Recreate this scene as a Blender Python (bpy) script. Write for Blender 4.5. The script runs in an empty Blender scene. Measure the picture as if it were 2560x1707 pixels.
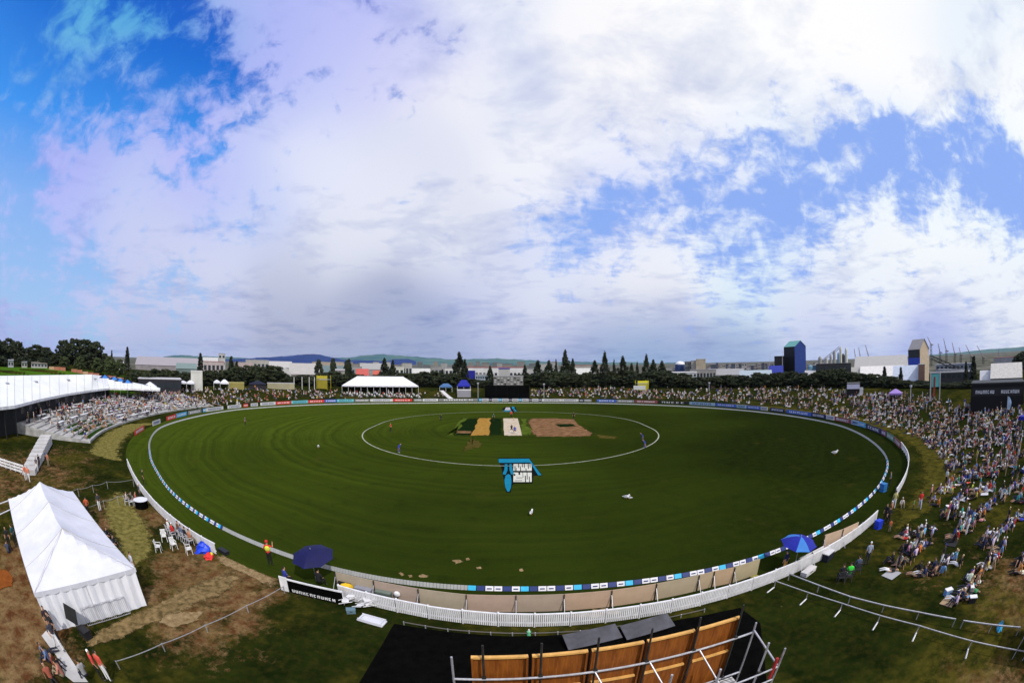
import bpy, bmesh, math, random
import numpy as np
from mathutils import Vector, Matrix
R = math.radians
rnd = random.Random(7)
SC = bpy.context.scene
COL = SC.collection

# ------------------------------------------------------------------ camera
CAM_H = 13.4
F_MM, SENS = 15.0, 36.0
PXMM = 2560 / SENS
PITCH = 2 * math.asin((910 - 853.5) / PXMM / 2 / F_MM)
cd = bpy.data.cameras.new('camera')
cam = bpy.data.objects.new('camera', cd); COL.objects.link(cam)
cam.location = (0, 0, CAM_H); cam.rotation_euler = (R(90) + PITCH, 0, 0)
cd.type = 'PANO'; cd.sensor_width = SENS; cd.sensor_fit = 'HORIZONTAL'
cd.clip_start = 0.1; cd.clip_end = 60000
for holder in (cd, getattr(cd, 'cycles', None)):
    try:
        holder.panorama_type = 'FISHEYE_EQUISOLID'
        holder.fisheye_lens = F_MM
        holder.fisheye_fov = R(200)
    except Exception:
        pass
SC.camera = cam

def ray(px, py):
    x = (px - 1280) / PXMM; y = (853.5 - py) / PXMM
    r = math.hypot(x, y) or 1e-9
    th = 2 * math.asin(min(1, r / 2 / F_MM)); s = math.sin(th)
    a, b, c = s * x / r, s * y / r, math.cos(th)
    cp, sp = math.cos(PITCH), math.sin(PITCH)
    return Vector((a, c * cp - b * sp, c * sp + b * cp))
def at(px, py, z=0.0):
    """point of height z seen at a photograph pixel"""
    d = ray(px, py); t = (z - CAM_H) / d.z
    return Vector((d.x * t, d.y * t, z))
def az_at(px, D, py=910):
    d = ray(px, py); h = math.hypot(d.x, d.y)
    return Vector((d.x / h * D, d.y / h * D, 0))
def z_at(px, py, D):
    d = ray(px, py); return CAM_H + d.z / math.hypot(d.x, d.y) * D

# ------------------------------------------------------------------ view, world, sun
SC.view_settings.view_transform = 'Standard'; SC.view_settings.look = 'None'
SC.view_settings.exposure = 0.0; SC.view_settings.gamma = 1.0
SC.render.engine = 'CYCLES'
SC.cycles.max_bounces = 5; SC.cycles.diffuse_bounces = 1; SC.cycles.glossy_bounces = 2
SC.cycles.transmission_bounces = 2; SC.cycles.volume_bounces = 0
try: SC.cycles.use_denoising = True
except Exception: pass
SUN_DIR = Vector((0.42, -0.62, 0.0)).normalized()      # towards the sun, horizontally
SUN_EL = R(47)
def lin(c):
    return tuple((v / 255 / 12.92 if v / 255 <= .04045 else ((v / 255 + .055) / 1.055) ** 2.4) for v in c)

W = bpy.data.worlds.new('World'); SC.world = W; W.use_nodes = True
W.cycles.sampling_method = 'MANUAL'; W.cycles.sample_map_resolution = 256
nt = W.node_tree; nt.nodes.clear(); NW = nt.nodes; LW = nt.links
def wn(t, **k):
    n = NW.new(t)
    for a, v in k.items(): setattr(n, a, v)
    return n
def wm(op, *ins, clamp=False):
    n = wn('ShaderNodeMath', operation=op, use_clamp=clamp)
    for i, v in enumerate(ins):
        if isinstance(v, (int, float)): n.inputs[i].default_value = v
        else: LW.new(v, n.inputs[i])
    return n.outputs[0]
def wv(op, *ins):
    n = wn('ShaderNodeVectorMath', operation=op)
    for i, v in enumerate(ins):
        if v is None: continue
        if isinstance(v, (tuple, Vector)): n.inputs[i].default_value = tuple(v)
        elif isinstance(v, (int, float)): n.inputs['Scale'].default_value = v
        elif op == 'SCALE' and i == 1: LW.new(v, n.inputs['Scale'])
        else: LW.new(v, n.inputs[i])
    return n.outputs['Value'] if op in ('DISTANCE', 'LENGTH', 'DOT_PRODUCT') else n.outputs[0]
sky = wn('ShaderNodeTexSky', sky_type='NISHITA')
sky.sun_disc = False; sky.sun_elevation = SUN_EL
sky.sun_rotation = math.atan2(SUN_DIR.x, SUN_DIR.y)
sky.altitude = 0; sky.air_density = 1.0; sky.dust_density = 0.6; sky.ozone_density = 2.0
geo = wn('ShaderNodeTexCoord')
DIR = wv('NORMALIZE', geo.outputs['Generated'])
sep = wn('ShaderNodeSeparateXYZ'); LW.new(DIR, sep.inputs[0])
zz = wm('MAXIMUM', sep.outputs[2], 0.0)
den = wm('ADD', zz, 0.13)
comb = wn('ShaderNodeCombineXYZ')
LW.new(wm('DIVIDE', sep.outputs[0], den), comb.inputs[0]); LW.new(wm('DIVIDE', sep.outputs[1], den), comb.inputs[1])
comb.inputs[2].default_value = 3.1
def wnoise(vec, scale, detail, rough=.55, dist=0.0, off=(0, 0, 0), stretch=(1, 1, 1)):
    v = wv('MULTIPLY', wv('ADD', vec, off), stretch)
    n = wn('ShaderNodeTexNoise'); n.inputs['Scale'].default_value = scale
    n.inputs['Detail'].default_value = detail; n.inputs['Roughness'].default_value = rough
    n.inputs['Distortion'].default_value = dist
    LW.new(v, n.inputs['Vector']); return n
wp = wnoise(DIR, 3.0, 2, .6, off=(5, 2, 1))
warp = wv('SCALE', wv('SUBTRACT', wp.outputs['Color'], (.5, .5, .5)), .13)
DW = wv('ADD', DIR, warp)
# control points of the cloud deck: photo position, cover 0..1, colour of the cloud there
CP = [(40, 30, -.2, (80, 150, 215)), (200, 100, .60, (95, 175, 222)), (330, 40, .22, (80, 165, 220)), (470, 120, .0, (90, 165, 225)), (80, 220, .42, (110, 165, 235)), (240, 230, .25, (120, 170, 235)),
 (370, 250, .72, (160, 178, 242)), (150, 410, .62, (178, 180, 248)), (20, 380, -.05, (150, 180, 245)), (270, 340, .5, (172, 180, 246)), (550, 110, .0, (120, 165, 230)), (540, 230, .45, (165, 175, 245)),
 (620, 30, 1.0, (178, 186, 245)), (700, 120, 1.0, (176, 184, 246)), (680, 210, .42, (176, 184, 246)), (470, 370, .50, (185, 185, 248)), (180, 530, 1.0, (178, 190, 248)), (330, 470, .85, (190, 202, 246)),
 (530, 480, .62, (188, 198, 248)), (640, 560, .78, (196, 208, 248)), (20, 560, .15, (180, 190, 250)), (90, 680, -.15, (185, 200, 245)), (250, 700, .25, (190, 200, 245)), (60, 800, .66, (182, 192, 240)),
 (300, 800, .70, (198, 204, 236)), (450, 745, .35, (208, 214, 242)), (350, 620, .92, (202, 208, 242)), (560, 640, 1.1, (214, 218, 240)), (640, 330, .92, (196, 206, 248)), (800, 240, .85, (196, 204, 248)), (800, 400, 1.0, (226, 230, 250)),
 (880, 60, .95, (186, 192, 246)), (1060, 100, .72, (192, 198, 244)), (1200, 40, 1.1, (232, 236, 250)), (960, 210, .9, (206, 208, 248)), (1120, 220, 1.1, (242, 242, 250)), (720, 690, 1.1, (198, 204, 226)), (860, 600, 1.1, (224, 228, 244)),
 (720, 800, 1.0, (168, 174, 204)), (1000, 420, 1.1, (230, 233, 248)), (1030, 360, 1.0, (212, 218, 240)), (1290, 330, 1.1, (238, 240, 250)), (1280, 240, 1.1, (220, 226, 246)), (1150, 560, 1.1, (222, 226, 242)), (1380, 460, 1.05, (240, 242, 252)), (1280, 690, 1.0, (200, 208, 236)),
 (1260, 790, 1.0, (186, 194, 228)), (1500, 150, 1.2, (248, 248, 253)), (1800, 80, 1.2, (251, 252, 255)), (2100, 120, 1.2, (252, 252, 255)), (2400, 100, 1.05, (228, 238, 251)), (1700, 260, 1.2, (250, 250, 254)), (2000, 220, 1.2, (250, 251, 255)),
 (2300, 230, 1.2, (252, 252, 255)), (2520, 240, 1.0, (250, 252, 255)), (1560, 400, .95, (236, 240, 252)), (1600, 330, 1.1, (248, 248, 253)), (1760, 400, .62, (228, 234, 252)), (1960, 370, .70, (235, 243, 254)), (2080, 300, .60, (236, 242, 254)),
 (1600, 450, .55, (222, 226, 250)), (1780, 455, .36, (226, 232, 252)), (1560, 520, -.05, (200, 210, 250)), (1400, 590, .30, (204, 214, 248)), (2050, 440, -.1, (215, 230, 252)), (2250, 360, -.05, (222, 236, 253)), (2440, 385, .1, (236, 246, 255)),
 (2300, 470, -.15, (220, 240, 255)), (2500, 480, -.15, (220, 240, 255)), (1800, 520, -.1, (205, 220, 250)), (2000, 560, -.02, (210, 226, 252)), (1640, 570, .12, (208, 222, 250)), (1420, 660, .45, (226, 232, 250)), (1700, 620, 1.15, (250, 251, 254)), (1600, 690, 1.3, (254, 253, 254)),
 (1850, 640, .55, (226, 240, 252)), (1900, 700, .60, (214, 236, 251)), (2100, 600, .85, (246, 250, 255)), (2300, 545, 1.1, (253, 253, 255)), (2450, 610, 1.1, (250, 253, 255)), (2200, 680, .82, (236, 242, 252)), (2450, 700, 1.0, (234, 242, 253)), (2000, 760, .92, (228, 233, 249)), (2480, 770, .95, (236, 240, 252)),
 (2350, 850, 1.0, (170, 180, 236)), (500, 825, .95, (184, 190, 226)), (940, 800, 1.05, (168, 176, 206)), (1450, 830, 1.0, (168, 178, 218)), (1850, 880, 1.0, (150, 172, 214)), (1350, 725, 1.15, (236, 238, 250)), (1650, 800, 1.0, (176, 184, 224)), (2050, 840, 1.0, (184, 194, 238)), (1600, 890, 1.0, (124, 164, 205)), (60, 870, .9, (160, 172, 235)), (1060, 880, 1.0, (160, 172, 210)), (400, 880, .9, (165, 180, 226)), (2250, 20, 1.2, (250, 251, 255))]
def madd(a, k, acc):
    n = wn('ShaderNodeMath', operation='MULTIPLY_ADD'); LW.new(a, n.inputs[0]); n.inputs[1].default_value = k
    if isinstance(acc, float): n.inputs[2].default_value = acc
    else: LW.new(acc, n.inputs[2])
    return n.outputs[0]
acc = [1e-6, 1e-6, 1e-6, 1e-6, 1e-6]
for (px, py, cov, c) in CP:
    d = wv('DISTANCE', DW, ray(px, py)); w = wm('POWER', math.exp(-20), wm('MULTIPLY', wm('MULTIPLY', d, 5.0), d)); L3 = lin(c)
    for i, k in enumerate((*L3, cov, 1.0)): acc[i] = madd(w, k, acc[i])
inv = wm('DIVIDE', 1.0, acc[4]); cc3 = wn('ShaderNodeCombineXYZ')
for i in range(3): LW.new(wm('MULTIPLY', acc[i], inv), cc3.inputs[i])
CCOL = cc3.outputs[0]; COV = wm('MULTIPLY', acc[3], inv)
n1 = wnoise(comb.outputs[0], 2.6, 7, .64, .35)
n2 = wnoise(comb.outputs[0], 8.0, 4, .62, .3, off=(3, 9, 0), stretch=(1, 1.6, 1))
n4 = wnoise(DIR, 15.0, 4, .62, .4, off=(2, 5, 9))
fb = wm('ADD', wm('MULTIPLY', wm('SUBTRACT', n4.outputs[0], .5), 1.8), wm('ADD', wm('MULTIPLY', wm('SUBTRACT', n1.outputs[0], .5), 1.45), wm('MULTIPLY', wm('SUBTRACT', n2.outputs[0], .5), .6)))
m = wn('ShaderNodeMapRange', interpolation_type='SMOOTHSTEP')
m.inputs['From Min'].default_value = .14; m.inputs['From Max'].default_value = .80
LW.new(wm('ADD', COV, fb), m.inputs['Value']); MASK = m.outputs[0]
n3 = wnoise(comb.outputs[0], .9, 4, .6, .4, off=(1, 4, 2))
shade = wm('ADD', wm('MULTIPLY', n3.outputs[0], .62), wm('ADD', wm('MULTIPLY', n1.outputs[0], .95), .23))
shade = wm('MINIMUM', wm('ADD', shade, wm('MULTIPLY', wm('SUBTRACT', n2.outputs[0], .5), .18)), 1.03)
sh3 = wn('ShaderNodeCombineXYZ')      # thin parts of the cloud go bluer as well as darker
for i, e_ in enumerate((1.35, 1.15, .55)): LW.new(wm('POWER', shade, e_), sh3.inputs[i])
CLOUD = wv('MULTIPLY', CCOL, sh3.outputs[0])
# clear air: the sky texture, tinted by height (deep overhead at the left, pale over the town)
g1 = wn('ShaderNodeMapRange'); g1.inputs['From Min'].default_value = .08; g1.inputs['From Max'].default_value = .80; LW.new(sep.outputs[2], g1.inputs['Value'])
ramp = wn('ShaderNodeValToRGB'); LW.new(g1.outputs[0], ramp.inputs[0])
el = ramp.color_ramp.elements
el[0].position = 0; el[0].color = (*lin((160, 200, 246)), 1); el[1].position = 1; el[1].color = (*lin((8, 62, 190)), 1)
for p, c in ((.28, (140, 185, 250)), (.5, (58, 152, 248)), (.72, (14, 110, 218))):
    e = el.new(p); e.color = (*lin(c), 1)
g2 = wn('ShaderNodeMapRange'); g2.inputs['From Min'].default_value = -.25; g2.inputs['From Max'].default_value = .25; LW.new(sep.outputs[0], g2.inputs['Value'])
mixr = wn('ShaderNodeMix', data_type='RGBA'); LW.new(g2.outputs[0], mixr.inputs[0]); LW.new(ramp.outputs[0], mixr.inputs[6]); mixr.inputs[7].default_value = (*lin((146, 180, 252)), 1)
mixs = wn('ShaderNodeMix', data_type='RGBA'); mixs.inputs[0].default_value = .90
LW.new(wv('SCALE', sky.outputs[0], .10), mixs.inputs[6]); LW.new(mixr.outputs[2], mixs.inputs[7])
mixc = wn('ShaderNodeMix', data_type='RGBA'); LW.new(MASK, mixc.inputs[0]); LW.new(mixs.outputs[2], mixc.inputs[6]); LW.new(CLOUD, mixc.inputs[7])
bg = wn('ShaderNodeBackground'); bg.inputs[1].default_value = .10
LW.new(wv('SCALE', mixc.outputs[2], 10.0), bg.inputs[0])
wo = wn('ShaderNodeOutputWorld'); LW.new(bg.outputs[0], wo.inputs[0])

sl = bpy.data.lights.new('sun', 'SUN'); sl.energy = 3.0; sl.angle = R(0.6); sl.color = (1, .95, .86)
so = bpy.data.objects.new('sun', sl); COL.objects.link(so)
so.rotation_euler = Vector((-SUN_DIR.x * math.cos(SUN_EL), -SUN_DIR.y * math.cos(SUN_EL), -math.sin(SUN_EL))).to_track_quat('-Z', 'Y').to_euler()

# ------------------------------------------------------------------ materials
MATS = {}
def mat(name, col, rough=.75, var=.0, scale=1.0, metal=0.0, col2=None, bump=0.0, objcol=False, coord='Object', spec=.3):
    if name in MATS: return MATS[name]
    m = bpy.data.materials.new(name); m.use_nodes = True
    t = m.node_tree; b = t.nodes['Principled BSDF']
    b.inputs['Roughness'].default_value = rough; b.inputs['Metallic'].default_value = metal
    b.inputs['Specular IOR Level'].default_value = spec
    b.inputs['Base Color'].default_value = (*col, 1)
    base = None
    if objcol:
        oi = t.nodes.new('ShaderNodeObjectInfo'); base = oi.outputs['Color']
    if var or col2 or bump:
        tc = t.nodes.new('ShaderNodeTexCoord'); n = t.nodes.new('ShaderNodeTexNoise')
        n.inputs['Scale'].default_value = scale; n.inputs['Detail'].default_value = 5; n.inputs['Roughness'].default_value = .62
        if coord == 'World':
            g = t.nodes.new('ShaderNodeNewGeometry'); t.links.new(g.outputs['Position'], n.inputs['Vector'])
        else: t.links.new(tc.outputs[coord], n.inputs['Vector'])
        mr = t.nodes.new('ShaderNodeMapRange'); mr.inputs['From Min'].default_value = .32; mr.inputs['From Max'].default_value = .68
        t.links.new(n.outputs[0], mr.inputs['Value'])
        mx = t.nodes.new('ShaderNodeMix'); mx.data_type = 'RGBA'; t.links.new(mr.outputs[0], mx.inputs[0])
        if base is None:
            a = tuple(max(0, v * (1 - var)) for v in col); c2 = col2 or tuple(min(1, v * (1 + var)) for v in col)
            if col2: a = col
            mx.inputs[6].default_value = (*a, 1); mx.inputs[7].default_value = (*c2, 1)
            t.links.new(mx.outputs[2], b.inputs['Base Color'])
        else:
            mm = t.nodes.new('ShaderNodeMix'); mm.data_type = 'RGBA'; mm.blend_type = 'MULTIPLY'; mm.inputs[0].default_value = 1
            mx.inputs[6].default_value = (1 - var,) * 3 + (1,); mx.inputs[7].default_value = (1, 1, 1, 1)
            t.links.new(base, mm.inputs[6]); t.links.new(mx.outputs[2], mm.inputs[7]); t.links.new(mm.outputs[2], b.inputs['Base Color'])
        if bump:
            bp = t.nodes.new('ShaderNodeBump'); bp.inputs['Strength'].default_value = bump; bp.inputs['Distance'].default_value = .05
            t.links.new(n.outputs[0], bp.inputs['Height']); t.links.new(bp.outputs[0], b.inputs['Normal'])
    elif base is not None: t.links.new(base, b.inputs['Base Color'])
    MATS[name] = m; return m

M_white = mat('white_paint', (.66, .66, .71), .5, .22, 1.2)
M_canvas = mat('white_canvas', (.60, .61, .70), .75, .08, .7, bump=.3)
M_canvas2 = mat('white_canvas_wall', (.74, .75, .83), .7, .10, 1.2, bump=.3)
M_roof = mat('white_roof_sheet', (.72, .73, .74), .45, .08, .25)
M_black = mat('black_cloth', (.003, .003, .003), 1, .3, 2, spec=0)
M_black2 = mat('black_plastic', (.012, .012, .014), .6, .2, 2)
M_steel = mat('galvanised_steel', (.48, .48, .54), .35, .25, 6, metal=.6)
M_darksteel = mat('dark_steel', (.03, .03, .03), .5, .3, 4, metal=.3)
M_conc = mat('pale_concrete', (.45, .44, .45), .85, .18, .6, bump=.2)
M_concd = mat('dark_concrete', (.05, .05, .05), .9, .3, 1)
M_cyan = mat('cyan_paint', (.02, .27, .50), .6, .15, .8)
M_wood = mat('varnished_plywood', (.11, .028, .004), .5, .0, 1.8, col2=(.27, .085, .012), bump=.2)
M_woodl = mat('timber_batten', (.62, .34, .10), .6, .25, 4)
M_beige = mat('board_back', (.40, .30, .25), .8, .14, 1.3, objcol=True)
M_any = mat('coloured_paint', (.5, .5, .5), .55, .25, .9, objcol=True)
M_cloth = mat('clothing', (.5, .5, .5), .9, .15, 12, objcol=True)
M_wall = mat('painted_wall', (.5, .5, .5), .8, .32, .22, objcol=True)
M_skin = mat('skin', (.42, .23, .15), .6)
M_skin2 = mat('brown_skin', (.16, .08, .05), .6)
M_hair = mat('dark_hair', (.02, .013, .01), .8)
M_hatw = mat('white_hat', (.78, .78, .80), .8)
M_jeans = mat('dark_trousers', (.02, .022, .04), .9)
M_khaki = mat('khaki_shorts', (.24, .19, .13), .9)
M_wtro = mat('white_trousers', (.7, .7, .74), .9)
M_shoe = mat('shoes', (.05, .05, .05), .8)
M_shoew = mat('white_shoes', (.75, .75, .75), .8)
M_bark = mat('bark', (.06, .045, .035), .9, .3, 3)
M_leafd = mat('dark_conifer_foliage', (.010, .016, .007), .8, .0, .35, col2=(.026, .036, .014), coord='World')
M_leafb = mat('broadleaf_foliage', (.012, .019, .007), .8, .0, .3, col2=(.034, .044, .016), coord='World')
M_leafo = mat('olive_foliage', (.03, .045, .015), .8, .0, .5, col2=(.07, .09, .03), coord='World')
M_glass = mat('window_glass', (.02, .03, .04), .15, spec=.6)
M_canblue = mat('navy_umbrella', (.003, .004, .060), .7, .2, 2)
M_cancyan = mat('light_blue_umbrella', (.03, .16, .50), .7, .1, 2)
M_canroyal = mat('royal_blue_umbrella', (.006, .012, .26), .7, .1, 2)

def grain(m, sc=(7, 7, .7)):
    t = m.node_tree; n = [x for x in t.nodes if x.type == 'TEX_NOISE'][0]; l = n.inputs['Vector'].links[0]; mp = t.nodes.new('ShaderNodeMapping'); mp.inputs['Scale'].default_value = sc
    src = l.from_socket; t.links.remove(l); t.links.new(src, mp.inputs['Vector']); t.links.new(mp.outputs[0], n.inputs['Vector']); n.inputs['Roughness'].default_value = .75
grain(M_wood); grain(M_canvas2, (2, 2, .6))
def obj_(name, me, parent=None, loc=None, rz=None):
    o = bpy.data.objects.new(name, me); COL.objects.link(o)
    if parent is not None: o.parent = parent
    if loc is not None: o.location = loc
    if rz is not None: o.rotation_euler = (0, 0, rz)
    return o
def tag(o, label=None, cat=None, group=None, kind=None):
    if label: o['label'] = label
    if cat: o['category'] = cat
    if group: o['group'] = group
    if kind: o['kind'] = kind
    return o
def thing(name, label, cat, loc=(0, 0, 0), rz=0.0, group=None):
    o = bpy.data.objects.new(name, None); COL.objects.link(o); o.empty_display_size = .3
    o.location = loc; o.rotation_euler = (0, 0, rz); return tag(o, label, cat, group)
def copytree(o, parent=None, loc=None, rz=None, label=None):
    c = o.copy(); COL.objects.link(c)
    if parent is not None: c.parent = parent
    if loc is not None: c.location = loc
    if rz is not None: c.rotation_euler = (0, 0, rz)
    if label: c['label'] = label
    for ch in list(o.children): copytree(ch, c)
    return c
class MB:
    def __init__(s): s.v = []; s.f = []; s.m = []; s.mats = []
    def mi(s, m):
        if m not in s.mats: s.mats.append(m)
        return s.mats.index(m)
    def add(s, vs, fs, m):
        k = len(s.v); s.v += [tuple(v) for v in vs]; i = s.mi(m)
        for f in fs: s.f.append(tuple(k + a for a in f)); s.m.append(i)
    def box(s, c, size, m, rz=0.0, rx=0.0, ry=0.0):
        x, y, z = (a / 2 for a in size)
        M = Matrix.Translation(Vector(c)) @ Matrix.Rotation(rz, 4, 'Z') @ Matrix.Rotation(rx, 4, 'X') @ Matrix.Rotation(ry, 4, 'Y')
        vs = [M @ Vector(p) for p in ((-x, -y, -z), (x, -y, -z), (x, y, -z), (-x, y, -z), (-x, -y, z), (x, -y, z), (x, y, z), (-x, y, z))]
        s.add(vs, ((0, 3, 2, 1), (4, 5, 6, 7), (0, 1, 5, 4), (1, 2, 6, 5), (2, 3, 7, 6), (3, 0, 4, 7)), m); return s
    def bar(s, a, b, r, m, n=6, r2=None):
        a, b = Vector(a), Vector(b); d = (b - a)
        if d.length < 1e-6: return s
        q = d.to_track_quat('Z', 'Y'); r2 = r if r2 is None else r2
        vs = [a + q @ Vector((r * math.cos(2 * math.pi * i / n), r * math.sin(2 * math.pi * i / n), 0)) for i in range(n)]
        vs += [b + q @ Vector((r2 * math.cos(2 * math.pi * i / n), r2 * math.sin(2 * math.pi * i / n), 0)) for i in range(n)]
        fs = [(i, (i + 1) % n, n + (i + 1) % n, n + i) for i in range(n)] + [tuple(range(n))[::-1], tuple(range(n, 2 * n))]
        s.add(vs, fs, m); return s
    def prism(s, poly, z0, z1, m, mt=None):
        n = len(poly); vs = [(p[0], p[1], z0) for p in poly] + [(p[0], p[1], z1) for p in poly]
        s.add(vs, [(i, (i + 1) % n, n + (i + 1) % n, n + i) for i in range(n)] + [tuple(range(n))[::-1]], m)
        s.add(vs[n:], [tuple(range(n))], mt or m); return s
    def build(s, name, parent=None, loc=None, rz=None, smooth=False):
        me = bpy.data.meshes.new(name); me.from_pydata(s.v, [], s.f)
        for m in s.mats: me.materials.append(m)
        me.polygons.foreach_set('material_index', s.m)
        if smooth: me.polygons.foreach_set('use_smooth', [True] * len(s.f))
        me.update(); return obj_(name, me, parent, loc, rz)

# ------------------------------------------------------------------ ground shape
C0 = Vector((-3, 85, 0))
FENCE = [(317,1120),(340,1085),(400,1058),(480,1035),(640,1015),(800,1006),(1040,1003.5),(1280,1003),(1500,1005),(1700,1010),(2000,1037),(2150,1065),(2225,1096),(2270,1150),(2262,1200),(2240,1240),(2190,1300),(2050,1403),(1900,1466),(1700,1526),(1500,1556),(1280,1567),(1100,1552),(960,1520),(850,1492),(715,1450),(540,1388),(460,1335),(370,1250),(330,1185)]
ROPE = [(375,1126),(400,1070),(480,1045),(600,1024),(800,1012),(1040,1008.5),(1280,1007.5),(1500,1009),(1700,1016),(1950,1037),(2100,1065),(2180,1105),(2220,1150),(2190,1225),(2050,1330),(1900,1395),(1700,1440),(1500,1465),(1280,1472),(1080,1465),(840,1425),(660,1367),(540,1312),(450,1250),(395,1180)]
def polar(pts):
    a = []
    for p in pts:
        q = at(*p) - C0; a.append((math.atan2(q.y, q.x), math.hypot(q.x, q.y)))
    a.sort(); th = np.array([t for t, _ in a]); r = np.array([v for _, v in a])
    th = np.concatenate([th - 2 * np.pi, th, th + 2 * np.pi]); r = np.tile(r, 3)
    tt = np.linspace(-np.pi, np.pi, 721)[:-1]
    y = np.interp(tt, th, r)
    k = np.exp(-np.linspace(-2, 2, 25) ** 2); k /= k.sum()
    y = np.convolve(np.tile(y, 3), k, 'same')[720:1440]
    return tt, y
TT, RF = polar(FENCE); _, RR = polar(ROPE)
def rfence(th): return np.interp(th, TT, RF, period=2 * np.pi)
def rrope(th): return np.interp(th, TT, RR, period=2 * np.pi)
# angle (deg), flat strip, bank width, bank height, height of the land beyond
HILL_X = lambda deg: np.interp(deg, [-180, -150, -138, -130, 135, 150, 160, 180], [12, 12, 12, 0, 0, 10, 12, 12])
PROF = np.array([(-180, 6, 28, 2.5, 8), (-150, 6, 30, 2.0, 6), (-142, 7, 30, .8, 3), (-132, 6, 30, .35, .5), (-115, 4, 25, .3, .3), (-95, 2, 18, .4, .4),
 (-80, 3, 18, .5, .6), (-68, 5, 26, 1.6, 1.5), (-55, 7, 32, 4.0, 2.0), (-40, 7, 34, 5.0, 0), (-20, 7, 34, 4.6, -1), (10, 3, 30, 4.0, -1),
 (45, 1.5, 22, 3.7, -1), (90, 1, 18, 3.6, -1), (125, 1, 20, 3.8, -1), (145, 2, 24, 4.0, 2), (160, 4, 26, 4.0, 5), (180, 6, 28, 2.5, 8)], float)
def sm(t):
    t = np.clip(t, 0, 1); return t * t * (3 - 2 * t)
def hz(x, y):
    x = np.asarray(x, float); y = np.asarray(y, float)
    dx, dy = x - C0.x, y - C0.y; th = np.arctan2(dy, dx); r = np.hypot(dx, dy); d = r - rfence(th)
    deg = np.degrees(th); w, b, h, zo = (np.interp(deg, PROF[:, 0], PROF[:, i]) for i in (1, 2, 3, 4))
    z = sm((d - w) / b * .85 + .0) / sm(np.array(.85)) * h
    z = np.minimum(z, h)
    z = z + sm((d - w - b - 8 - HILL_X(deg)) / 32) * (zo - h)
    z = np.where(d > 0, z, 0) 
    far = sm((d - 230) / 200); z = z * (1 - far) + far * (-1.0)
    return z
def hzf(x, y): return float(hz(x, y))
def hit(px, py, lift=0.0):
    d = ray(px, py); t = 5.0
    while t < 900:
        p = Vector((d.x * t, d.y * t, CAM_H + d.z * t))
        if p.z < hzf(p.x, p.y) + lift:
            lo, hi = t - max(.3, t * .01), t
            for _ in range(12):
                mid = (lo + hi) / 2
                if CAM_H + d.z * mid < hzf(d.x * mid, d.y * mid) + lift: hi = mid
                else: lo = mid
            return Vector((d.x * hi, d.y * hi, hzf(d.x * hi, d.y * hi)))
        t += max(.3, t * .01)
    return None
def pol(th, r): return Vector((C0.x + r * math.cos(th), C0.y + r * math.sin(th), 0))
def ground_at(px, D):
    p = az_at(px, D); p.z = hzf(p.x, p.y); return p

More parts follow.
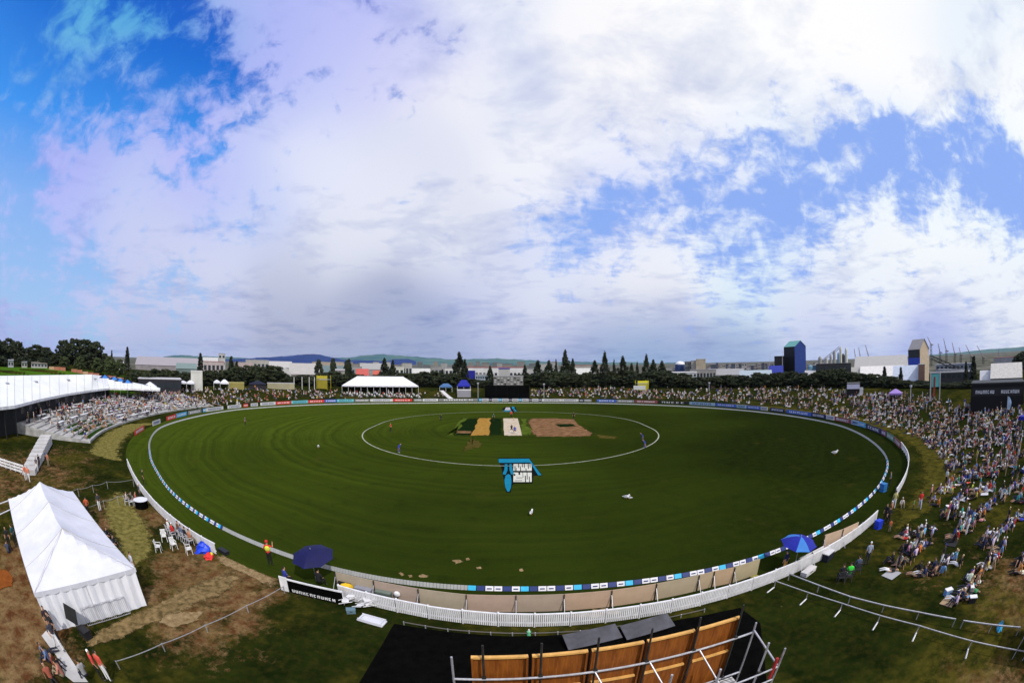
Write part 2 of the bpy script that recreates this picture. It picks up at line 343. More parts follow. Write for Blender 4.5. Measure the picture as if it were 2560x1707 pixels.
# grass and earth material, in world coordinates
def ground_mat():
    m = bpy.data.materials.new('rough_grass_and_earth'); m.use_nodes = True; t = m.node_tree; N = t.nodes; L = t.links
    b = N['Principled BSDF']; b.inputs['Roughness'].default_value = 1; b.inputs['Specular IOR Level'].default_value = 0
    g = N.new('ShaderNodeNewGeometry'); P = g.outputs['Position']
    def noise(s, d=6, r=.6, off=0.0):
        n = N.new('ShaderNodeTexNoise'); n.inputs['Scale'].default_value = s; n.inputs['Detail'].default_value = d; n.inputs['Roughness'].default_value = r
        a = N.new('ShaderNodeVectorMath'); a.operation = 'ADD'; a.inputs[1].default_value = (off, off * 2, 0); L.new(P, a.inputs[0]); L.new(a.outputs[0], n.inputs['Vector']); return n.outputs[0]
    def rng(v, a, c, o0=0., o1=1.):
        r = N.new('ShaderNodeMapRange'); r.inputs[1].default_value = a; r.inputs[2].default_value = c; r.inputs[3].default_value = o0; r.inputs[4].default_value = o1; L.new(v, r.inputs[0]); return r.outputs[0]
    def mix(f, a, c):
        x = N.new('ShaderNodeMix'); x.data_type = 'RGBA'; L.new(f, x.inputs[0])
        for k, v in ((6, a), (7, c)):
            if isinstance(v, tuple): x.inputs[k].default_value = (*v, 1)
            else: L.new(v, x.inputs[k])
        return x.outputs[2]
    def math_(op, a, c=0.0):
        x = N.new('ShaderNodeMath'); x.operation = op
        for k, v in ((0, a), (1, c)):
            if isinstance(v, (int, float)): x.inputs[k].default_value = v
            else: L.new(v, x.inputs[k])
        return x.outputs[0]
    def blob(cx, cy, r, soft):
        x = N.new('ShaderNodeVectorMath'); x.operation = 'DISTANCE'; L.new(P, x.inputs[0]); x.inputs[1].default_value = (cx, cy, 0)
        return rng(x.outputs['Value'], r + soft, r, 0, 1)
    grass = mix(rng(noise(.35, 8, .7), .35, .65), (.0045, .009, .002), (.016, .024, .004))
    grass = mix(rng(noise(2.2, 4, .6, 3), .45, .75, 0, .7), grass, (.034, .030, .006))
    dry = mix(rng(noise(1.5, 4, .6, 8), .4, .6), (.085, .070, .011), (.026, .027, .005))
    earth = mix(rng(noise(1.1, 5, .65, 5), .35, .65), (.085, .032, .013), (.20, .13, .062))
    # worn earth lies where the noise and these worn places meet
    worn = None
    for (cx, cy, r, s, k) in ((-28, 1, 6, 7, .36), (-17.5, 17, 3, 5, .24), (-15.5, 13.5, 2, 4, .22), (-21, 19, 2, 4, .22), (-32, 22, 3, 6, .20), (-58, 26, 6, 8, .14), (27, 3, 3, 6, .22), (17.5, 1.5, 1.5, 4, .20), (25, 12, 1, 3, .16), (30, 14, 4, 6, .08), (-9, 15, 3, 4, .04), (-52, 14, 9, 12, .18)):
        v = math_('MULTIPLY', blob(cx, cy, r, s), k); worn = v if worn is None else math_('MAXIMUM', worn, v)
    wn_ = math_('ADD', math_('ADD', math_('MULTIPLY', noise(.5, 9, .75, 11), .62), math_('MULTIPLY', noise(2.6, 6, .8, 31), .38)), worn)
    c = mix(rng(wn_, .62, .74), grass, earth)
    c = mix(rng(noise(2.8, 7, .8, 41), .50, .66, 0, .65), c, (.012, .013, .004))
    # dry yellow turf on the banks
    dr = math_('ADD', noise(.12, 6, .65, 21), 0.0)
    c = mix(rng(dr, .48, .62, 0, .6), c, dry)
    # far land: built-up plain of mixed pale and dark patches
    d = N.new('ShaderNodeVectorMath'); d.operation = 'LENGTH'; L.new(P, d.inputs[0])
    town = mix(rng(noise(.02, 8, .7, 2), .4, .6), (.03, .04, .02), (.16, .15, .14))
    c = mix(rng(d.outputs['Value'], 330, 420), c, town)
    L.new(c, b.inputs['Base Color'])
    bp = N.new('ShaderNodeBump'); bp.inputs['Strength'].default_value = .5; bp.inputs['Distance'].default_value = .08
    L.new(noise(3, 6, .7), bp.inputs['Height']); L.new(bp.outputs[0], b.inputs['Normal'])
    return m
def field_mat():
    m = bpy.data.materials.new('mown_outfield_grass'); m.use_nodes = True; t = m.node_tree; N = t.nodes; L = t.links
    b = N['Principled BSDF']; b.inputs['Roughness'].default_value = 1; b.inputs['Specular IOR Level'].default_value = 0
    g = N.new('ShaderNodeNewGeometry'); P = g.outputs['Position']
    def vm(op, a, c=None):
        x = N.new('ShaderNodeVectorMath'); x.operation = op; L.new(a, x.inputs[0])
        if isinstance(c, tuple): x.inputs[1].default_value = c
        elif c is not None: L.new(c, x.inputs[1])
        return x
    def noise(v, s, d=6, r=.6):
        n = N.new('ShaderNodeTexNoise'); n.inputs['Scale'].default_value = s; n.inputs['Detail'].default_value = d; n.inputs['Roughness'].default_value = r; L.new(v, n.inputs['Vector']); return n.outputs[0]
    def rng(v, a, c, o0=0., o1=1.):
        r = N.new('ShaderNodeMapRange'); r.inputs[1].default_value = a; r.inputs[2].default_value = c; r.inputs[3].default_value = o0; r.inputs[4].default_value = o1; L.new(v, r.inputs[0]); return r.outputs[0]
    def mix(f, a, c):
        x = N.new('ShaderNodeMix'); x.data_type = 'RGBA'; L.new(f, x.inputs[0])
        for k, v in ((6, a), (7, c)):
            if isinstance(v, tuple): x.inputs[k].default_value = (*v, 1)
            else: L.new(v, x.inputs[k])
        return x.outputs[2]
    def math_(op, a, c=0.0):
        x = N.new('ShaderNodeMath'); x.operation = op
        for k, v in ((0, a), (1, c)):
            if isinstance(v, (int, float)): x.inputs[k].default_value = v
            else: L.new(v, x.inputs[k])
        return x.outputs[0]
    # rings left by the mower: distance from the square, slightly wandering
    el_ = vm('MULTIPLY', vm('SUBTRACT', P, (0, 88, 0)).outputs[0], (1, 1.05, 0)).outputs[0]
    dist = vm('LENGTH', el_).outputs['Value']
    dist = math_('ADD', dist, math_('MULTIPLY', noise(P, .03, 3), 8.0))
    ring = noise(None or _ring(N, L, dist), 1.0, 5, .75)
    big = noise(P, .028, 4, .55)
    sp_ = N.new('ShaderNodeSeparateXYZ'); L.new(P, sp_.inputs[0])
    # light falloff put into the colour: brighter far left, darker near right
    light_grad = math_('ADD', math_('MULTIPLY', sp_.outputs[0], -.0075), math_('MULTIPLY', sp_.outputs[1], .0030))
    big = math_('ADD', math_('ADD', big, light_grad), -.08)
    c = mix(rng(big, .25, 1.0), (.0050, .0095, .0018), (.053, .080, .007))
    c = mix(rng(ring, .40, .66, 0, .70), c, (.009, .017, .003))
    c = mix(rng(noise(P, .9, 6, .7), .4, .7, 0, .40), c, (.028, .034, .005))
    c = mix(rng(noise(P, .16, 7, .7), .60, .74, 0, .35), c, (.075, .055, .015))
    c = mix(rng(noise(P, 5.0, 4, .8), .50, .75, 0, .22), c, (.060, .070, .012))
    c = mix(rng(noise(P, .35, 5, .7), .55, .72, 0, .5), c, (.008, .014, .003))
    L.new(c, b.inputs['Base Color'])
    bp = N.new('ShaderNodeBump'); bp.inputs['Strength'].default_value = .3; bp.inputs['Distance'].default_value = .03
    L.new(noise(P, 4, 5, .7), bp.inputs['Height']); L.new(bp.outputs[0], b.inputs['Normal'])
    return m
def _ring(N, L, d):
    c = N.new('ShaderNodeCombineXYZ'); m_ = N.new('ShaderNodeMath'); m_.operation = 'MULTIPLY'; m_.inputs[1].default_value = .55
    L.new(d, m_.inputs[0]); L.new(m_.outputs[0], c.inputs[0]); return c.outputs[0]
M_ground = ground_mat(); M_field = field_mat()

NA = 360
ths = [2 * math.pi * i / NA - math.pi for i in range(NA)]
rf = [float(rfence(t)) for t in ths]
mb = MB()
rings_in = [0.0, .3, .6, .85, 1.0]
vs = [tuple(C0)]
for k in rings_in[1:]:
    for i, t in enumerate(ths):
        p = pol(t, rf[i] * k); vs.append((p.x, p.y, 0))
fs = [(0, 1 + i, 1 + (i + 1) % NA) for i in range(NA)]
for k in range(len(rings_in) - 2):
    a, b_ = 1 + k * NA, 1 + (k + 1) * NA
    fs += [(a + i, b_ + i, b_ + (i + 1) % NA, a + (i + 1) % NA) for i in range(NA)]
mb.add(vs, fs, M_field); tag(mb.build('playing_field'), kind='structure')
ds = [0] + [i * 1.0 for i in range(1, 46)] + [48 + 4 * i for i in range(14)] + [110, 130, 150, 170, 190, 210, 230, 260, 300, 350, 400, 430, 500, 650, 900, 1400, 2500, 5000, 8000, 12000]
vs = []; 
for d in ds:
    for i, t in enumerate(ths):
        p = pol(t, rf[i] + d); vs.append((p.x, p.y, 0))
arr = np.array(vs); arr[:, 2] = hz(arr[:, 0], arr[:, 1]); arr[:NA, 2] = 0
fs = []
for k in range(len(ds) - 1):
    a, b_ = k * NA, (k + 1) * NA
    fs += [(a + i, b_ + i, b_ + (i + 1) % NA, a + (i + 1) % NA) for i in range(NA)]
mb = MB(); mb.add(arr.tolist(), fs, M_ground); g_ = mb.build('ground', smooth=True); tag(g_, kind='structure')


# ------------------------------------------------------------------ paths and markings on the ground
def soften(m, amt=1.7, scale=1.5):
    # ragged, worn edge: the sheet frays out where its rim attribute falls to zero
    if m.get('soft'): return m
    m['soft'] = 1; t = m.node_tree; N = t.nodes; L = t.links; b = N['Principled BSDF']; out = [n for n in N if n.type == 'OUTPUT_MATERIAL'][0]
    at_ = N.new('ShaderNodeAttribute'); at_.attribute_name = 'rim'; g = N.new('ShaderNodeNewGeometry'); n = N.new('ShaderNodeTexNoise'); n.inputs['Scale'].default_value = scale; n.inputs['Detail'].default_value = 6; n.inputs['Roughness'].default_value = .7
    L.new(g.outputs['Position'], n.inputs['Vector']); a = N.new('ShaderNodeMath'); a.operation = 'MULTIPLY_ADD'; L.new(n.outputs[0], a.inputs[0]); a.inputs[1].default_value = amt; L.new(at_.outputs['Fac'], a.inputs[2])
    r = N.new('ShaderNodeMapRange'); r.inputs[1].default_value = amt * .5 + .22; r.inputs[2].default_value = amt * .5 + .50; L.new(a.outputs[0], r.inputs[0])
    tr = N.new('ShaderNodeBsdfTransparent'); mx = N.new('ShaderNodeMixShader'); L.new(r.outputs[0], mx.inputs[0]); L.new(tr.outputs[0], mx.inputs[1]); L.new(b.outputs[0], mx.inputs[2]); L.new(mx.outputs[0], out.inputs['Surface']); return m
def set_rim(o, vals):
    a = o.data.attributes.new('rim', 'FLOAT', 'POINT'); a.data.foreach_set('value', list(map(float, vals))); return o
def ribbon(name, inner, outer, m, z=.02, kind='structure', soft=True):
    mb = MB(); n = len(inner); vs = []; rows = 5; rim = []
    for k in range(rows):
        u = k / (rows - 1)
        for i, (p, q) in enumerate(zip(inner, outer)):
            x, y = p[0] + (q[0] - p[0]) * u, p[1] + (q[1] - p[1]) * u; vs.append((x, y, hzf(x, y) + z)); e = i / (n - 1) if n > 1 else .5
            rim.append(min(1, 2.6 * min(u, 1 - u) * (1 if soft else 9) + (0 if soft else 1), 14 * min(e, 1 - e) + (0 if soft else 1)))
    fs = [(k * n + i, k * n + i + 1, (k + 1) * n + i + 1, (k + 1) * n + i) for k in range(rows - 1) for i in range(n - 1)]
    mb.add(vs, fs, soften(m) if soft else m); return tag(set_rim(mb.build(name), rim), kind=kind)
M_track = mat('worn_yellow_turf', (.07, .062, .014), 1, 0, 1.8, col2=(.20, .17, .055), coord='World', bump=.4, spec=0)
M_sand = mat('sandy_dirt', (.12, .075, .035), 1, 0, 2.6, col2=(.30, .22, .12), coord='World', bump=.3, spec=0)
def jig(t, a): return a * (math.sin(t * 31) + math.sin(t * 57 + 1) * .7 + math.sin(t * 113 + 2) * .5)
def ringstrip(name, a0, a1, o0, o1, m, z=.02, jag=.0, n=90):
    i_, o_ = [], []
    for k in range(n + 1):
        t = R(a0 + (a1 - a0) * k / n); u = k / n
        e = min(1, u * 8, (1 - u) * 8)
        i_.append(pol(t, rfence(t) + o0 + (jig(t * 3, jag) if jag else 0)))
        o_.append(pol(t, rfence(t) + o0 + (o1 - o0) * e + (jig(t * 3 + 5, jag) if jag else 0)))
    return ribbon(name, i_, o_, m, z)
ringstrip('worn_turf_path', -162, -132, .5, 7.4, M_track, .03, .25)
ribbon('worn_turf_path', [hit(318, 1215), hit(345, 1262), hit(380, 1310), hit(392, 1345), hit(385, 1380), hit(370, 1420)], [hit(258, 1225), hit(250, 1270), hit(262, 1318), hit(285, 1362), hit(300, 1395), hit(318, 1420)], M_track, .035)
ribbon('dirt_track', [hit(640, 1440), hit(560, 1490), hit(470, 1530), hit(380, 1568), hit(290, 1605), hit(190, 1640)], [hit(600, 1405), hit(520, 1440), hit(430, 1478), hit(372, 1512), hit(290, 1550), hit(165, 1605)], mat('trodden_sandy_earth', (.06, .045, .018), 1, 0, 2.4, col2=(.24, .165, .08), coord='World', bump=.4, spec=0), .04)
M_ydry = mat('dry_yellow_turf', (.018, .022, .005), 1, 0, .8, col2=(.085, .070, .012), coord='World', bump=.3, spec=0)
ringstrip('dry_turf_strip', -66, 38, 1.6, 8.5, M_ydry, .03, .3)
ringstrip('dry_turf_strip', 40, 140, 1.0, 4.0, M_ydry, .03, .3)
# sandy strip where the fence line is open
i_ = [at(542, 1376), at(580, 1396), at(620, 1414), at(660, 1432), at(716, 1454)]; o_ = [at(520, 1402), at(560, 1416), at(600, 1432), at(644, 1454), at(700, 1478)]
ribbon('sandy_path', i_, o_, M_sand, .02)
def patch(name, pts, m, z=.02, jag=.06, sub=6, kind='structure', onground=False, keep=.62):
    P_ = [at(*p) if not isinstance(p, Vector) else p for p in pts]; out = []
    for a, b in zip(P_, P_[1:] + P_[:1]):
        for k in range(sub):
            q = a.lerp(b, k / sub); L_ = (b - a).length
            out.append((q.x + rnd.uniform(-1, 1) * L_ * jag, q.y + rnd.uniform(-1, 1) * L_ * jag, (hzf(q.x, q.y) if onground else 0) + z))
    mb = MB(); c = Vector((sum(p[0] for p in out) / len(out), sum(p[1] for p in out) / len(out), sum(p[2] for p in out) / len(out)))
    n = len(out); inn = [tuple(c.lerp(Vector(p), keep)) for p in out]; out = [tuple(c.lerp(Vector(p), 1.06)) for p in out]
    mb.add([tuple(c)] + inn + out, [(0, 1 + i, 1 + (i + 1) % n) for i in range(n)] + [(1 + i, 1 + n + i, 1 + n + (i + 1) % n, 1 + (i + 1) % n) for i in range(n)], soften(m))
    return tag(set_rim(mb.build(name), [1] * (n + 1) + [0] * n), kind=kind)
patch('bare_earth', [(395,1560),(415,1540),(470,1528),(510,1530),(505,1550),(470,1562),(440,1575),(420,1572)], M_sand, .05, .05, 5, onground=True)
patch('bare_earth', [(0,1430),(22,1432),(38,1450),(34,1475),(0,1485)], mat('red_earth', (.20, .06, .015), 1, .2, 2, spec=0), .05, .05, 5, onground=True)
patch('bare_earth', [(1400,1545),(1450,1530),(1490,1520),(1540,1520),(1560,1530),(1500,1542)], M_sand, .012, .08, 6)
for ps in ([(1125,1400),(1148,1398),(1160,1404),(1140,1409)], [(1163,1395),(1172,1393),(1176,1399),(1166,1401)], [(1190,1417),(1202,1415),(1206,1421),(1194,1422)],
           [(994,1432),(1002,1429),(1012,1436),(1006,1440)], [(1020,1437),(1030,1436),(1032,1442),(1024,1444)], [(1046,1437),(1058,1433),(1074,1438),(1062,1444),(1050,1443)],
           [(1299,1421),(1308,1420),(1308,1428),(1300,1428)]):
    patch('bare_earth', ps, M_sand, .006, .12, 4)
# the square: strips of different age
M_pitch = mat('rolled_clay_pitch', (.36, .29, .21), 1, 0, .9, col2=(.52, .45, .37), coord='World', spec=0)
M_tan = mat('used_tan_pitch', (.22, .11, .02), 1, 0, 1.2, col2=(.36, .21, .055), coord='World', spec=0)
M_brown = mat('bare_brown_square', (.085, .042, .018), 1, 0, .7, col2=(.24, .135, .075), coord='World', spec=0)
M_dkg = mat('dark_green_strip', (.006, .015, .004), 1, .2, .8, coord='World', spec=0)
M_ltg = mat('light_green_strip', (.06, .09, .012), 1, .3, .8, coord='World', spec=0)
zc = lambda x, y: (800 + x * .3656, 820 + y * .3656)
patch('pitch_square', [zc(960,615), zc(1255,612), zc(1260,738), zc(905,738)], M_dkg, .006, .01)
patch('pitch_square', [zc(985,612), zc(1005,612), zc(915,738), zc(880,738)], M_ltg, .010, .03)
patch('pitch_square', [zc(1365,612), zc(1425,615), zc(1440,738), zc(1385,738)], M_ltg, .006, .03)
patch('pitch_square', [zc(940,700), zc(1040,704), zc(1035,722), zc(930,716)], M_brown, .014, .05)
patch('worn_pitch', [zc(1088,616), zc(1166,616), zc(1152,732), zc(1040,734)], M_tan, .018, .012, keep=.90)
patch('worn_pitch', [zc(1425,640), zc(1445,618), zc(1600,616), zc(1740,624), zc(1760,650), zc(1800,685), zc(1860,715), zc(1845,738), zc(1660,742), zc(1480,740), zc(1440,705)], M_brown, .014, .03, keep=.88)
patch('worn_pitch', [zc(1590,655), zc(1740,655), zc(1750,672), zc(1640,678)], M_dkg, .018, .05)
patch('worn_pitch', [zc(1040,745), zc(1110,790), zc(1100,820), zc(1050,820), zc(960,860), zc(1000,800)], mat('scuffed_turf', (.06, .05, .012), 1, .3, 1, spec=0), .008, .05)
patch('worn_pitch', [zc(1880,725), zc(2040,742), zc(2020,758), zc(1900,752)], MATS['scuffed_turf'], .008, .05)
patch('pitch', [zc(1253,618), zc(1352,618), zc(1380,733), zc(1260,733)], M_pitch, .024, .002, keep=.94)
mb = MB()
p0, p1 = at(*zc(1262,728)), at(*zc(1375,728)); yb = p0.y; xc = (at(*zc(1302,618)).x + at(*zc(1320,733)).x) / 2
for yy in (p0.y + 1.2, p0.y + 2.4, p0.y + 18.9, p0.y + 20.1):
    mb.add([(p0.x, yy, .030), (p1.x, yy, .030), (p1.x, yy + .12, .030), (p0.x, yy + .12, .030)], [(0, 1, 2, 3)], M_white)
tag(mb.build('crease_marking'), kind='structure')
# fielding circle, two half circles joined by straight sides
mb = MB(); cx = -.3; y0, y1 = 83.8, 90.6; rr = 28.9; pts = []
for k in range(61):
    a = math.pi * k / 60; pts.append((cx + rr * math.cos(a), y1 + rr * math.sin(a)))
for k in range(61):
    a = math.pi + math.pi * k / 60; pts.append((cx + rr * math.cos(a), y0 + rr * math.sin(a)))
n = len(pts); cc = Vector((cx, (y0 + y1) / 2)); ins = []; 
for p in pts:
    d = (Vector(p) - cc).normalized() * .11; ins.append(((p[0] - d.x, p[1] - d.y), (p[0] + d.x, p[1] + d.y)))
M_mark = mat('field_marking_paint', (.30, .31, .26), 1, .35, 2, spec=0)
mb.add([(a[0], a[1], .012) for a, b in ins] + [(b[0], b[1], .012) for a, b in ins], [(i, (i + 1) % n, n + (i + 1) % n, n + i) for i in range(n)], M_mark)
tag(mb.build('circle_marking'), kind='structure')
# sponsor emblems painted flat on the turf
zl = lambda x, y: at(1180 + x * .11478, 1120 + y * .11478)
def flat(mb, pts, z, m):
    vs = [(p.x, p.y, z) for p in pts]; mb.add(vs, [tuple(range(len(vs)))[::-1]], m)
M_lb = mat('blue_field_paint', (.010, .16, .28), 1, .12, 1, spec=0); M_lk = mat('black_field_paint', (.006, .008, .008), 1, .2, 1, spec=0); M_lw = mat('white_field_paint', (.50, .50, .46), 1, .1, 1, spec=0)
root = thing('ground_logo', 'blue and white sponsor emblem painted on the grass before the circle', 'painted logo', at(1290, 1190))
mb = MB()
flat(mb, [zl(560,215), zl(1250,215), zl(1530,600), zl(1340,600), zl(1320,765), zl(940,765), zl(880,800), zl(840,970), zl(740,960), zl(680,620), zl(640,430)], .006, M_lk)
o = mb.build('backing_paint', root); o.location = -root.location
mb = MB()
flat(mb, [zl(575,232), zl(1245,228), zl(1265,312), zl(590,318)], .012, M_lb)
flat(mb, [zl(1245,228), zl(1515,590), zl(1440,590), zl(1265,312)], .012, M_lb)
flat(mb, [zl(715,345), zl(770,345), zl(775,480), zl(735,575), zl(680,575), zl(672,540), zl(705,470)], .012, M_lb)
flat(mb, [zl(815,345), zl(865,345), zl(880,450), zl(905,540), zl(890,580), zl(850,570), zl(815,470)], .012, M_lb)
flat(mb, [zl(790,560), zl(840,590), zl(860,700), zl(850,850), zl(815,945), zl(770,945), zl(725,850), zl(705,700), zl(730,600)], .012, M_lb)
o = mb.build('blue_emblem', root); o.location = -root.location
mb = MB()
for r0, r1 in ((345, 492), (528, 735)): flat(mb, [zl(905, r0), zl(1300, r0), zl(1300, r1), zl(900, r1)], .012, M_lw)
for (x0, y0_, x1, y1_) in ((925,400,945,492),(960,430,972,500),(1005,345,1022,430),(1045,400,1062,492),(1090,345,1104,420),(1130,345,1146,430),(1165,440,1182,492),(1215,345,1232,450),(1255,345,1268,420),(1010,528,1045,580),(960,640,1100,652),(930,700,1090,712),(1100,528,1112,640),(1150,600,1170,735),(1190,528,1206,680),(1240,620,1256,735),(905,560,940,600)):
    flat(mb, [zl(x0, y0_), zl(x1, y0_), zl(x1 + 6, y1_), zl(x0 + 6, y1_)], .017, M_lk)
o = mb.build('lettering', root); o.location = -root.location
root = thing('ground_logo', 'small grey and cyan sponsor emblem painted beyond the far end of the pitch', 'painted logo', at(1285, 1023))
mb = MB(); A_ = lambda x, y: at(1140 + x * .17857, 860 + y * .17857)
flat(mb, [A_(640,905), A_(690,880), A_(830,880), A_(860,945), A_(680,945)], .006, M_lk); o = mb.build('backing_paint', root); o.location = -root.location
mb = MB(); flat(mb, [A_(700,885), A_(755,885), A_(765,925), A_(680,925)], .012, mat('grey_field_paint', (.36, .33, .36), 1, .1, 1, spec=0)); o = mb.build('lettering', root); o.location = -root.location
mb = MB(); flat(mb, [A_(780,875), A_(815,875), A_(820,905), A_(785,910)], .012, M_lb); flat(mb, [A_(820,905), A_(855,940), A_(820,942), A_(800,915)], .012, M_lb); flat(mb, [A_(650,928), A_(780,928), A_(780,944), A_(690,944)], .012, M_lb); o = mb.build('blue_emblem', root); o.location = -root.location

# ------------------------------------------------------------------ boundary rope: padded triangular cushions on a cord
def angle_of(p): return math.atan2(p.y - C0.y, p.x - C0.x)
M_navy = mat('navy_vinyl', (.012, .03, .16), .5, .1, 3); M_cy = mat('cyan_vinyl', (.03, .42, .72), .5, .1, 3); M_wv = mat('white_vinyl', (.66, .66, .74), .5, .08, 3); M_gv = mat('grey_vinyl', (.30, .31, .32), .6, .1, 3)
def rope_run(a0, a1, printed, label):
    root = thing('boundary_rope', label, 'boundary rope', pol(R((a0 + a1) / 2), float(rrope(R((a0 + a1) / 2)))))
    ncush = 98; parts = []
    for i in range(ncush):
        t0 = R(a0 + (a1 - a0) * (i + .02) / ncush); t1 = R(a0 + (a1 - a0) * (i + .98) / ncush)
        p, q = pol(t0, float(rrope(t0))), pol(t1, float(rrope(t1))); d = (q - p).normalized(); nrm = Vector((-d.y, d.x, 0))
        L_ = (q - p).length; k = max(1, round(L_ / .62)); mb = MB()
        for j in range(k):
            s0, s1 = p + d * L_ * j / k, p + d * L_ * (j + .94) / k
            if printed: m = (M_cy, M_navy, M_wv, M_wv, M_navy, M_wv)[(i * k + j) % 6]
            else: m = M_gv
            w = .17
            vs = [s0 - nrm * w, s0 + nrm * w, s0 + Vector((0, 0, .26)), s1 - nrm * w, s1 + nrm * w, s1 + Vector((0, 0, .26))]
            vs = [v - root.location + Vector((0, 0, .01)) for v in vs]
            mb.add(vs, [(0, 2, 1), (3, 4, 5), (0, 3, 5, 2), (1, 2, 5, 4), (0, 1, 4, 3)], m)
            if printed and m is M_wv:
                c_ = (s0 + s1) / 2 - nrm * .10 - root.location + Vector((0, 0, .135)); mb.box(c_, ((s1 - s0).length * .6, .06, .05), M_navy, rz=math.atan2(d.y, d.x))
        parts.append(mb.build('cushion', root))
    return root
DEG = lambda px, py: math.degrees(angle_of(at(px, py)))
aA, aB, aC = DEG(1170, 1472), DEG(2222, 1150), DEG(1700, 1016)
rope_run(aA, aB, True, 'blue and white printed boundary cushions along the near right side')
rope_run(aB, aC, False, 'grey boundary rope curving round the right side of the field')
aD, aE, aF = DEG(600, 1024), DEG(378, 1126), DEG(560, 1322)
rope_run(aC, aD, False, 'grey boundary rope across the far side of the field')
rope_run(aD, aE + 360, False, 'grey boundary rope curving round the left side of the field')
rope_run(aE, aF, True, 'blue and white printed boundary cushions on the left side')
rope_run(aF, aA, False, 'pale boundary rope segments in front of the near hoardings at left')

# ------------------------------------------------------------------ picket fence
def panel_mesh(L_):
    mb = MB(); h = .92
    mb.box((0, 0, h - .04), (L_, .10, .06), M_white); mb.box((0, 0, .30), (L_, .06, .07), M_white)
    n = max(4, round(L_ / .105))
    for i in range(n):
        x = -L_ / 2 + (i + .5) * L_ / n
        mb.box((x, -.035, .47), (.075, .02, .80), M_white)
    mb.box((-L_ / 2 + .04, .02, .48), (.09, .09, .96), M_white)
    return mb
def fence_run(px_a, px_b, label, step=1.85, name='picket_fence'):
    a0, a1 = (math.degrees(angle_of(at(*p))) for p in (px_a, px_b))
    if a1 < a0: a1 += 360
    pts = [pol(R(a), float(rfence(R(a)))) for a in np.linspace(a0, a1, 300)]
    acc = [0]
    for p, q in zip(pts, pts[1:]): acc.append(acc[-1] + (q - p).length)
    n = max(1, round(acc[-1] / step)); root = thing(name, label, 'picket fence', pts[150]); cache = None
    def P(s):
        s = min(max(s, 0), acc[-1]); i = min(np.searchsorted(acc, s, 'right') - 1, len(pts) - 2); u = (s - acc[i]) / (acc[i + 1] - acc[i]); return pts[i].lerp(pts[i + 1], u)
    for i in range(n):
        a, b = P(acc[-1] * i / n), P(acc[-1] * (i + 1) / n); c = (a + b) / 2; rz = math.atan2(b.y - a.y, b.x - a.x)
        if cache is None: o = panel_mesh(acc[-1] / n * .985).build('fence_panel', root); cache = o
        else: o = cache.copy(); COL.objects.link(o); o.parent = root
        o.location = c - root.location; o.rotation_euler = (rnd.uniform(-.025, .025), rnd.uniform(-.006, .006), rz + rnd.uniform(-.012, .012))
    return root
fence_run((850, 1492), (2190, 1300), 'long white picket fence curving in front of the camera stand')
fence_run((2238, 1243), (2268, 1118), 'short white picket fence curving away at the right of the field')
fence_run((322, 1165), (540, 1388), 'white picket fence on the left between worn path and field')

# ------------------------------------------------------------------ advertising boards round the far side
def letters(mb, L_, h, z0, m, y=-.045, n=None, seed=0):
    r = random.Random(seed); n = n or r.randint(5, 9); w = L_ * .78 / n; ch = h * .5
    for i in range(n):
        x = -L_ * .39 + (i + .5) * w; k = r.randint(0, 3); zc_ = z0 + h / 2
        mb.box((x - w * .28, y, zc_), (w * .22, .02, ch), m)
        if k != 1: mb.box((x + w * .20, y, zc_), (w * .22, .02, ch), m)
        if k in (0, 1): mb.box((x, y, zc_ + ch * .40), (w * .34, .02, ch * .2), m)
        if k in (1, 2): mb.box((x, y, zc_ - ch * .40), (w * .34, .02, ch * .2), m)
        if k == 3: mb.box((x, y, zc_), (w * .34, .02, ch * .2), m)
COLS = {'red': (.62, .03, .03), 'white': (.62, .62, .66), 'sky blue': (.05, .36, .72), 'royal blue': (.05, .13, .55), 'teal': (.15, .5, .58), 'grey': (.22, .23, .25), 'navy': (.012, .02, .10), 'black': (.012, .012, .016), 'pale blue': (.35, .50, .68), 'maroon': (.25, .06, .08), 'purple': (.16, .03, .14), 'green': (.10, .22, .16)}
SEQ = [((358,1092), (372,1076), 'red'), ((385,1066), (398,1058), 'white'), ((410,1052), (440,1045), 'red'), ((441,1045), (472,1039), 'sky blue'), ((474,1038), (508,1032), 'grey'), ((509,1031), (516,1030), 'sky blue'), ((517,1030), (560,1024), 'white'), ((566,1022), (605,1019), 'white'), ((607,1018), (620,1017), 'red'), ((624,1016), (645,1015), 'white'), ((648,1014), (690,1012), 'white'), ((691,1012), (727,1009.5), 'red'), ((728,1009.5), (770,1007.5), 'teal'), ((771,1007.5), (811,1006), 'red'), ((812,1006), (843,1005.5), 'royal blue'), ((844,1005.5), (886,1005), 'teal'), ((888,1005), (925,1004.5), 'grey'), ((927,1004.5), (983,1004), 'white'), ((984,1004), (1030,1003.5), 'red'), ((1034,1003.5), (1056,1003.5), 'grey'), ((1057,1003.5), (1096,1003.3), 'white'), ((1098,1003.3), (1195,1003.2), 'grey')]
x = 1197
for c in ['sky blue', 'white', 'navy', 'white', 'sky blue', 'white', 'navy', 'white', 'sky blue', 'white', 'navy', 'white', 'navy']:
    w_ = 17 if c == 'white' else 8; SEQ.append(((x, 1003), (x + w_ - .5, 1003), c)); x += w_
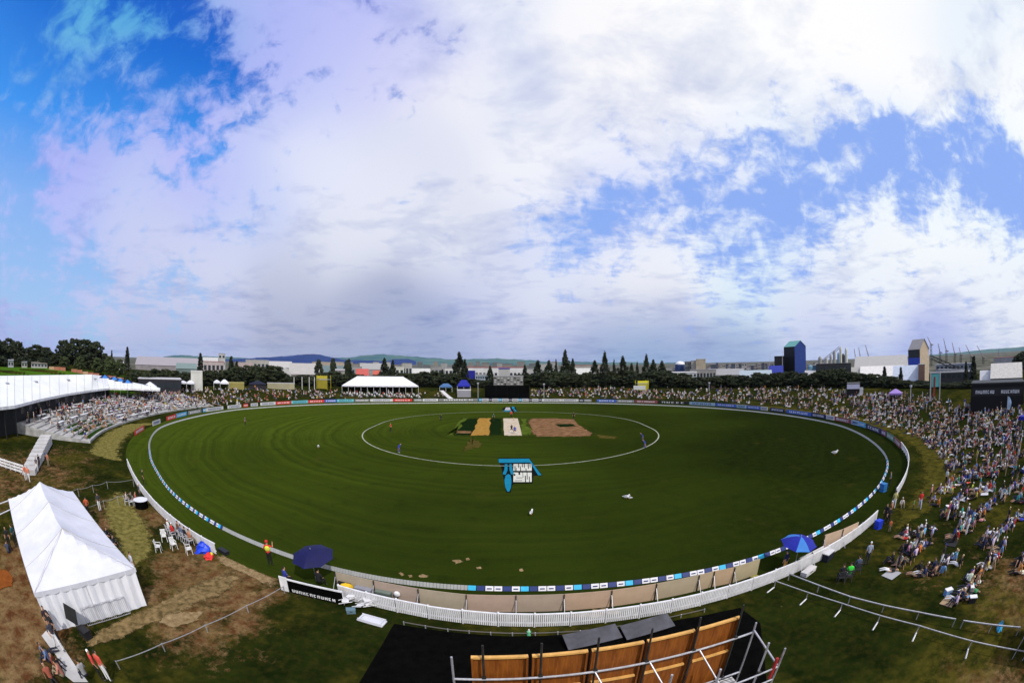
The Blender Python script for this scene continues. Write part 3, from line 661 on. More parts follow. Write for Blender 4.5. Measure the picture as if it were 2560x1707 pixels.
SEQ += [((x, 1003.1), (x + 50, 1003.5), 'white'), ((x + 51, 1003.5), (x + 92, 1004), 'white'), ((x + 94, 1004), (x + 105, 1004), 'navy'), ((x + 106, 1004), (x + 125, 1004.5), 'grey'), ((1492,1005), (1540,1006), 'royal blue'), ((1541,1006), (1584,1007), 'grey'), ((1586,1007), (1640,1009), 'maroon'), ((1642,1009), (1718,1012), 'black'), ((1720,1012), (1782,1016), 'pale blue'), ((1784,1016), (1834,1020), 'royal blue'), ((1836,1020), (1860,1022), 'pale blue'), ((1862,1022), (1898,1025), 'royal blue'), ((1900,1025), (1916,1027), 'white'), ((1920,1028), (1960,1032), 'navy'), ((1962,1033), (2030,1041), 'royal blue'), ((2032,1041), (2068,1047), 'navy'), ((2070,1047), (2088,1051), 'white'), ((2090,1051), (2130,1060), 'maroon'), ((2132,1060), (2148,1065), 'pale blue'), ((2149,1065), (2166,1070), 'sky blue'), ((2168,1071), (2205,1086), 'navy'), ((2206,1086), (2218,1092), 'purple'), ((2219,1093), (2240,1105), 'green'), ((2241,1106), (2256,1122), 'maroon')]
CNT = {}
ORD = ['first', 'second', 'third', 'fourth', 'fifth', 'sixth', 'seventh', 'eighth', 'ninth', 'tenth', 'eleventh', 'twelfth', 'thirteenth', 'fourteenth', 'fifteenth', 'sixteenth', 'seventeenth', 'eighteenth', 'nineteenth', 'twentieth']
for i, (pa, pb, cn) in enumerate(SEQ):
    ta, tb = angle_of(at(*pa)), angle_of(at(*pb)); a, b = pol(ta, float(rfence(ta)) - .25), pol(tb, float(rfence(tb)) - .25)
    c = (a + b) / 2; L_ = (b - a).length; rz = math.atan2(b.y - a.y, b.x - a.x)
    cnt_ = CNT.setdefault(cn, 0); CNT[cn] += 1
    tot = sum(1 for q in SEQ if q[2] == cn)
    root = thing('advertising_board', '', 'advertising board', c, rz, 'advertising boards round the boundary')
    root['label'] = f'{cn} advertising board on the far boundary, {ORD[cnt_]} {cn} one from the left' if tot > 1 else f'the only {cn} advertising board on the far boundary'
    mb = MB(); mb.box((0, 0, .52), (L_, .05, .92), M_any)
    light = cn in ('white', 'pale blue', 'teal'); letters(mb, L_, .92, .06, M_navy if light else M_white, seed=i, y=-.03)
    o = mb.build('panel', root); o.color = (*COLS[cn], 1)
    for sx in (-.42, .42):
        mb = MB(); mb.bar((L_ * sx, .03, .5), (L_ * sx, .55, .03), .03, M_darksteel, 4); mb.build('stand_leg', root)

# ------------------------------------------------------------------ near hoardings seen from behind
HB = [(845,1470),(940,1492),(1050,1513),(1168,1528),(1290,1530),(1408,1527),(1525,1517),(1635,1500),(1740,1478),(1778,1468),(1828,1458),(1892,1436)]
HB2 = [(1905,1440),(1960,1425)]
HB3 = [(2052,1380),(2098,1364),(2138,1345)]
def hoard(pa, pb, col, h, label):
    a, b = at(*pa), at(*pb); c = (a + b) / 2; L_ = (b - a).length
    root = thing('hoarding_board', label, 'hoarding', c, math.atan2(b.y - a.y, b.x - a.x), 'beige hoarding backs inside the near fence')
    mb = MB(); mb.box((0, 0, h / 2 + .05), (L_ * .99, .04, h), M_beige); o = mb.build('board', root); o.color = (*col, 1)
    mb = MB(); mb.box((-L_ / 2, -.06, h / 2), (.05, .06, h + .1), M_darksteel); mb.build('post', root); mb = MB(); mb.bar((-L_ / 2, -.06, h * .8), (-L_ / 2, -.65, .03), .025, M_steel); mb.build('brace', root)
ordn = ['first', 'second', 'third', 'fourth', 'fifth', 'sixth', 'seventh', 'eighth', 'ninth', 'tenth', 'eleventh']
for i, (a, b) in enumerate(zip(HB, HB[1:])):
    k = i / 10; col = (.38 + .10 * rnd.random(), .30 + .03 * rnd.random(), .26 - .05 * k)
    hoard(a, b, col, 1.14, f'beige hoarding back inside the fence, {ordn[i]} from the navy umbrella')
hoard((1990,1428), (2022,1412), (.62, .60, .62), .95, 'pale grey board standing left under the blue umbrella')
hoard((2022,1412), (2052,1396), (.66, .64, .68), .95, 'pale grey board standing right under the blue umbrella')
hoard(HB3[0], HB3[1], (.52, .38, .28), 1.3, 'peach hoarding back just right of the blue umbrella')
hoard(HB3[1], HB3[2], (.52, .38, .28), 1.3, 'peach hoarding back at the right end of the row')

# ------------------------------------------------------------------ people
J0 = dict(pel=(0, 0, .95), wai=(0, 0, 1.12), che=(0, 0, 1.33), nkb=(0, 0, 1.46), nk=(0, -.01, 1.53), hd=(0, -.025, 1.60), hd2=(0, -.02, 1.68), top=(0, 0, 1.755),
          sl=(.175, 0, 1.42), el=(.245, .03, 1.15), wl=(.255, -.05, .92), hl=(.255, -.075, .84),
          hpl=(.09, 0, .90), kl=(.105, -.01, .50), al=(.11, .02, .09), tl=(.13, -.15, .04))
RAD = dict(pel=(.155, .115), wai=(.135, .10), che=(.165, .115), nkb=(.09, .07), nk=(.055, .055), hd=(.07, .08), hd2=(.078, .095), top=(.045, .055), s=(.065, .065), e=(.045, .045), w=(.030, .030), h=(.042, .022), hp=(.10, .10), k=(.062, .062), a=(.042, .042), t=(.045, .035))
CH = [('pel', 'wai'), ('wai', 'che'), ('che', 'nkb'), ('nkb', 'nk'), ('nk', 'hd'), ('hd', 'hd2'), ('hd2', 'top')]
LM = [('che', 's'), ('s', 'e'), ('e', 'w'), ('w', 'h'), ('pel', 'hp'), ('hp', 'k'), ('k', 'a'), ('a', 't')]
def pose(**k):
    j = {}
    for a, v in J0.items():
        if a in ('sl', 'el', 'wl', 'hl', 'hpl', 'kl', 'al', 'tl'):
            j[a] = v; j[a[:-1] + 'r'] = (-v[0], v[1], v[2])
        else: j[a] = v
    for a, v in k.items():
        if a.endswith('_'): j[a[:-1] + 'l'] = v; j[a[:-1] + 'r'] = (-v[0], v[1], v[2])
        else: j[a] = v
    return j
def shift(j, dz=0, dy=0, lean=0, keys=('pel', 'wai', 'che', 'nkb', 'nk', 'hd', 'hd2', 'top', 'sl', 'sr', 'el', 'er', 'wl', 'wr', 'hl', 'hr', 'hpl', 'hpr')):
    j = dict(j); pz = J0['pel'][2]
    for k in keys:
        x, y, z = j[k]; h = z - pz; y2 = y * math.cos(lean) - h * math.sin(lean); z2 = y * math.sin(lean) + h * math.cos(lean)
        j[k] = (x, y2 + dy, pz + z2 + dz)
    return j
def body_mesh(name, j, detail=1, fingers=False):
    me = bpy.data.meshes.new('tmp'); names = list(j); idx = {n: i for i, n in enumerate(names)}; V = [j[n] for n in names]; E_ = []
    for a, b in CH: E_.append((idx[a], idx[b]))
    for sd in 'lr':
        for a, b in LM: E_.append((idx[a if a in ('che', 'pel') else a + sd], idx[b + sd]))
    rad = [RAD[n] if n in RAD else RAD[n[:-1]] for n in names]
    def addv(p, r, to): V.append(tuple(p)); rad.append((r, r)); E_.append((to, len(V) - 1)); return len(V) - 1
    hd = Vector(j['hd']); fw = (hd - Vector(j['nkb'])).cross(Vector((1, 0, 0))).normalized()
    if fw.y > 0: fw = -fw
    addv(hd + fw * .095 + Vector((0, 0, .02)), .014, idx['hd'])
    for sx in (-1, 1): addv(Vector(j['hd2']) + Vector((sx * .088, .01, -.03)), .016, idx['hd2'])
    if fingers:
        for sd in 'lr':
            h = Vector(j['h' + sd]); d = (h - Vector(j['w' + sd])).normalized(); side = Vector((0, 1, 0)) if abs(d.y) < .8 else Vector((1, 0, 0))
            side = (side - d * side.dot(d)).normalized(); inn = d.cross(side).normalized() * (1 if sd == 'l' else -1)
            for k, (o, L_) in enumerate(((-.030, .062), (-.010, .072), (.010, .068), (.030, .052))):
                q = addv(h + d * .05 + side * o * .9 + d * L_ * .35, .0095, idx['h' + sd]); addv(Vector(V[q]) + d * L_ * .6 + inn * .015, .008, q)
            q = addv(h - side * .05 + d * .0, .011, idx['h' + sd]); addv(Vector(V[q]) - side * .012 + d * .04, .009, q)
    me.from_pydata(V, E_, []); o = bpy.data.objects.new('tmp', me); COL.objects.link(o)
    sk = o.modifiers.new('s', 'SKIN'); sk.use_smooth_shade = True
    for i, r in enumerate(rad):
        sv = me.skin_vertices[0].data[i]; sv.radius = r; sv.use_root = (i == idx['pel'])
    if detail:
        ss = o.modifiers.new('b', 'SUBSURF'); ss.levels = detail; ss.render_levels = detail
    bpy.context.view_layer.update(); dg = bpy.context.evaluated_depsgraph_get()
    out = bpy.data.meshes.new_from_object(o.evaluated_get(dg)); out.name = name
    bpy.data.objects.remove(o); bpy.data.meshes.remove(me)
    for _ in range(6): out.materials.append(M_skin)
    segs = [('top', 'pel', 'wai'), ('top', 'wai', 'che'), ('top', 'che', 'nkb'), ('skin', 'nk', 'hd'), ('head', 'hd', 'hd2'), ('head', 'hd2', 'top')]
    for s_ in 'lr': segs += [('top', 'che', 's' + s_), ('top', 's' + s_, 'e' + s_), ('skin', 'e' + s_, 'w' + s_), ('skin', 'w' + s_, 'h' + s_), ('leg', 'pel', 'hp' + s_), ('leg', 'hp' + s_, 'k' + s_), ('shin', 'k' + s_, 'a' + s_), ('shoe', 'a' + s_, 't' + s_)]
    SL = dict(skin=0, top=1, leg=2, shin=3, shoe=4, head=0)
    sg = [(k, Vector(j[a]), Vector(j[b])) for k, a, b in segs]
    up = (Vector(j['top']) - Vector(j['hd'])).normalized(); h2 = Vector(j['hd2'])
    for p in out.polygons:
        c = p.center; best = None
        for k, a, b in sg:
            ab = b - a; t = max(0, min(1, (c - a).dot(ab) / max(ab.length_squared, 1e-9))); d = (c - (a + ab * t)).length
            if best is None or d < best[0]: best = (d, k)
        k = best[1]; mi = SL[k]
        if k == 'head':
            r = c - h2
            if r.dot(up) > .02 or (r.dot(fw) < -.02 and r.dot(up) > -.09): mi = 5
        p.material_index = mi
    return out
def dress(me, name, skin=None, legs=None, shin=None, shoe=None, hair=None, top=None):
    m = me.copy(); m.name = name; legs = legs or M_jeans
    idx = np.zeros(len(me.polygons), dtype=np.int32); me.polygons.foreach_get('material_index', idx); m.materials.clear()
    for x in (skin or M_skin, top or M_cloth, legs, shin or legs, shoe or M_shoe, hair or M_hair): m.materials.append(x)
    m.polygons.foreach_set('material_index', idx); m.update()
    return m
P_stand = pose(); P_stand_h = pose(e_=(.30, .05, 1.18), w_=(.20, -.06, 1.02), h_=(.15, -.08, .98))
P_walk = pose(kl=(.10, -.16, .52), al=(.11, -.24, .10), tl=(.12, -.40, .07), kr=(-.10, .06, .50), ar=(-.11, .30, .14), tr=(-.12, .16, .04), wl=(.25, .12, .95), hl=(.25, .13, .87), wr=(-.25, -.2, .98), hr=(-.25, -.25, .92))
P_arm = pose(er=(-.33, -.12, 1.28), wr=(-.30, -.30, 1.42), hr=(-.30, -.36, 1.48), el=(.27, -.02, 1.16), wl=(.16, -.20, 1.08), hl=(.10, -.24, 1.07))
P_ready = shift(pose(k_=(.19, -.20, .46), a_=(.20, .02, .09), t_=(.23, -.14, .04), w_=(.20, -.16, .74), h_=(.20, -.20, .66), e_=(.26, -.02, .98)), dz=-.16, lean=R(38))
P_bat = shift(pose(k_=(.18, -.12, .47), a_=(.22, .02, .09), t_=(.25, -.14, .04), er=(-.16, -.20, 1.2), wr=(-.03, -.30, 1.02), hr=(0, -.33, .95), el=(.2, -.16, 1.18), wl=(.05, -.30, 1.0), hl=(.02, -.34, .93)), dz=-.08, lean=R(22))
P_sit = shift(pose(k_=(.16, -.42, .46), a_=(.16, -.62, .09), t_=(.18, -.76, .05), e_=(.26, -.14, 1.18), w_=(.18, -.34, 1.12), h_=(.15, -.40, 1.10)), dz=-.82, lean=R(6))
P_sitb = shift(pose(k_=(.14, -.44, .20), a_=(.16, -.86, .10), t_=(.20, -.93, .16), e_=(.27, .16, 1.20), w_=(.30, .30, .98), h_=(.31, .34, .92)), dz=-.82, lean=R(-18))
P_chair = shift(pose(k_=(.15, -.44, .49), a_=(.16, -.44, .09), t_=(.17, -.60, .04), e_=(.27, -.04, 1.18), w_=(.20, -.26, 1.08), h_=(.17, -.32, 1.06)), dz=-.42, lean=R(4))
P_lie = {k: (v[0], (v[2] - .95) * 1.0, .14 + max(0, -v[1]) * .4) for k, v in pose(k_=(.12, -.25, .60), a_=(.13, .0, .2), t_=(.15, -.14, .10)).items()}
POSES = dict(stand=P_stand, hips=P_stand_h, walk=P_walk, arm=P_arm, ready=P_ready, bat=P_bat, sit=P_sit, sitb=P_sitb, chair=P_chair, lie=P_lie)
BODY = {k: body_mesh('body_' + k, v, 1) for k, v in POSES.items()}
BODYF = {k: body_mesh('body_fine_' + k, POSES[k], 1, True) for k in ('stand', 'hips', 'walk', 'arm', 'ready', 'bat')}
DC = {}
def person(pose_, loc, rz, label, top=(.5, .5, .5), legs=None, shin=None, shoe=None, hair=None, skin=None, group=None, fine=False, scale=1.0, name='person', cat='person'):
    key = (pose_, fine, *[m.name if m else '' for m in (legs, shin, shoe, hair, skin)])
    if key not in DC: DC[key] = dress((BODYF if fine else BODY)[pose_], 'person', skin, legs, shin, shoe, hair)
    o = obj_(name, DC[key], None, loc, rz); o.scale = (scale,) * 3; o.color = (*top, 1)
    return tag(o, label, cat, group)
face = lambda p, q: math.atan2(q.x - p.x, -(q.y - p.y))      # rz that turns a -Y facing body from p towards q
BLUE = (.03, .045, .30); RED = (.62, .04, .03); BLK = (.015, .015, .02)
M_bluet = mat('blue_trousers', (.03, .04, .25), .9); M_blackt = mat('black_trousers', (.01, .01, .012), .9); M_redc = mat('red_cap', (.55, .02, .02), .8); M_bluec = mat('blue_cap', (.02, .03, .25), .8)
MID = Vector((0, 88, 0))
def field_person(px, py, pose_, top, label, look=MID, **k):
    p = at(px, py); return person(pose_, p, face(p, look), label, top, fine=True, name='cricketer', cat='cricketer', **k)
bat = Vector((.3, 76, 0))
field_person(977, 1079, 'hips', RED, 'umpire in red top and dark trousers standing left inside the circle', bat, legs=M_blackt)
field_person(996, 1131, 'ready', BLUE, 'blue clad fielder with white shoes crouching on the left of the circle', bat, legs=M_bluet, shoe=M_shoew)
field_person(1102, 1051, 'ready', (.03, .05, .05), 'dark clad fielder standing left of the green strips', bat, legs=M_blackt)
field_person(1234, 1051, 'stand', (.02, .10, .10), 'fielder in dark green near the top of the tan pitch', bat, legs=M_blackt)
field_person(1278, 1044, 'stand', RED, 'umpire in red behind the far wicket', bat, legs=M_blackt)
field_person(1284, 1036, 'ready', (.05, .06, .12), 'fielder in dark kit just beyond the far wicket', bat, legs=M_blackt)
field_person(1279, 1081, 'bat', BLK, 'batter in black bending over a bat on the near end of the pitch', MID, legs=M_blackt, shin=M_wtro)
field_person(1287, 1084, 'ready', BLUE, 'wicketkeeper in blue crouching beside the batter', MID, legs=M_bluet, shin=M_wtro)
field_person(1434, 1048, 'stand', BLK, 'black clad batter standing above the bare brown pitch area', bat, legs=M_blackt)
field_person(1607, 1101, 'ready', BLUE, 'blue clad fielder at the right of the circle, farther of two', bat, legs=M_bluet)
field_person(1613, 1120, 'ready', BLUE, 'blue clad fielder at the right of the circle, nearer of two', bat, legs=M_bluet)
field_person(613, 1063, 'stand', (.10, .11, .13), 'grey clad fielder near the far left rope', bat, legs=M_blackt)
field_person(360, 1213, 'stand', BLK, 'black clad person between left rope and picket fence', bat, legs=M_blackt, hair=M_bluec)
field_person(2223, 1218, 'hips', (.16, .16, .18), 'grey clad person beside the blue bin on the right', bat, legs=M_blackt)

# stumps, bats
def stumps(c, label):
    r_ = thing('stumps', label, 'wicket', c, 0, 'wickets at the ends of the pitch')
    for x in (-.1, 0, .1): MB().bar((x, 0, 0), (x, 0, .72), .03, M_any).build('stump', r_).color = (.55, .40, .2, 1)
    MB().box((0, 0, .735), (.24, .04, .03), M_any).build('bail', r_).color = (.55, .4, .2, 1)
stumps(Vector((.35, p0.y + 1.3, .02)), 'wooden stumps at the near end of the pitch'); stumps(Vector((.35, p0.y + 20.0, .02)), 'wooden stumps at the far end of the pitch')

# gulls
gm = MB(); gw = mat('white_feathers', (.72, .72, .76), .8); gg = mat('grey_feathers', (.35, .35, .4), .8); gb = mat('orange_beak', (.6, .2, .02), .6)
def ell(mb, c, r, m, n=10, k=6, rx=0.0):
    M = Matrix.Translation(Vector(c)) @ Matrix.Rotation(rx, 4, 'X'); vs = []
    for a in range(1, k):
        ph = math.pi * a / k
        for b in range(n): vs.append(M @ Vector((r[0] * math.sin(ph) * math.cos(2 * math.pi * b / n), r[1] * math.sin(ph) * math.sin(2 * math.pi * b / n), r[2] * math.cos(ph))))
    t = len(vs); vs += [M @ Vector((0, 0, r[2])), M @ Vector((0, 0, -r[2]))]
    fs = [(a * n + b, (a + 1) * n + b, (a + 1) * n + (b + 1) % n, a * n + (b + 1) % n) for a in range(k - 2) for b in range(n)]
    fs += [(t, b, (b + 1) % n) for b in range(n)] + [(t + 1, (k - 2) * n + (b + 1) % n, (k - 2) * n + b) for b in range(n)]
    mb.add(vs, fs, m)
def gull():
    m = MB(); ell(m, (0, 0, .22), (.10, .24, .11), gw, rx=R(-12)); ell(m, (0, -.20, .36), (.065, .08, .065), gw); ell(m, (0, -.16, .29), (.06, .07, .09), gw)
    ell(m, (0, .06, .26), (.115, .20, .07), gg, rx=R(-10)); m.bar((0, .2, .24), (0, .36, .22), .05, gw, 6, .01); m.bar((0, -.26, .35), (0, -.34, .34), .018, gb, 5, .004)
    for sx in (-.04, .04): m.bar((sx, 0, .14), (sx, 0, 0), .012, gb, 4)
    return m.build('gull')
g0 = gull()
for i, (px, py, s, rz, lab) in enumerate([(1328, 1287, 1.25, 2.8, 'white gull standing alone on the grass nearest the camera'), (1566, 1247, 1.25, 1.2, 'left gull of a pair standing on the right of the outfield'), (1573, 1248, 1.0, 4.2, 'right gull of a pair standing on the right of the outfield'), (796, 1121, 1.6, .5, 'small pale gull on the left outfield'), (2087, 1137, 1.8, .9, 'pale gull far out on the right outfield')]):
    o = g0 if i == 0 else g0.copy()
    if i: COL.objects.link(o)
    o.location = at(px, py); o.rotation_euler = (0, 0, rz); o.scale = (s,) * 3; tag(o, lab, 'gull', 'gulls on the outfield')

# steward by the left rope, in high visibility vest
p = at(677, 1413)
st = person('arm', p, R(200), 'steward in red jacket, yellow vest and red cap standing by the rope', RED, legs=M_blackt, hair=M_redc, fine=True, scale=1.06)
mb = MB(); ell(mb, (0, .02, 1.24), (.20, .15, .22), mat('yellow_vest', (.55, .62, .06), .8)); mb.build('vest', st)
mb = MB(); mb.bar((0, 0, 1.70), (0, -.0, 1.80), .11, M_redc, 10, .07); mb.box((0, -.11, 1.71), (.14, .12, .02), M_redc); mb.build('cap', st)

# ------------------------------------------------------------------ umbrellas
def umbrella(base, h, r, mats, label, tilt=(0, 0), panels=8, name='umbrella', cat='umbrella', tr=.025):
    root = thing(name, label, cat, base)
    MB().bar((0, 0, 0), (0, 0, h), tr, M_steel).build('pole', root)
    M = Matrix.Translation((0, 0, h)) @ Matrix.Rotation(tilt[0], 4, 'X') @ Matrix.Rotation(tilt[1], 4, 'Y'); hh = r * .38
    mb = MB(); top = M @ Vector((0, 0, .05)); K = 4; drop = lambda u: -hh * (u ** 1.7)
    for i in range(panels):
        m = mats[i % len(mats)]; vs = [top]; fs = []
        for a in range(1, K + 1):
            u = a / K
            for b in range(4):
                an = 2 * math.pi * (i + b / 3) / panels; sag = 1 - .10 * u * math.sin(math.pi * b / 3)
                vs.append(M @ Vector((r * u * sag * math.cos(an), r * u * sag * math.sin(an), drop(u) + .05)))
        fs = [(0, 1 + b, 2 + b) for b in range(3)]
        for a in range(K - 1):
            fs += [(1 + a * 4 + b, 1 + (a + 1) * 4 + b, 2 + (a + 1) * 4 + b, 2 + a * 4 + b) for b in range(3)]
        mb.add(vs, fs, m)
    mb.bar(M @ Vector((0, 0, .04)), M @ Vector((0, 0, .14)), .03, M_steel); mb.build('canopy', root)
    for i in range(panels):
        an = 2 * math.pi * i / panels; MB().bar(M @ Vector((0, 0, -.25)), M @ Vector((r * .95 * math.cos(an), r * .95 * math.sin(an), drop(.95) + .03)), .008, M_steel, 4).build('rib', root)
    return root
umbrella(at(790, 1452), 2.25, 1.42, [M_canblue], 'navy umbrella over the camera position at the end of the near fence', (R(10), R(-4)))
umbrella(at(1985, 1420), 2.3, 1.35, [M_canroyal, M_canroyal, M_cancyan], 'royal and light blue umbrella over the seat among the right hoardings', (R(6), R(4)))
p = at(800, 1468); person('chair', p, R(170), 'camera operator in black sitting under the navy umbrella', BLK, legs=M_blackt, fine=False)
def box_thing(name, label, cat, c, size, col, rz=0.0, lid=None, group=None):
    r_ = thing(name, label, cat, c, rz, group); mb = MB(); x, y, z = size
    mb.box((0, 0, z * .46), (x, y, z * .92), M_any); mb.box((0, 0, z * .3), (x * 1.02, y * 1.02, z * .05), M_darksteel); o = mb.build('body', r_); o.color = (*col, 1)
    o = MB().box((0, 0, z * .96), (x * 1.06, y * 1.06, z * .09), M_any).build('lid', r_); o.color = (*(lid or col), 1)
    MB().box((0, -y * .53, z * .6), (x * .3, .03, .03), M_darksteel).build('handle', r_); return r_
def chair(loc, rz, label, col=(.72, .72, .76), group=None, scale=1.0):
    r_ = thing('plastic_chair', label, 'chair', loc, rz, group); r_.scale = (scale,) * 3
    MB().box((0, 0, .43), (.46, .44, .04), M_any, rx=R(-3)).build('seat', r_).color = (*col, 1)
    mb = MB()
    for k in range(5): mb.box((-.17 + k * .085, .22, .66), (.06, .02, .36), M_any, rx=R(-10))
    mb.box((0, .255, .85), (.44, .03, .07), M_any, rx=R(-10)); mb.box((0, .2, .48), (.44, .03, .06), M_any); mb.build('backrest', r_).color = (*col, 1)
    for sx in (-.22, .22):
        mb = MB(); mb.box((sx, .02, .64), (.05, .42, .03), M_any); mb.build('armrest', r_).color = (*col, 1)
        for sy in (-.2, .2): MB().bar((sx * .9, sy, .62 if sy < 0 else .45), (sx * 1.1, sy * 1.15, 0), .025, M_any, 5).build('leg', r_).color = (*col, 1)
    return r_
box_thing('equipment_case', 'black case behind the yellow bag by the hoardings', 'case', at(866, 1475), (.8, .3, .62), BLK)
r_ = thing('kit_bag', 'yellow kit bag lying behind the fence near the navy umbrella', 'bag', at(868, 1481), .3)
mb = MB(); ell(mb, (0, 0, .36), (.46, .24, .36), mat('yellow_canvas', (.65, .42, .02), .8, .2, 6)); mb.build('body', r_, smooth=True); MB().bar((-.25, 0, .70), (.25, 0, .70), .02, M_black2).build('handle', r_)
box_thing('equipment_case', 'long grey flight case behind the near fence', 'case', at(912, 1490), (1.0, .4, .62), (.28, .29, .36), -.15)
box_thing('equipment_case', 'grey green equipment box beside the white lamp', 'case', at(962, 1500), (.9, .42, .66), (.10, .13, .12), -.15, (.16, .2, .18))
r_ = thing('round_lamp', 'white round floodlight behind the fence beside the grey green box', 'lamp', at(995, 1506)); mb = MB(); ell(mb, (0, 0, .62), (.20, .12, .20), M_white); mb.build('head', r_, smooth=True); MB().bar((0, 0, 0), (0, 0, .45), .03, M_black2).build('stand', r_)
# black banner on rails with white writing, left of the fence
a, b = at(716, 1478), at(860, 1512); c = (a + b) / 2; L_ = (b - a).length; rz = math.atan2(b.y - a.y, b.x - a.x)
r_ = thing('banner_barrier', 'black banner with white writing on a white rail left of the picket fence', 'banner', c, rz)
mb = MB(); mb.box((0, 0, .46), (L_, .03, .84), M_black); letters(mb, L_ * .98, .36, .04, M_white, y=-.025, n=12, seed=5); mb.build('banner', r_)
MB().box((0, 0, .93), (L_ * 1.02, .08, .09), M_white).build('rail', r_)
MB().box((-L_ / 2 - .05, -.02, .55), (.55, .05, 1.0), M_white).build('end_panel', r_)
for sx in (-.5, 0, .5): MB().box((L_ * sx, .05, .48), (.06, .06, .96), M_white).build('post', r_)
p = at(716, 1462); person('chair', p, R(150), 'person in blue with black cap sitting behind the white end panel', BLUE, legs=M_blackt)
# heap of folded white chairs and an upturned white table
q = at(890, 1516); r_ = thing('chair_heap', 'tangled heap of white folding chair frames at the end of the picket fence', 'chair heap', q, .3)
for k in range(9):
    mb = MB(); x = rnd.uniform(-1.0, .8); y = rnd.uniform(-.3, .35); a_ = rnd.uniform(-.7, .7); z = .1 + .3 * rnd.random()
    for s_ in (-.2, .2): mb.bar((x + s_ * math.sin(a_), y + s_ * math.cos(a_), z), (x + s_ * math.sin(a_) + .8 * math.cos(a_), y + s_ * math.cos(a_) - .8 * math.sin(a_), z + .35 * rnd.random()), .022, M_white, 5)
    mb.box((x + .4 * math.cos(a_), y - .4 * math.sin(a_), z + .1), (.4, .42, .03), M_white, rz=-a_, ry=rnd.uniform(-.5, .5)); o = mb.build('folded_chair', r_)
box_thing('bag', 'pale blue bag lying among the folded white chairs', 'bag', at(878, 1530), (.5, .35, .25), (.12, .2, .26), .4)
r_ = thing('folding_table', 'white folding table lying upturned on the grass by the fence end', 'table', at(930, 1553), -.2)
MB().box((0, 0, .06), (1.5, .62, .06), M_canvas).build('table_top', r_)
for sy in (-.28, .28): MB().box((0, sy, .14), (1.42, .04, .12), M_canvas).build('edge_rail', r_)
for sx in (-.6, .6): MB().box((sx, 0, .18), (.05, .56, .05), M_canvas).build('folded_leg', r_)
# right hand umbrella corner
p = at(1958, 1432); person('stand', p, R(190), 'camera operator in navy top and tan trousers beside the blue umbrella', (.01, .015, .06), legs=mat('tan_trousers', (.45, .25, .07), .9), hair=M_bluec, scale=.95)
box_thing('equipment_case', 'black box with white lid between hoardings and fence right of the umbrella', 'case', at(2068, 1398), (1.0, .5, .6), (.01, .012, .03), .35, (.6, .6, .66))
box_thing('storage_box', 'low white box between the right hoardings and the picket fence', 'box', at(2020, 1432), (1.3, .5, .3), (.66, .64, .68), .35)
box_thing('storage_box', 'small yellow green crate against the fence left of the umbrella', 'box', at(1885, 1450), (.5, .35, .3), (.28, .24, .05), .3)
box_thing('waste_bin', 'light blue bin beside the printed cushions at the right bend', 'bin', at(2207, 1228), (.65, .65, .85), (.02, .16, .45))
box_thing('waste_bin', 'bright blue bin outside the right end of the picket fence', 'bin', at(2194, 1320), (.6, .55, .7), (.01, .04, .6))

# group in the gateway at the right end of the fence
GW = [((2210, 1308), 'stand', BLK, M_blackt, None, 'person in black standing at the end of the picket fence'), ((2222, 1300), 'hips', (.5, .16, .06), M_khaki, M_hatw, 'person in orange top and white hat in the fence gateway'), ((2233, 1272), 'stand', (.55, .50, .2), M_wtro, None, 'person in pale yellow top at the fence gateway'), ((2217, 1316), 'walk', BLK, M_blackt, None, 'person in black stepping through the fence gateway'),
      ((2222, 1330), 'stand', (.5, .13, .05), M_khaki, None, 'child in orange at the fence gateway'), ((2297, 1274), 'walk', (.6, .03, .03), mat('lilac_trousers', (.42, .42, .6), .9), None, 'person in red top and pale trousers walking along the right bank foot'), ((2281, 1277), 'stand', (.03, .30, .10), M_jeans, None, 'child in green walking beside the person in red'), ((2253, 1266), 'sit', (.55, .5, .5), M_khaki, M_hatw, 'person in white sitting by the end of the short fence')]
for (q, po, c, lg, hr, lab) in GW:
    h_ = hit(*q) or at(*q); person(po, h_, rnd.uniform(0, 6.28), lab, c, legs=lg, hair=hr, scale=.62 if 'child' in lab else 1.0)
GR = [((2118, 1452), 'chair', (.05, .65, .06), M_wtro, None, 'person in bright green top sitting on a camp chair behind the right fence'), ((2140, 1434), 'chair', (.06, .08, .14), M_jeans, None, 'person in dark blue sitting right of the bright green top'), ((2164, 1412), 'stand', (.30, .34, .45), M_jeans, M_hatw, 'person in grey with white hat standing behind the right fence'), ((2100, 1455), 'chair', BLK, M_blackt, None, 'person in black sitting left of the bright green top')]
for (q, po, c, lg, hr, lab) in GR:
    h_ = hit(*q); person(po, h_, R(150), lab, c, legs=lg, hair=hr)
    if po == 'chair': chair(h_, R(150), 'dark camp chair under the ' + lab.split(' sitting')[0], (.05, .05, .06))

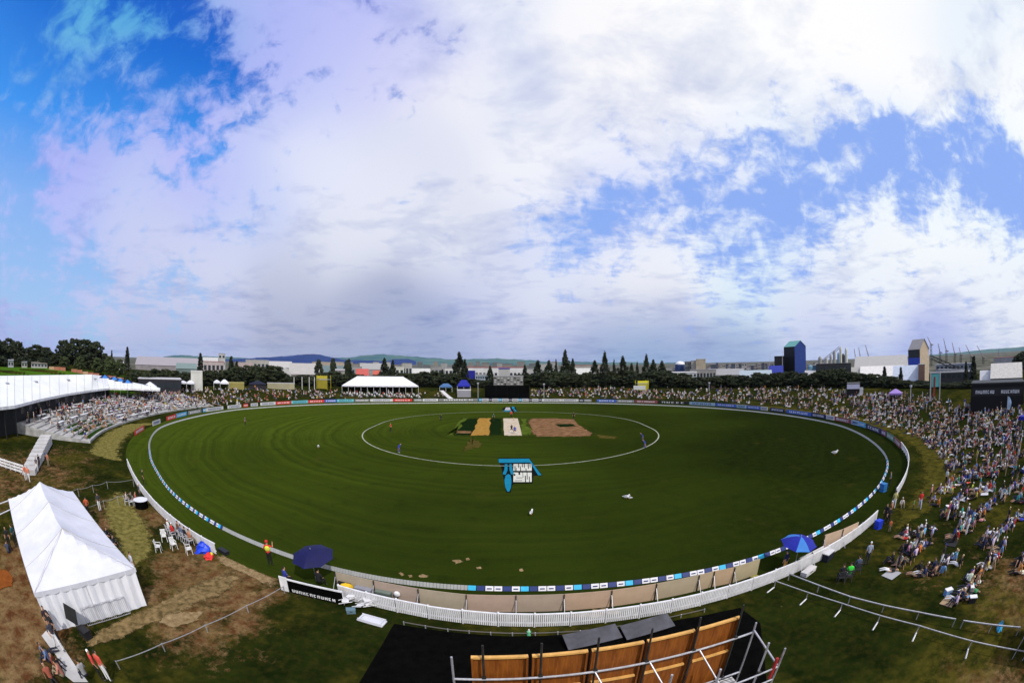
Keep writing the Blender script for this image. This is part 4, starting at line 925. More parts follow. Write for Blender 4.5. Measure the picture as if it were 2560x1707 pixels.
# ------------------------------------------------------------------ left front: seats along the fence, tables, rubbish, rope fence
def seatrow(items):
    for (px, py, po, c, lg, hr, lab) in items:
        h_ = hit(px, py); person(po, h_, face(h_, MID), lab, c, legs=lg, hair=hr)
        if po == 'chair': chair(h_, face(h_, MID), 'white plastic chair carrying the ' + lab.split(' sitting')[0].replace('person', 'spectator'), (.55, .55, .6))
seatrow([(424, 1336, 'chair', (.7, .7, .72), M_jeans, M_hatw, 'person in white with white hat sitting at the left fence'), (434, 1346, 'chair', (.62, .02, .02), M_jeans, M_hatw, 'person in red sitting at the left fence'), (448, 1340, 'chair', (.15, .07, .05), M_jeans, None, 'person in brown sitting at the left fence'),
         (456, 1350, 'chair', (.10, .14, .24), M_jeans, None, 'person in slate blue sitting at the left fence'), (466, 1356, 'chair', BLK, M_blackt, None, 'person in black sitting at the left fence'), (477, 1362, 'chair', (.45, .18, .09), M_khaki, None, 'person in orange brown sitting at the left fence'),
         (318, 1262, 'chair', (.50, .42, .45), M_jeans, None, 'person in pale pink sitting on the worn path'), (329, 1264, 'chair', BLK, M_wtro, None, 'person in black top and white trousers sitting on the worn path'), (341, 1262, 'chair', (.4, .12, .10), M_jeans, None, 'person in dull red sitting on the worn path'), (352, 1252, 'stand', (.05, .05, .08), M_jeans, M_hatw, 'person in navy with white hat standing by the round table')])
for i, (px, py, rz) in enumerate([(398, 1378, 2.2), (436, 1372, 1.2), (474, 1384, 2.6), (412, 1352, .9)]):
    chair(hit(px, py), rz, ('empty white plastic chair nearest the tent', 'empty white plastic chair behind the spectator in red', 'empty white plastic chair beside the blue tarpaulin', 'empty white plastic chair behind the white hatted spectator')[i], (.78, .78, .80), 'empty white plastic chairs behind the fence seats')
q = hit(355, 1268); r_ = thing('table', 'table with white top and black skirt against the left fence', 'table', q, .5)
MB().bar((0, 0, .74), (0, 0, .78), .8, M_canvas, 16).build('table_top', r_); mb = MB(); mb.bar((0, 0, 0), (0, 0, .735), .72, M_black, 16); mb.build('skirt', r_)
def heap(name, label, cat, c, r, m, seed, m2=None):
    R_ = random.Random(seed); r_ = thing(name, label, cat, c, R_.uniform(0, 3)); mb = MB(); n, k = 14, 7; vs = []
    for a in range(k):
        u = a / (k - 1)
        for b in range(n):
            w = (1 - u * .95) * (1 + .25 * R_.uniform(-1, 1)); vs.append((r[0] * w * math.cos(2 * math.pi * b / n), r[1] * w * math.sin(2 * math.pi * b / n), r[2] * (math.sin(u * math.pi / 2)) * (1 + .15 * R_.uniform(-1, 1))))
    mb.add(vs, [(a * n + b, a * n + (b + 1) % n, (a + 1) * n + (b + 1) % n, (a + 1) * n + b) for a in range(k - 1) for b in range(n)] + [tuple(range((k - 1) * n, k * n))], m); mb.build('sheet', r_)
    if m2:
        mb = MB(); ell(mb, (r[0] * .3, -r[1] * .4, r[2] * .5), (r[0] * .4, r[1] * .35, r[2] * .45), m2); mb.build('bundle', r_)
    return r_
heap('tarpaulin', 'crumpled royal blue tarpaulin heaped at the end of the left fence', 'tarpaulin', hit(510, 1378), (.75, .5, .75), mat('blue_tarpaulin', (.01, .05, .62), .4, .3, 4), 3)
heap('jacket_pile', 'red and yellow high visibility jackets piled below the blue tarpaulin', 'jackets', hit(523, 1392), (.55, .4, .35), mat('red_fabric', (.6, .03, .03), .8, .2, 5), 5, MATS['yellow_vest'])
box_thing('equipment_case', 'low black box lying on the grass beyond the left fence end', 'case', at(560, 1382), (.95, .4, .28), BLK, -.3)
# rope fence from the lower left to the fence end
def post_rope(pts, label, h=.9, name='rope_fence', cat='rope fence', every=2.6, r=.045, m=M_steel, pm=M_steel, sag=.12, lines=1, feet=False):
    P_ = [hit(*p) if not isinstance(p, Vector) else p for p in pts]; r_ = thing(name, label, cat, P_[0]); o0 = P_[0]
    for a, b in zip(P_, P_[1:]):
        L_ = (b - a).length; n = max(1, round(L_ / every))
        for k in range(n):
            p, q = a.lerp(b, k / n), a.lerp(b, (k + 1) / n); p.z = hzf(p.x, p.y); q.z = hzf(q.x, q.y)
            MB().bar(p - o0, p - o0 + Vector((0, 0, h)), .035, pm, 6).build('post', r_)
            for l in range(lines):
                mb = MB(); zz_ = h * (1 - .45 * l) - .03; pr = p + Vector((0, 0, zz_)) - o0
                for s_ in range(1, 7):
                    u = s_ / 6; c_ = p.lerp(q, u) + Vector((0, 0, zz_ - sag * 4 * u * (1 - u))) - o0; mb.bar(pr, c_, r, m, 5); pr = c_
                mb.build('rail' if sag < .02 else 'rope', r_)
            if feet: MB().bar(p - o0 + Vector((0, 0, .03)), p - o0 + Vector((-.75, -.35, .03)), .05, M_white, 4).build('foot', r_); 
    q = P_[-1]; MB().bar(q - o0, q - o0 + Vector((0, 0, h)), .035, pm, 6).build('post', r_); return r_
post_rope([(300, 1672), (520, 1580), (712, 1482)], 'grey rope fence running across the left foreground to the black banner', .5, r=.024, m=mat('grey_rope', (.22, .22, .24), .9, .2, 5), sag=.05)
post_rope([(160, 1250), (270, 1222), (335, 1216)], 'thin rope fence from the tent to the field, farther of two', .8, r=.02, m=MATS['grey_rope'])
post_rope([(215, 1290), (262, 1272), (330, 1250)], 'thin rope fence from the tent to the field, nearer of two', .8, r=.02, m=MATS['grey_rope'])
post_rope([(0, 1283), (38, 1268)], 'white railing left of the tent, farther of two', .8, r=.05, m=M_white, sag=0)
post_rope([(0, 1312), (40, 1292)], 'white railing left of the tent, nearer of two', .8, r=.05, m=M_white, sag=0)
post_rope([(1970, 1450), (2120, 1508), (2290, 1548), (2380, 1566)], 'pale rail barrier on the right foreground slope, farther from the camera', .5, name='rail_barrier', cat='barrier', every=2.1, r=.045, m=M_steel, sag=0)
post_rope([(2400, 1570), (2540, 1588)], 'short pale rail barrier by the right edge with a blue cloth', .5, name='rail_barrier', cat='barrier', every=2.1, r=.045, m=M_steel, sag=0)
post_rope([(1935, 1468), (2100, 1525), (2290, 1582), (2420, 1622), (2556, 1650)], 'pale rail barrier with splayed feet nearest the camera on the right', .5, name='rail_barrier', cat='barrier', every=2.7, r=.035, m=M_steel, sag=0, feet=True)
heap('cloth', 'light blue cloth hung over the short rail barrier', 'cloth', hit(2497, 1572), (.35, .2, .45), mat('sky_cloth', (.05, .35, .6), .8), 8)
M_mat = M_conc
# beige path at the bottom left and low steps
ribbon('footpath', [hit(128, 1565), hit(160, 1620), hit(190, 1665), hit(222, 1706)], [hit(105, 1590), hit(142, 1640), hit(165, 1690), hit(185, 1706)], M_mat, .05, soft=False)
LP = [((150, 1603), 'stand', BLK, M_blackt, None, 'person in black with blue bag at the tent corner'), ((138, 1588), 'stand', (.03, .02, .03), M_blackt, None, 'person in dark clothes close to the tent corner'), ((152, 1625), 'walk', (.05, .05, .07), M_wtro, None, 'person in dark top and white trousers on the beige path'),
      ((128, 1655), 'sit', (.12, .18, .34), M_jeans, None, 'person in pale blue sitting beside the beige path'), ((120, 1640), 'sitb', (.14, .20, .36), M_jeans, None, 'person in grey blue sitting left of the beige path'), ((140, 1668), 'sit', (.2, .05, .03), M_blackt, None, 'person in dark red sitting by the beige path'), ((160, 1690), 'sit', (.5, .2, .15), M_khaki, None, 'person in coral sitting at the bottom left'), ((132, 1700), 'sitb', (.3, .08, .05), M_blackt, None, 'person in rust sitting at the bottom left edge'),
      ((258, 1700), 'stand', (.55, .05, .05), M_blackt, M_hatw, 'person in red top and white hat at the rope fence end'), ((275, 1702), 'stand', (.6, .08, .06), M_wtro, None, 'person in red top and white trousers at the rope fence end'), ((225, 1706), 'chair', (.3, .3, .32), M_jeans, None, 'person in grey at the bottom edge left of the rope fence'),
      ((251, 1278), 'stand', (.05, .05, .06), M_wtro, None, 'person in dark top and white trousers on the yellow path'), ((222, 1290), 'hips', (.5, .1, .05), M_blackt, None, 'person in orange by the right side of the tent'), ((268, 1345), 'sit', (.02, .02, .04), M_blackt, None, 'person in black sitting by the tent side'), ((285, 1365), 'sit', (.03, .03, .05), M_blackt, None, 'person in dark blue crouching by the tent side'),
      ((28, 1375), 'stand', BLK, M_blackt, None, 'person in black standing left of the tent'), ((42, 1368), 'hips', (.02, .08, .10), M_blackt, None, 'person in dark teal standing left of the tent'), ((22, 1382), 'sit', (.05, .06, .1), M_jeans, None, 'person in navy sitting left of the tent'),
      ((66, 1202), 'stand', (.70, .17, .08), M_wtro, None, 'steward in orange at the white railing on the left'), ((74, 1206), 'walk', (.70, .20, .10), M_wtro, None, 'steward in pale orange at the white railing on the left'), ((115, 1160), 'walk', (.05, .08, .25), M_blackt, None, 'person in blue beside the pale steps'), ((100, 1172), 'stand', BLK, M_blackt, None, 'person in black on the pale steps'), ((122, 1168), 'stand', (.4, .15, .1), M_khaki, None, 'person in orange brown beside the pale steps'), ((94, 1180), 'stand', (.1, .1, .12), M_wtro, None, 'person in grey at the foot of the pale steps'), ((340, 1440), 'stand', (.55, .55, .62), M_wtro, None, 'person all in white by the tent corner')]
for (q, po, c, lg, hr, lab) in LP:
    h_ = hit(*q); person(po, h_, rnd.uniform(0, 6.28), lab, c, legs=lg, hair=hr)

# ------------------------------------------------------------------ white marquee with hipped roof
T0, T1 = hit(130, 1578), hit(367, 1513); ax = (at(33, 1245, 2.4) + at(193, 1228, 2.4)) / 2 - (T0 + T1) / 2; ax.z = 0
wv_ = (T1 - T0); wv_.z = 0; Wd = wv_.length; wv_.normalize(); axn = ax - wv_ * ax.dot(wv_); Ld = axn.length; axn.normalize()
tz = T0.z; c = (T0 + T1) / 2
root = thing('marquee', 'long white marquee tent with hipped roof standing on the worn ground at left', 'marquee', c, math.atan2(wv_.y, wv_.x))
if Matrix.Rotation(root.rotation_euler.z, 3, 'Z') @ Vector((0, 1, 0)) @ axn < 0: sg = -1
else: sg = 1
eh, rh = 2.3, 4.15; hw = Wd / 2; bays = 4; hip = 3.0
mb = MB(); nx = 12; ny = 48
def roof_z(u, y):   # u across -1..1, y along 0..Ld
    side = (1 - abs(u)); e0 = min(1, y / hip); e1 = min(1, (Ld - y) / hip); base = min(side, e0, e1)
    seam = abs(((y - hip) / ((Ld - 2 * hip) / 2)) % 1 - .5) * 2 if hip < y < Ld - hip else 1
    return eh + (rh - eh) * base - .34 * (1 - seam ** 2) * base - .14 * math.sin(math.pi * base)
vs = []; 
for i in range(ny + 1):
    y = Ld * i / ny
    for k in range(nx + 1):
        u = -1 + 2 * k / nx; vs.append((u * hw * 1.02, sg * y, roof_z(u, y)))
mb.add(vs, [((i * (nx + 1) + k), (i * (nx + 1) + k + 1), ((i + 1) * (nx + 1) + k + 1), ((i + 1) * (nx + 1) + k)) for i in range(ny) for k in range(nx)], M_canvas)
mb.build('roof', root)
def scallop(a, b, n):
    mb = MB(); a, b = Vector(a), Vector(b); K = n * 6; vs = []
    for i in range(K + 1):
        p = a.lerp(b, i / K); d = .20 + .07 * abs(math.sin(math.pi * i / 6)); vs += [(p.x, p.y, p.z + .02), (p.x, p.y, p.z - d)]
    mb.add(vs, [(2 * i, 2 * i + 1, 2 * i + 3, 2 * i + 2) for i in range(K)], M_canvas); return mb
q = hw * 1.02 + .02; yn, yf = -sg * .03, sg * (Ld + .03)
for a, b, n in (((-q, yn, eh), (q, yn, eh), 8), ((q, yn, eh), (q, yf, eh), 20), ((-q, yn, eh), (-q, yf, eh), 20)): scallop(a, b, n).build('valance', root)
def wallp(a, b, n=40):
    mb = MB(); a, b = Vector(a), Vector(b); d = (b - a).normalized(); nr = Vector((-d.y, d.x, 0)); vs = []
    for i in range(n + 1):
        p = a.lerp(b, i / n) + nr * .035 * math.sin(i * 1.7) ; vs += [(p.x, p.y, -.05), (p.x, p.y, eh)]
    mb.add(vs, [(2 * i, 2 * i + 2, 2 * i + 3, 2 * i + 1) for i in range(n)], M_canvas2); return mb
for a, b in (((-hw, 0, 0), (hw, 0, 0)), ((hw, 0, 0), (hw, sg * Ld, 0)), ((-hw, 0, 0), (-hw, sg * Ld, 0)), ((-hw, sg * Ld, 0), (hw, sg * Ld, 0))): wallp(a, b).build('wall', root)
for x in (-hw, 0, hw):
    for y in (0, Ld / 3, Ld * 2 / 3, Ld):
        if x == 0 and 0 < y < Ld: continue
        MB().bar((x * .99, sg * y * .995 + sg * .05, 0), (x * .99, sg * y * .995 + sg * .05, eh), .04, M_steel).build('pole', root)
for k in range(1, 4):
    for sx in (-1, 1):
        mb = MB(); y = hip + (Ld - 2 * hip) * (k - 1) / 2 if k else 0; pr = None
        for q_ in range(9):
            u = sx * q_ / 8; P_ = Vector((u * hw * 1.02, sg * y, roof_z(u, y) + .012))
            if pr is not None: mb.bar(pr, P_, .018, M_conc, 4)
            pr = P_
        mb.build('seam', root)
for sx in (-1, 1): mb = MB(); mb.bar((sx * hw, 0, eh + .01), (0, sg * hip, rh - .02), .02, M_conc, 4); mb.build('seam', root)
# props against its front
q = hit(196, 1578); r_ = thing('notice_board', 'black tilted board on a post in front of the tent', 'sign', q, .35)
MB().box((0, 0, 1.05), (.95, .06, .85), M_black2, rx=R(-18), ry=R(6)).build('board', r_); MB().bar((0, .05, 0), (0, .05, .7), .035, M_darksteel).build('post', r_)
box_thing('waste_bin', 'black bin in front of the tent', 'bin', hit(218, 1592), (.7, .5, .5), BLK)
for k in range(3):
    a = hit(240 + k * 34, 1560 - k * 10); r_ = thing('crowd_barrier', ('left', 'middle', 'right')[k] + ' steel crowd barrier leaning on the tent front', 'barrier', a + wv_ * 0, root.rotation_euler.z, 'steel barriers leaning on the tent')
    mb = MB(); L2 = 1.15; y_ = .0
    pts = [(-L2 / 2, 0, .05), (L2 / 2, 0, .05), (L2 / 2, sg * .22, 1.0), (-L2 / 2, sg * .22, 1.0)]
    for p, q2 in zip(pts, pts[1:] + pts[:1]): mb.bar(p, q2, .02, M_steel, 5)
    for i in range(1, 9): x = -L2 / 2 + L2 * i / 9; mb.bar((x, 0, .05), (x, sg * .22, 1.0), .009, M_steel, 4)
    mb.build('frame', r_)

# ------------------------------------------------------------------ camera stand: black cloth, timber screen back, scaffold
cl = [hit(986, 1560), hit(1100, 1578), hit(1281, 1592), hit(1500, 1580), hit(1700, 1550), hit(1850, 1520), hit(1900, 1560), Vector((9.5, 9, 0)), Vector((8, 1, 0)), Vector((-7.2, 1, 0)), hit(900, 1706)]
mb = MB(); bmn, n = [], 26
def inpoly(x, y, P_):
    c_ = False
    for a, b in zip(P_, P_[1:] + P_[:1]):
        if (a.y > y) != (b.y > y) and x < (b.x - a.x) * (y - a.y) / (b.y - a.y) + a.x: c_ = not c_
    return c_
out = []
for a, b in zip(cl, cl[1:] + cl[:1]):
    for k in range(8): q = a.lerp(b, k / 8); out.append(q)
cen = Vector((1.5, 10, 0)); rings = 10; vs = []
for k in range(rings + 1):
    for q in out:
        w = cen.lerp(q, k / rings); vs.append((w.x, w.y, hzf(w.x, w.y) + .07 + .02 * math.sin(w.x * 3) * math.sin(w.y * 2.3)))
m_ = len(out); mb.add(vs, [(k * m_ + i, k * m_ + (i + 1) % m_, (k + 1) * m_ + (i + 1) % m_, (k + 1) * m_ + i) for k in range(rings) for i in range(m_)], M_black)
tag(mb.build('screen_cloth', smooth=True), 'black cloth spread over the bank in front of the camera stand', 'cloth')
post_rope([(1010, 1562), (1120, 1580), (1281, 1590), (1450, 1584), (1640, 1556), (1760, 1530)], 'dark grey rail along the foot of the black cloth behind the picket fence', .25, name='rail', cat='rail', every=1.2, r=.03, m=mat('dull_grey_rail', (.10, .09, .09), .8), sag=0)
q = hit(1322, 1588); r_ = thing('bottle', 'small pale green bottle standing by the rail behind the picket fence', 'bottle', q); mb = MB(); mb.bar((0, 0, 0), (0, 0, .3), .1, mat('green_glass', (.12, .45, .25), .3), 10); mb.build('body', r_); MB().bar((0, 0, .3), (0, 0, .42), .04, M_white, 8).build('cap', r_)
for (a, b, lab) in (((1412, 1618), (1545, 1588), 'grey panel lying on the black cloth behind the timber screen, left one'), ((1556, 1594), (1675, 1560), 'grey panel lying on the black cloth behind the timber screen, right one')):
    A, B = hit(*a), hit(*b); c = (A + B) / 2; o = MB().box((0, 0, .35), ((B - A).length, 1.0, .04), mat('grey_panel', (.06, .06, .075), .7, .3, 1.5), rx=R(18)).build('panel_board'); o.location = c; o.rotation_euler = (0, 0, math.atan2(B.y - A.y, B.x - A.x)); tag(o, lab, 'panel')
# screen panels: top edge traced through five sheets
ZW = 7.2
W0, W1 = at(1172, 1637, ZW), at(1852, 1536, ZW)
dW = (W1 - W0); LW_ = dW.length; dW.normalize(); rzW = math.atan2(dW.y, dW.x)
wroot = []
for i in range(5):
    a = W0 + dW * (LW_ * i / 5 + .03); b = W0 + dW * (LW_ * (i + 1) / 5 - .03); c = (a + b) / 2; L_ = (b - a).length
    r_ = thing('timber_screen_panel', ['leftmost', 'second', 'middle', 'fourth', 'rightmost'][i] + ' orange plywood panel of the screen back below the camera', 'screen panel', (c.x, c.y, ZW - 2.4), rzW, 'plywood panels of the screen back')
    o = MB().box((0, .02, 1.2), (L_ * .98, .02, 2.34), M_wood).build('plywood_sheet', r_)
    o = MB().box((0, -.03, 2.36), (L_ * .98, .09, .05), M_woodl).build('top_batten', r_)
    o = MB().box((0, -.035, 1.25), (L_ * .86, .07, .05), M_woodl).build('cross_batten', r_)
    for sx in (-1, 1): MB().box((sx * (L_ * .49 - .02), -.04, 1.2), (.045, .09, 2.3), M_wood).build('side_batten', r_)
# scaffold carrying the screen
nW = Vector((dW.y, -dW.x, 0))     # towards the camera
r_ = thing('scaffold', 'galvanised scaffold with rails and diagonal braces carrying the plywood screen', 'scaffold', (W0.x, W0.y, 0), 0)
o0 = r_.location.copy(); SCP = 'tube'
def tube(a, b, name='tube', r=.027, m=M_steel): MB().bar(a - o0, b - o0, r, m, 8).build(name, r_)
up = Vector((0, 0, 1))
for k, x in enumerate(np.linspace(.30, LW_ - .10, 6)):
    for off in (.14, 1.5):
        p = W0 + dW * float(x) + nW * off; p.z = hzf(p.x, p.y)
        tube(p, Vector((p.x, p.y, ZW + (.42 if off < 1 else -.25 + .3 * (k % 2)))), 'upright', m=M_darksteel if off < 1 else M_steel)
a = W0 + nW * .20 - dW * .35; b = W1 + nW * .20 + dW * .45
for dz in (-.62, -2.1): tube(a + up * dz, b + up * dz, 'guard_rail', .030)
a2 = a + nW * 1.4; b2 = b + nW * 1.4
for dz in (-.9, -1.35, -2.3): tube(a2 + up * dz, b2 + up * dz, 'guard_rail', .026)
tube(a + up * .1, a + up * -6.5, 'upright'); tube(b + up * -.55, b2 + up * -.9, 'return_rail'); tube(b2 + up * -.3, Vector((b2.x, b2.y, 0)), 'upright'); tube(b + up * -.3, Vector((b.x, b.y, 0)), 'upright')
for k in range(3):
    s0 = W0 + dW * (LW_ * (.42 + .2 * k)); tube(s0 + nW * .2 + up * -.62, s0 + dW * .75 + nW * 1.5 + up * -2.1, 'diagonal_brace', .022)
for k, x in enumerate(np.linspace(.30, LW_ - .10, 6)):
    for off, dz in ((.17, -.62), (.17, -2.1), (1.55, -.9), (1.55, -1.35)):
        p = W0 + dW * float(x) + nW * off + up * dz; MB().box(p - o0, (.09, .10, .10), M_darksteel, rz=rzW).build('coupler', r_)
dk = MB(); c = (a + b + a2 + b2) / 4 + up * -1.95 + dW * 1.2; dk.box(c - o0, (LW_ * .62, .95, .05), M_conc, rz=rzW)
for k in range(6): dk.box(c - o0 + nW * (-.4 + .16 * k) + up * .03, (LW_ * .62, .01, .012), M_darksteel, rz=rzW)
dk.build('deck_board', r_)
MB().box(b2 - o0 + up * -.9 - dW * .15, (.07, .07, .7), mat('red_cylinder', (.3, .02, .02), .5)).build('extinguisher', r_)
# blue roof corner at the right edge
h_ = hit(2548, 1650); r_ = thing('gazebo', 'blue fabric canopy at the bottom right corner', 'gazebo', (h_.x + 1.6, h_.y - .6, h_.z), .2)
mb = MB(); s_ = 1.5; mb.add([(-s_, -s_, 1.5), (s_, -s_, 1.5), (s_, s_, 1.5), (-s_, s_, 1.5), (0, 0, 2.1)], [(0, 1, 4), (1, 2, 4), (2, 3, 4), (3, 0, 4)], M_canroyal)
mb.add([(-s_, -s_, 1.5), (s_, -s_, 1.5), (s_, s_, 1.5), (-s_, s_, 1.5), (-s_, -s_, 1.25), (s_, -s_, 1.25), (s_, s_, 1.25), (-s_, s_, 1.25)], [(0, 1, 5, 4), (1, 2, 6, 5), (2, 3, 7, 6), (3, 0, 4, 7)], M_canroyal); mb.build('canopy', r_)
for sx in (-1, 1):
    for sy in (-1, 1): MB().bar((sx * s_ * .97, sy * s_ * .97, -.3), (sx * s_ * .97, sy * s_ * .97, 1.5), .03, M_steel).build('leg', r_)

# ------------------------------------------------------------------ left terraces and grandstand
TA0, TA1 = R(-141.5), R(-189)      # from the near end round to the far end
RIN, ROUT, HT = 7.6, 30.0, 2.5; NT = 11
def tpt(u, v, z=0):     # u along 0..1, v depth 0..1
    t = TA0 + (TA1 - TA0) * u; return pol(t, float(rfence(t)) + RIN + (ROUT * (1 - .15 * u) - RIN) * v) + Vector((0, 0, z))
r_ = thing('terrace', 'stepped pale concrete terrace curving beside the left of the field', 'terrace', (0, 0, 0))
NU = 40
M_tread = mat('terrace_tread', (.33, .325, .33), .9, .35, .8, coord='World'); M_tgrass = mat('terrace_grass', (.018, .04, .008), 1, .4, 1.5, coord='World', spec=0)
for k in range(NT):
    v0, v1 = k / NT, (k + 1) / NT; z1 = .35 + (HT - .35) * k / (NT - 1); z0 = -.2
    mb = MB(); vs = []
    for i in range(NU + 1):
        u = i / NU; a, b = tpt(u, v0), tpt(u, v1); vs += [(a.x, a.y, z0), (a.x, a.y, z1), (b.x, b.y, z1), (b.x, b.y, z0)]
        
    F = []; 
    for i in range(NU):
        q = 4 * i; p = q + 4; F += [(q, p, p + 1, q + 1), (q + 1, p + 1, p + 2, q + 2), (q + 2, p + 2, p + 3, q + 3)]
    mb.add(vs, F + [(0, 1, 2, 3)], M_tread)
    mb.build('step', r_)
    if k in (0, 1, 2, 3, 5):
        mb = MB(); vs = []
        for i in range(14):
            u = .03 + .02 * k + .26 * i / 13; a, b = tpt(u, v0 + .25 / NT), tpt(u, v1 - .12 / NT); vs += [(a.x, a.y, z1 + .03), (b.x, b.y, z1 + .03)]
        mb.add(vs, [(2 * i, 2 * i + 2, 2 * i + 3, 2 * i + 1) for i in range(13)], M_tgrass); mb.build('turf_strip', r_)
# benches / white tables on the terrace
def terr_z(u, v):
    k = min(NT - 1, int(v * NT)); return .35 + (HT - .35) * k / (NT - 1)
bench0 = None; R2 = random.Random(11)
for k in range(NT):
    for i in range(9):
        u = .10 + .088 * i + .02 * (k % 2) + R2.uniform(-.01, .01)
        if u > .97 or (k in (0, 1, 2, 3, 5) and u < .35) or R2.random() < .12: continue
        v = (k + .45) / NT; p = tpt(u, v, terr_z(u, v)); q = tpt(u + .02, v); rz = math.atan2(q.y - p.y, q.x - p.x)
        if bench0 is None:
            b_ = thing('trestle_table', 'white trestle table on the terrace', 'table', p, rz, 'white tables on the left terrace'); bench0 = b_
            MB().box((0, 0, .74), (3.6, .8, .05), M_white).build('table_top', b_)
            for sx in (-1.4, 1.4): MB().box((sx, 0, .36), (.06, .6, .72), M_steel).build('leg', b_)
        else: b_ = copytree(bench0, loc=p, rz=rz)
        b_['label'] = f'{ORD[i]} white table from the near end in the {ORD[k]} terrace row up'
# grandstand behind: curved white roof on posts, dark back
r_ = thing('grandstand_roof', 'long white curved grandstand roof over a dark hall behind the terrace', 'grandstand', (0, 0, 0))
def pxp(px, py, z): return at(px, py, z)
front = [pxp(-60, 1022, 5.2), pxp(-20, 1020, 5.2), pxp(37, 1014, 5.2), pxp(100, 998, 5.2), pxp(170, 984, 5.2), pxp(230, 975, 5.2), pxp(274, 970, 5.2), pxp(330, 971, 5.3), pxp(400, 974, 5.0)]
back = [pxp(-60, 942, 8.4), pxp(-20, 941, 8.4), pxp(37, 940, 8.4), pxp(100, 939, 8.4), pxp(170, 938, 8.4), pxp(230, 937, 8.4), pxp(262, 941, 8.2), pxp(330, 957, 6.9), pxp(400, 970, 5.6)]
for i, (px, py) in enumerate(((262, 941), (330, 956), (400, 970))):
    f_ = front[6 + i]; D = math.hypot(f_.x, f_.y) + (26, 17, 7)[i]; back[6 + i] = az_at(px, D); back[6 + i].z = z_at(px, py, D)
NS = 8; mb = MB(); vs = []; FR = []
def lerp_list(L_, n):
    o = []
    for a, b in zip(L_, L_[1:]):
        for k in range(n): o.append(a.lerp(b, k / n))
    return o + [L_[-1]]
fr, bk = lerp_list(front, 6), lerp_list(back, 6)
for a, b in zip(fr, bk):
    for k in range(NS + 1):
        u = k / NS; p = a.lerp(b, u); vs.append((p.x, p.y, p.z + .35 * math.sin(math.pi * u * .9) * (1 if a is not fr[-1] else .2)))
mb.add(vs, [(i * (NS + 1) + k, (i + 1) * (NS + 1) + k, (i + 1) * (NS + 1) + k + 1, i * (NS + 1) + k + 1) for i in range(len(fr) - 1) for k in range(NS)], M_roof)
vs2 = [(x, y, z - .35) for x, y, z in vs]
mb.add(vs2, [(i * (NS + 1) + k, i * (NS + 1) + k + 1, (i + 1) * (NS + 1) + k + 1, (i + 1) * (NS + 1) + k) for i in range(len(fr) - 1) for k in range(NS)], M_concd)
mb.build('roof', r_)
mb = MB(); vs = []
for a in fr: vs += [(a.x, a.y, a.z + .04), (a.x, a.y, a.z - .42)]
mb.add(vs, [(2 * i, 2 * i + 1, 2 * i + 3, 2 * i + 2) for i in range(len(fr) - 1)], M_white); mb.build('fascia', r_)
for i in range(0, len(fr), 2):      # raised seams of the roof sheet
    mb = MB(); pr = None
    for k in range(NS + 1):
        q = Vector(vs2[i * (NS + 1) + k]) + Vector((0, 0, .38))
        if pr is not None: mb.bar(pr, q, .05, mat('roof_seam', (.45, .46, .48), .6), 4)
        pr = q
    mb.build('roof_seam', r_)
for i in range(3, 48, 7):
    k = 5; q = Vector(vs2[i * (NS + 1) + k]) + Vector((0, 0, .4)); o = MB().box(q, (1.2, .9, .3), M_steel).build('roof_vent', r_)
mb = MB(); vs = []; bw = [a.lerp(b, .16) for a, b in zip(fr, bk)]
for a in bw[:37]: vs += [(a.x, a.y, 0), (a.x, a.y, 5.7)]
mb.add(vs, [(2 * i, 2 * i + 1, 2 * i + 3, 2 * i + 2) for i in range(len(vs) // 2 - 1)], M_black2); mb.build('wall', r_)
for i in range(0, 37, 3): a = fr[i].lerp(bk[i], .03); MB().bar((a.x, a.y, 0), (a.x, a.y, 5.2), .12, M_darksteel).build('post', r_)
for i in range(1, 35, 2): a, b = bw[i], bw[i + 1]; c = (a + b) / 2; c.z = 3.9; MB().box(c + (fr[i] - bk[i]).normalized() * .08, ((b - a).length * .8, .06, 1.2), M_glass, rz=math.atan2(b.y - a.y, b.x - a.x)).build('window', r_)
# pale steps and white railing left
A_, B_ = hit(118, 1108), hit(72, 1188); n = 9; r_ = thing('steps', 'pale concrete steps going down beside the terrace end', 'steps', (0, 0, 0)); nn = (B_ - A_).normalized()
for i in range(n): c = A_.lerp(B_, (i + .5) / n); MB().box(c + Vector((0, 0, .25)), ((B_ - A_).length / n * .92, 2.2, .5 + .18 * (n - i)), M_conc, rz=math.atan2(nn.y, nn.x)).build('step', r_)
A_, B_ = hit(-20, 1158), hit(64, 1188); r_ = thing('railing', 'broad white railing at the left edge below the terrace', 'railing', (0, 0, 0)); nn = (B_ - A_).normalized(); 
for z in (.25, .6, .95): MB().box((A_ + B_) / 2 + Vector((0, 0, z)), ((B_ - A_).length, .08, .2), M_white, rz=math.atan2(nn.y, nn.x)).build('rail', r_)
for i in range(8): c = A_.lerp(B_, i / 7); MB().box(c + Vector((0, .1, .5)), (.12, .12, 1.1), M_white).build('post', r_)

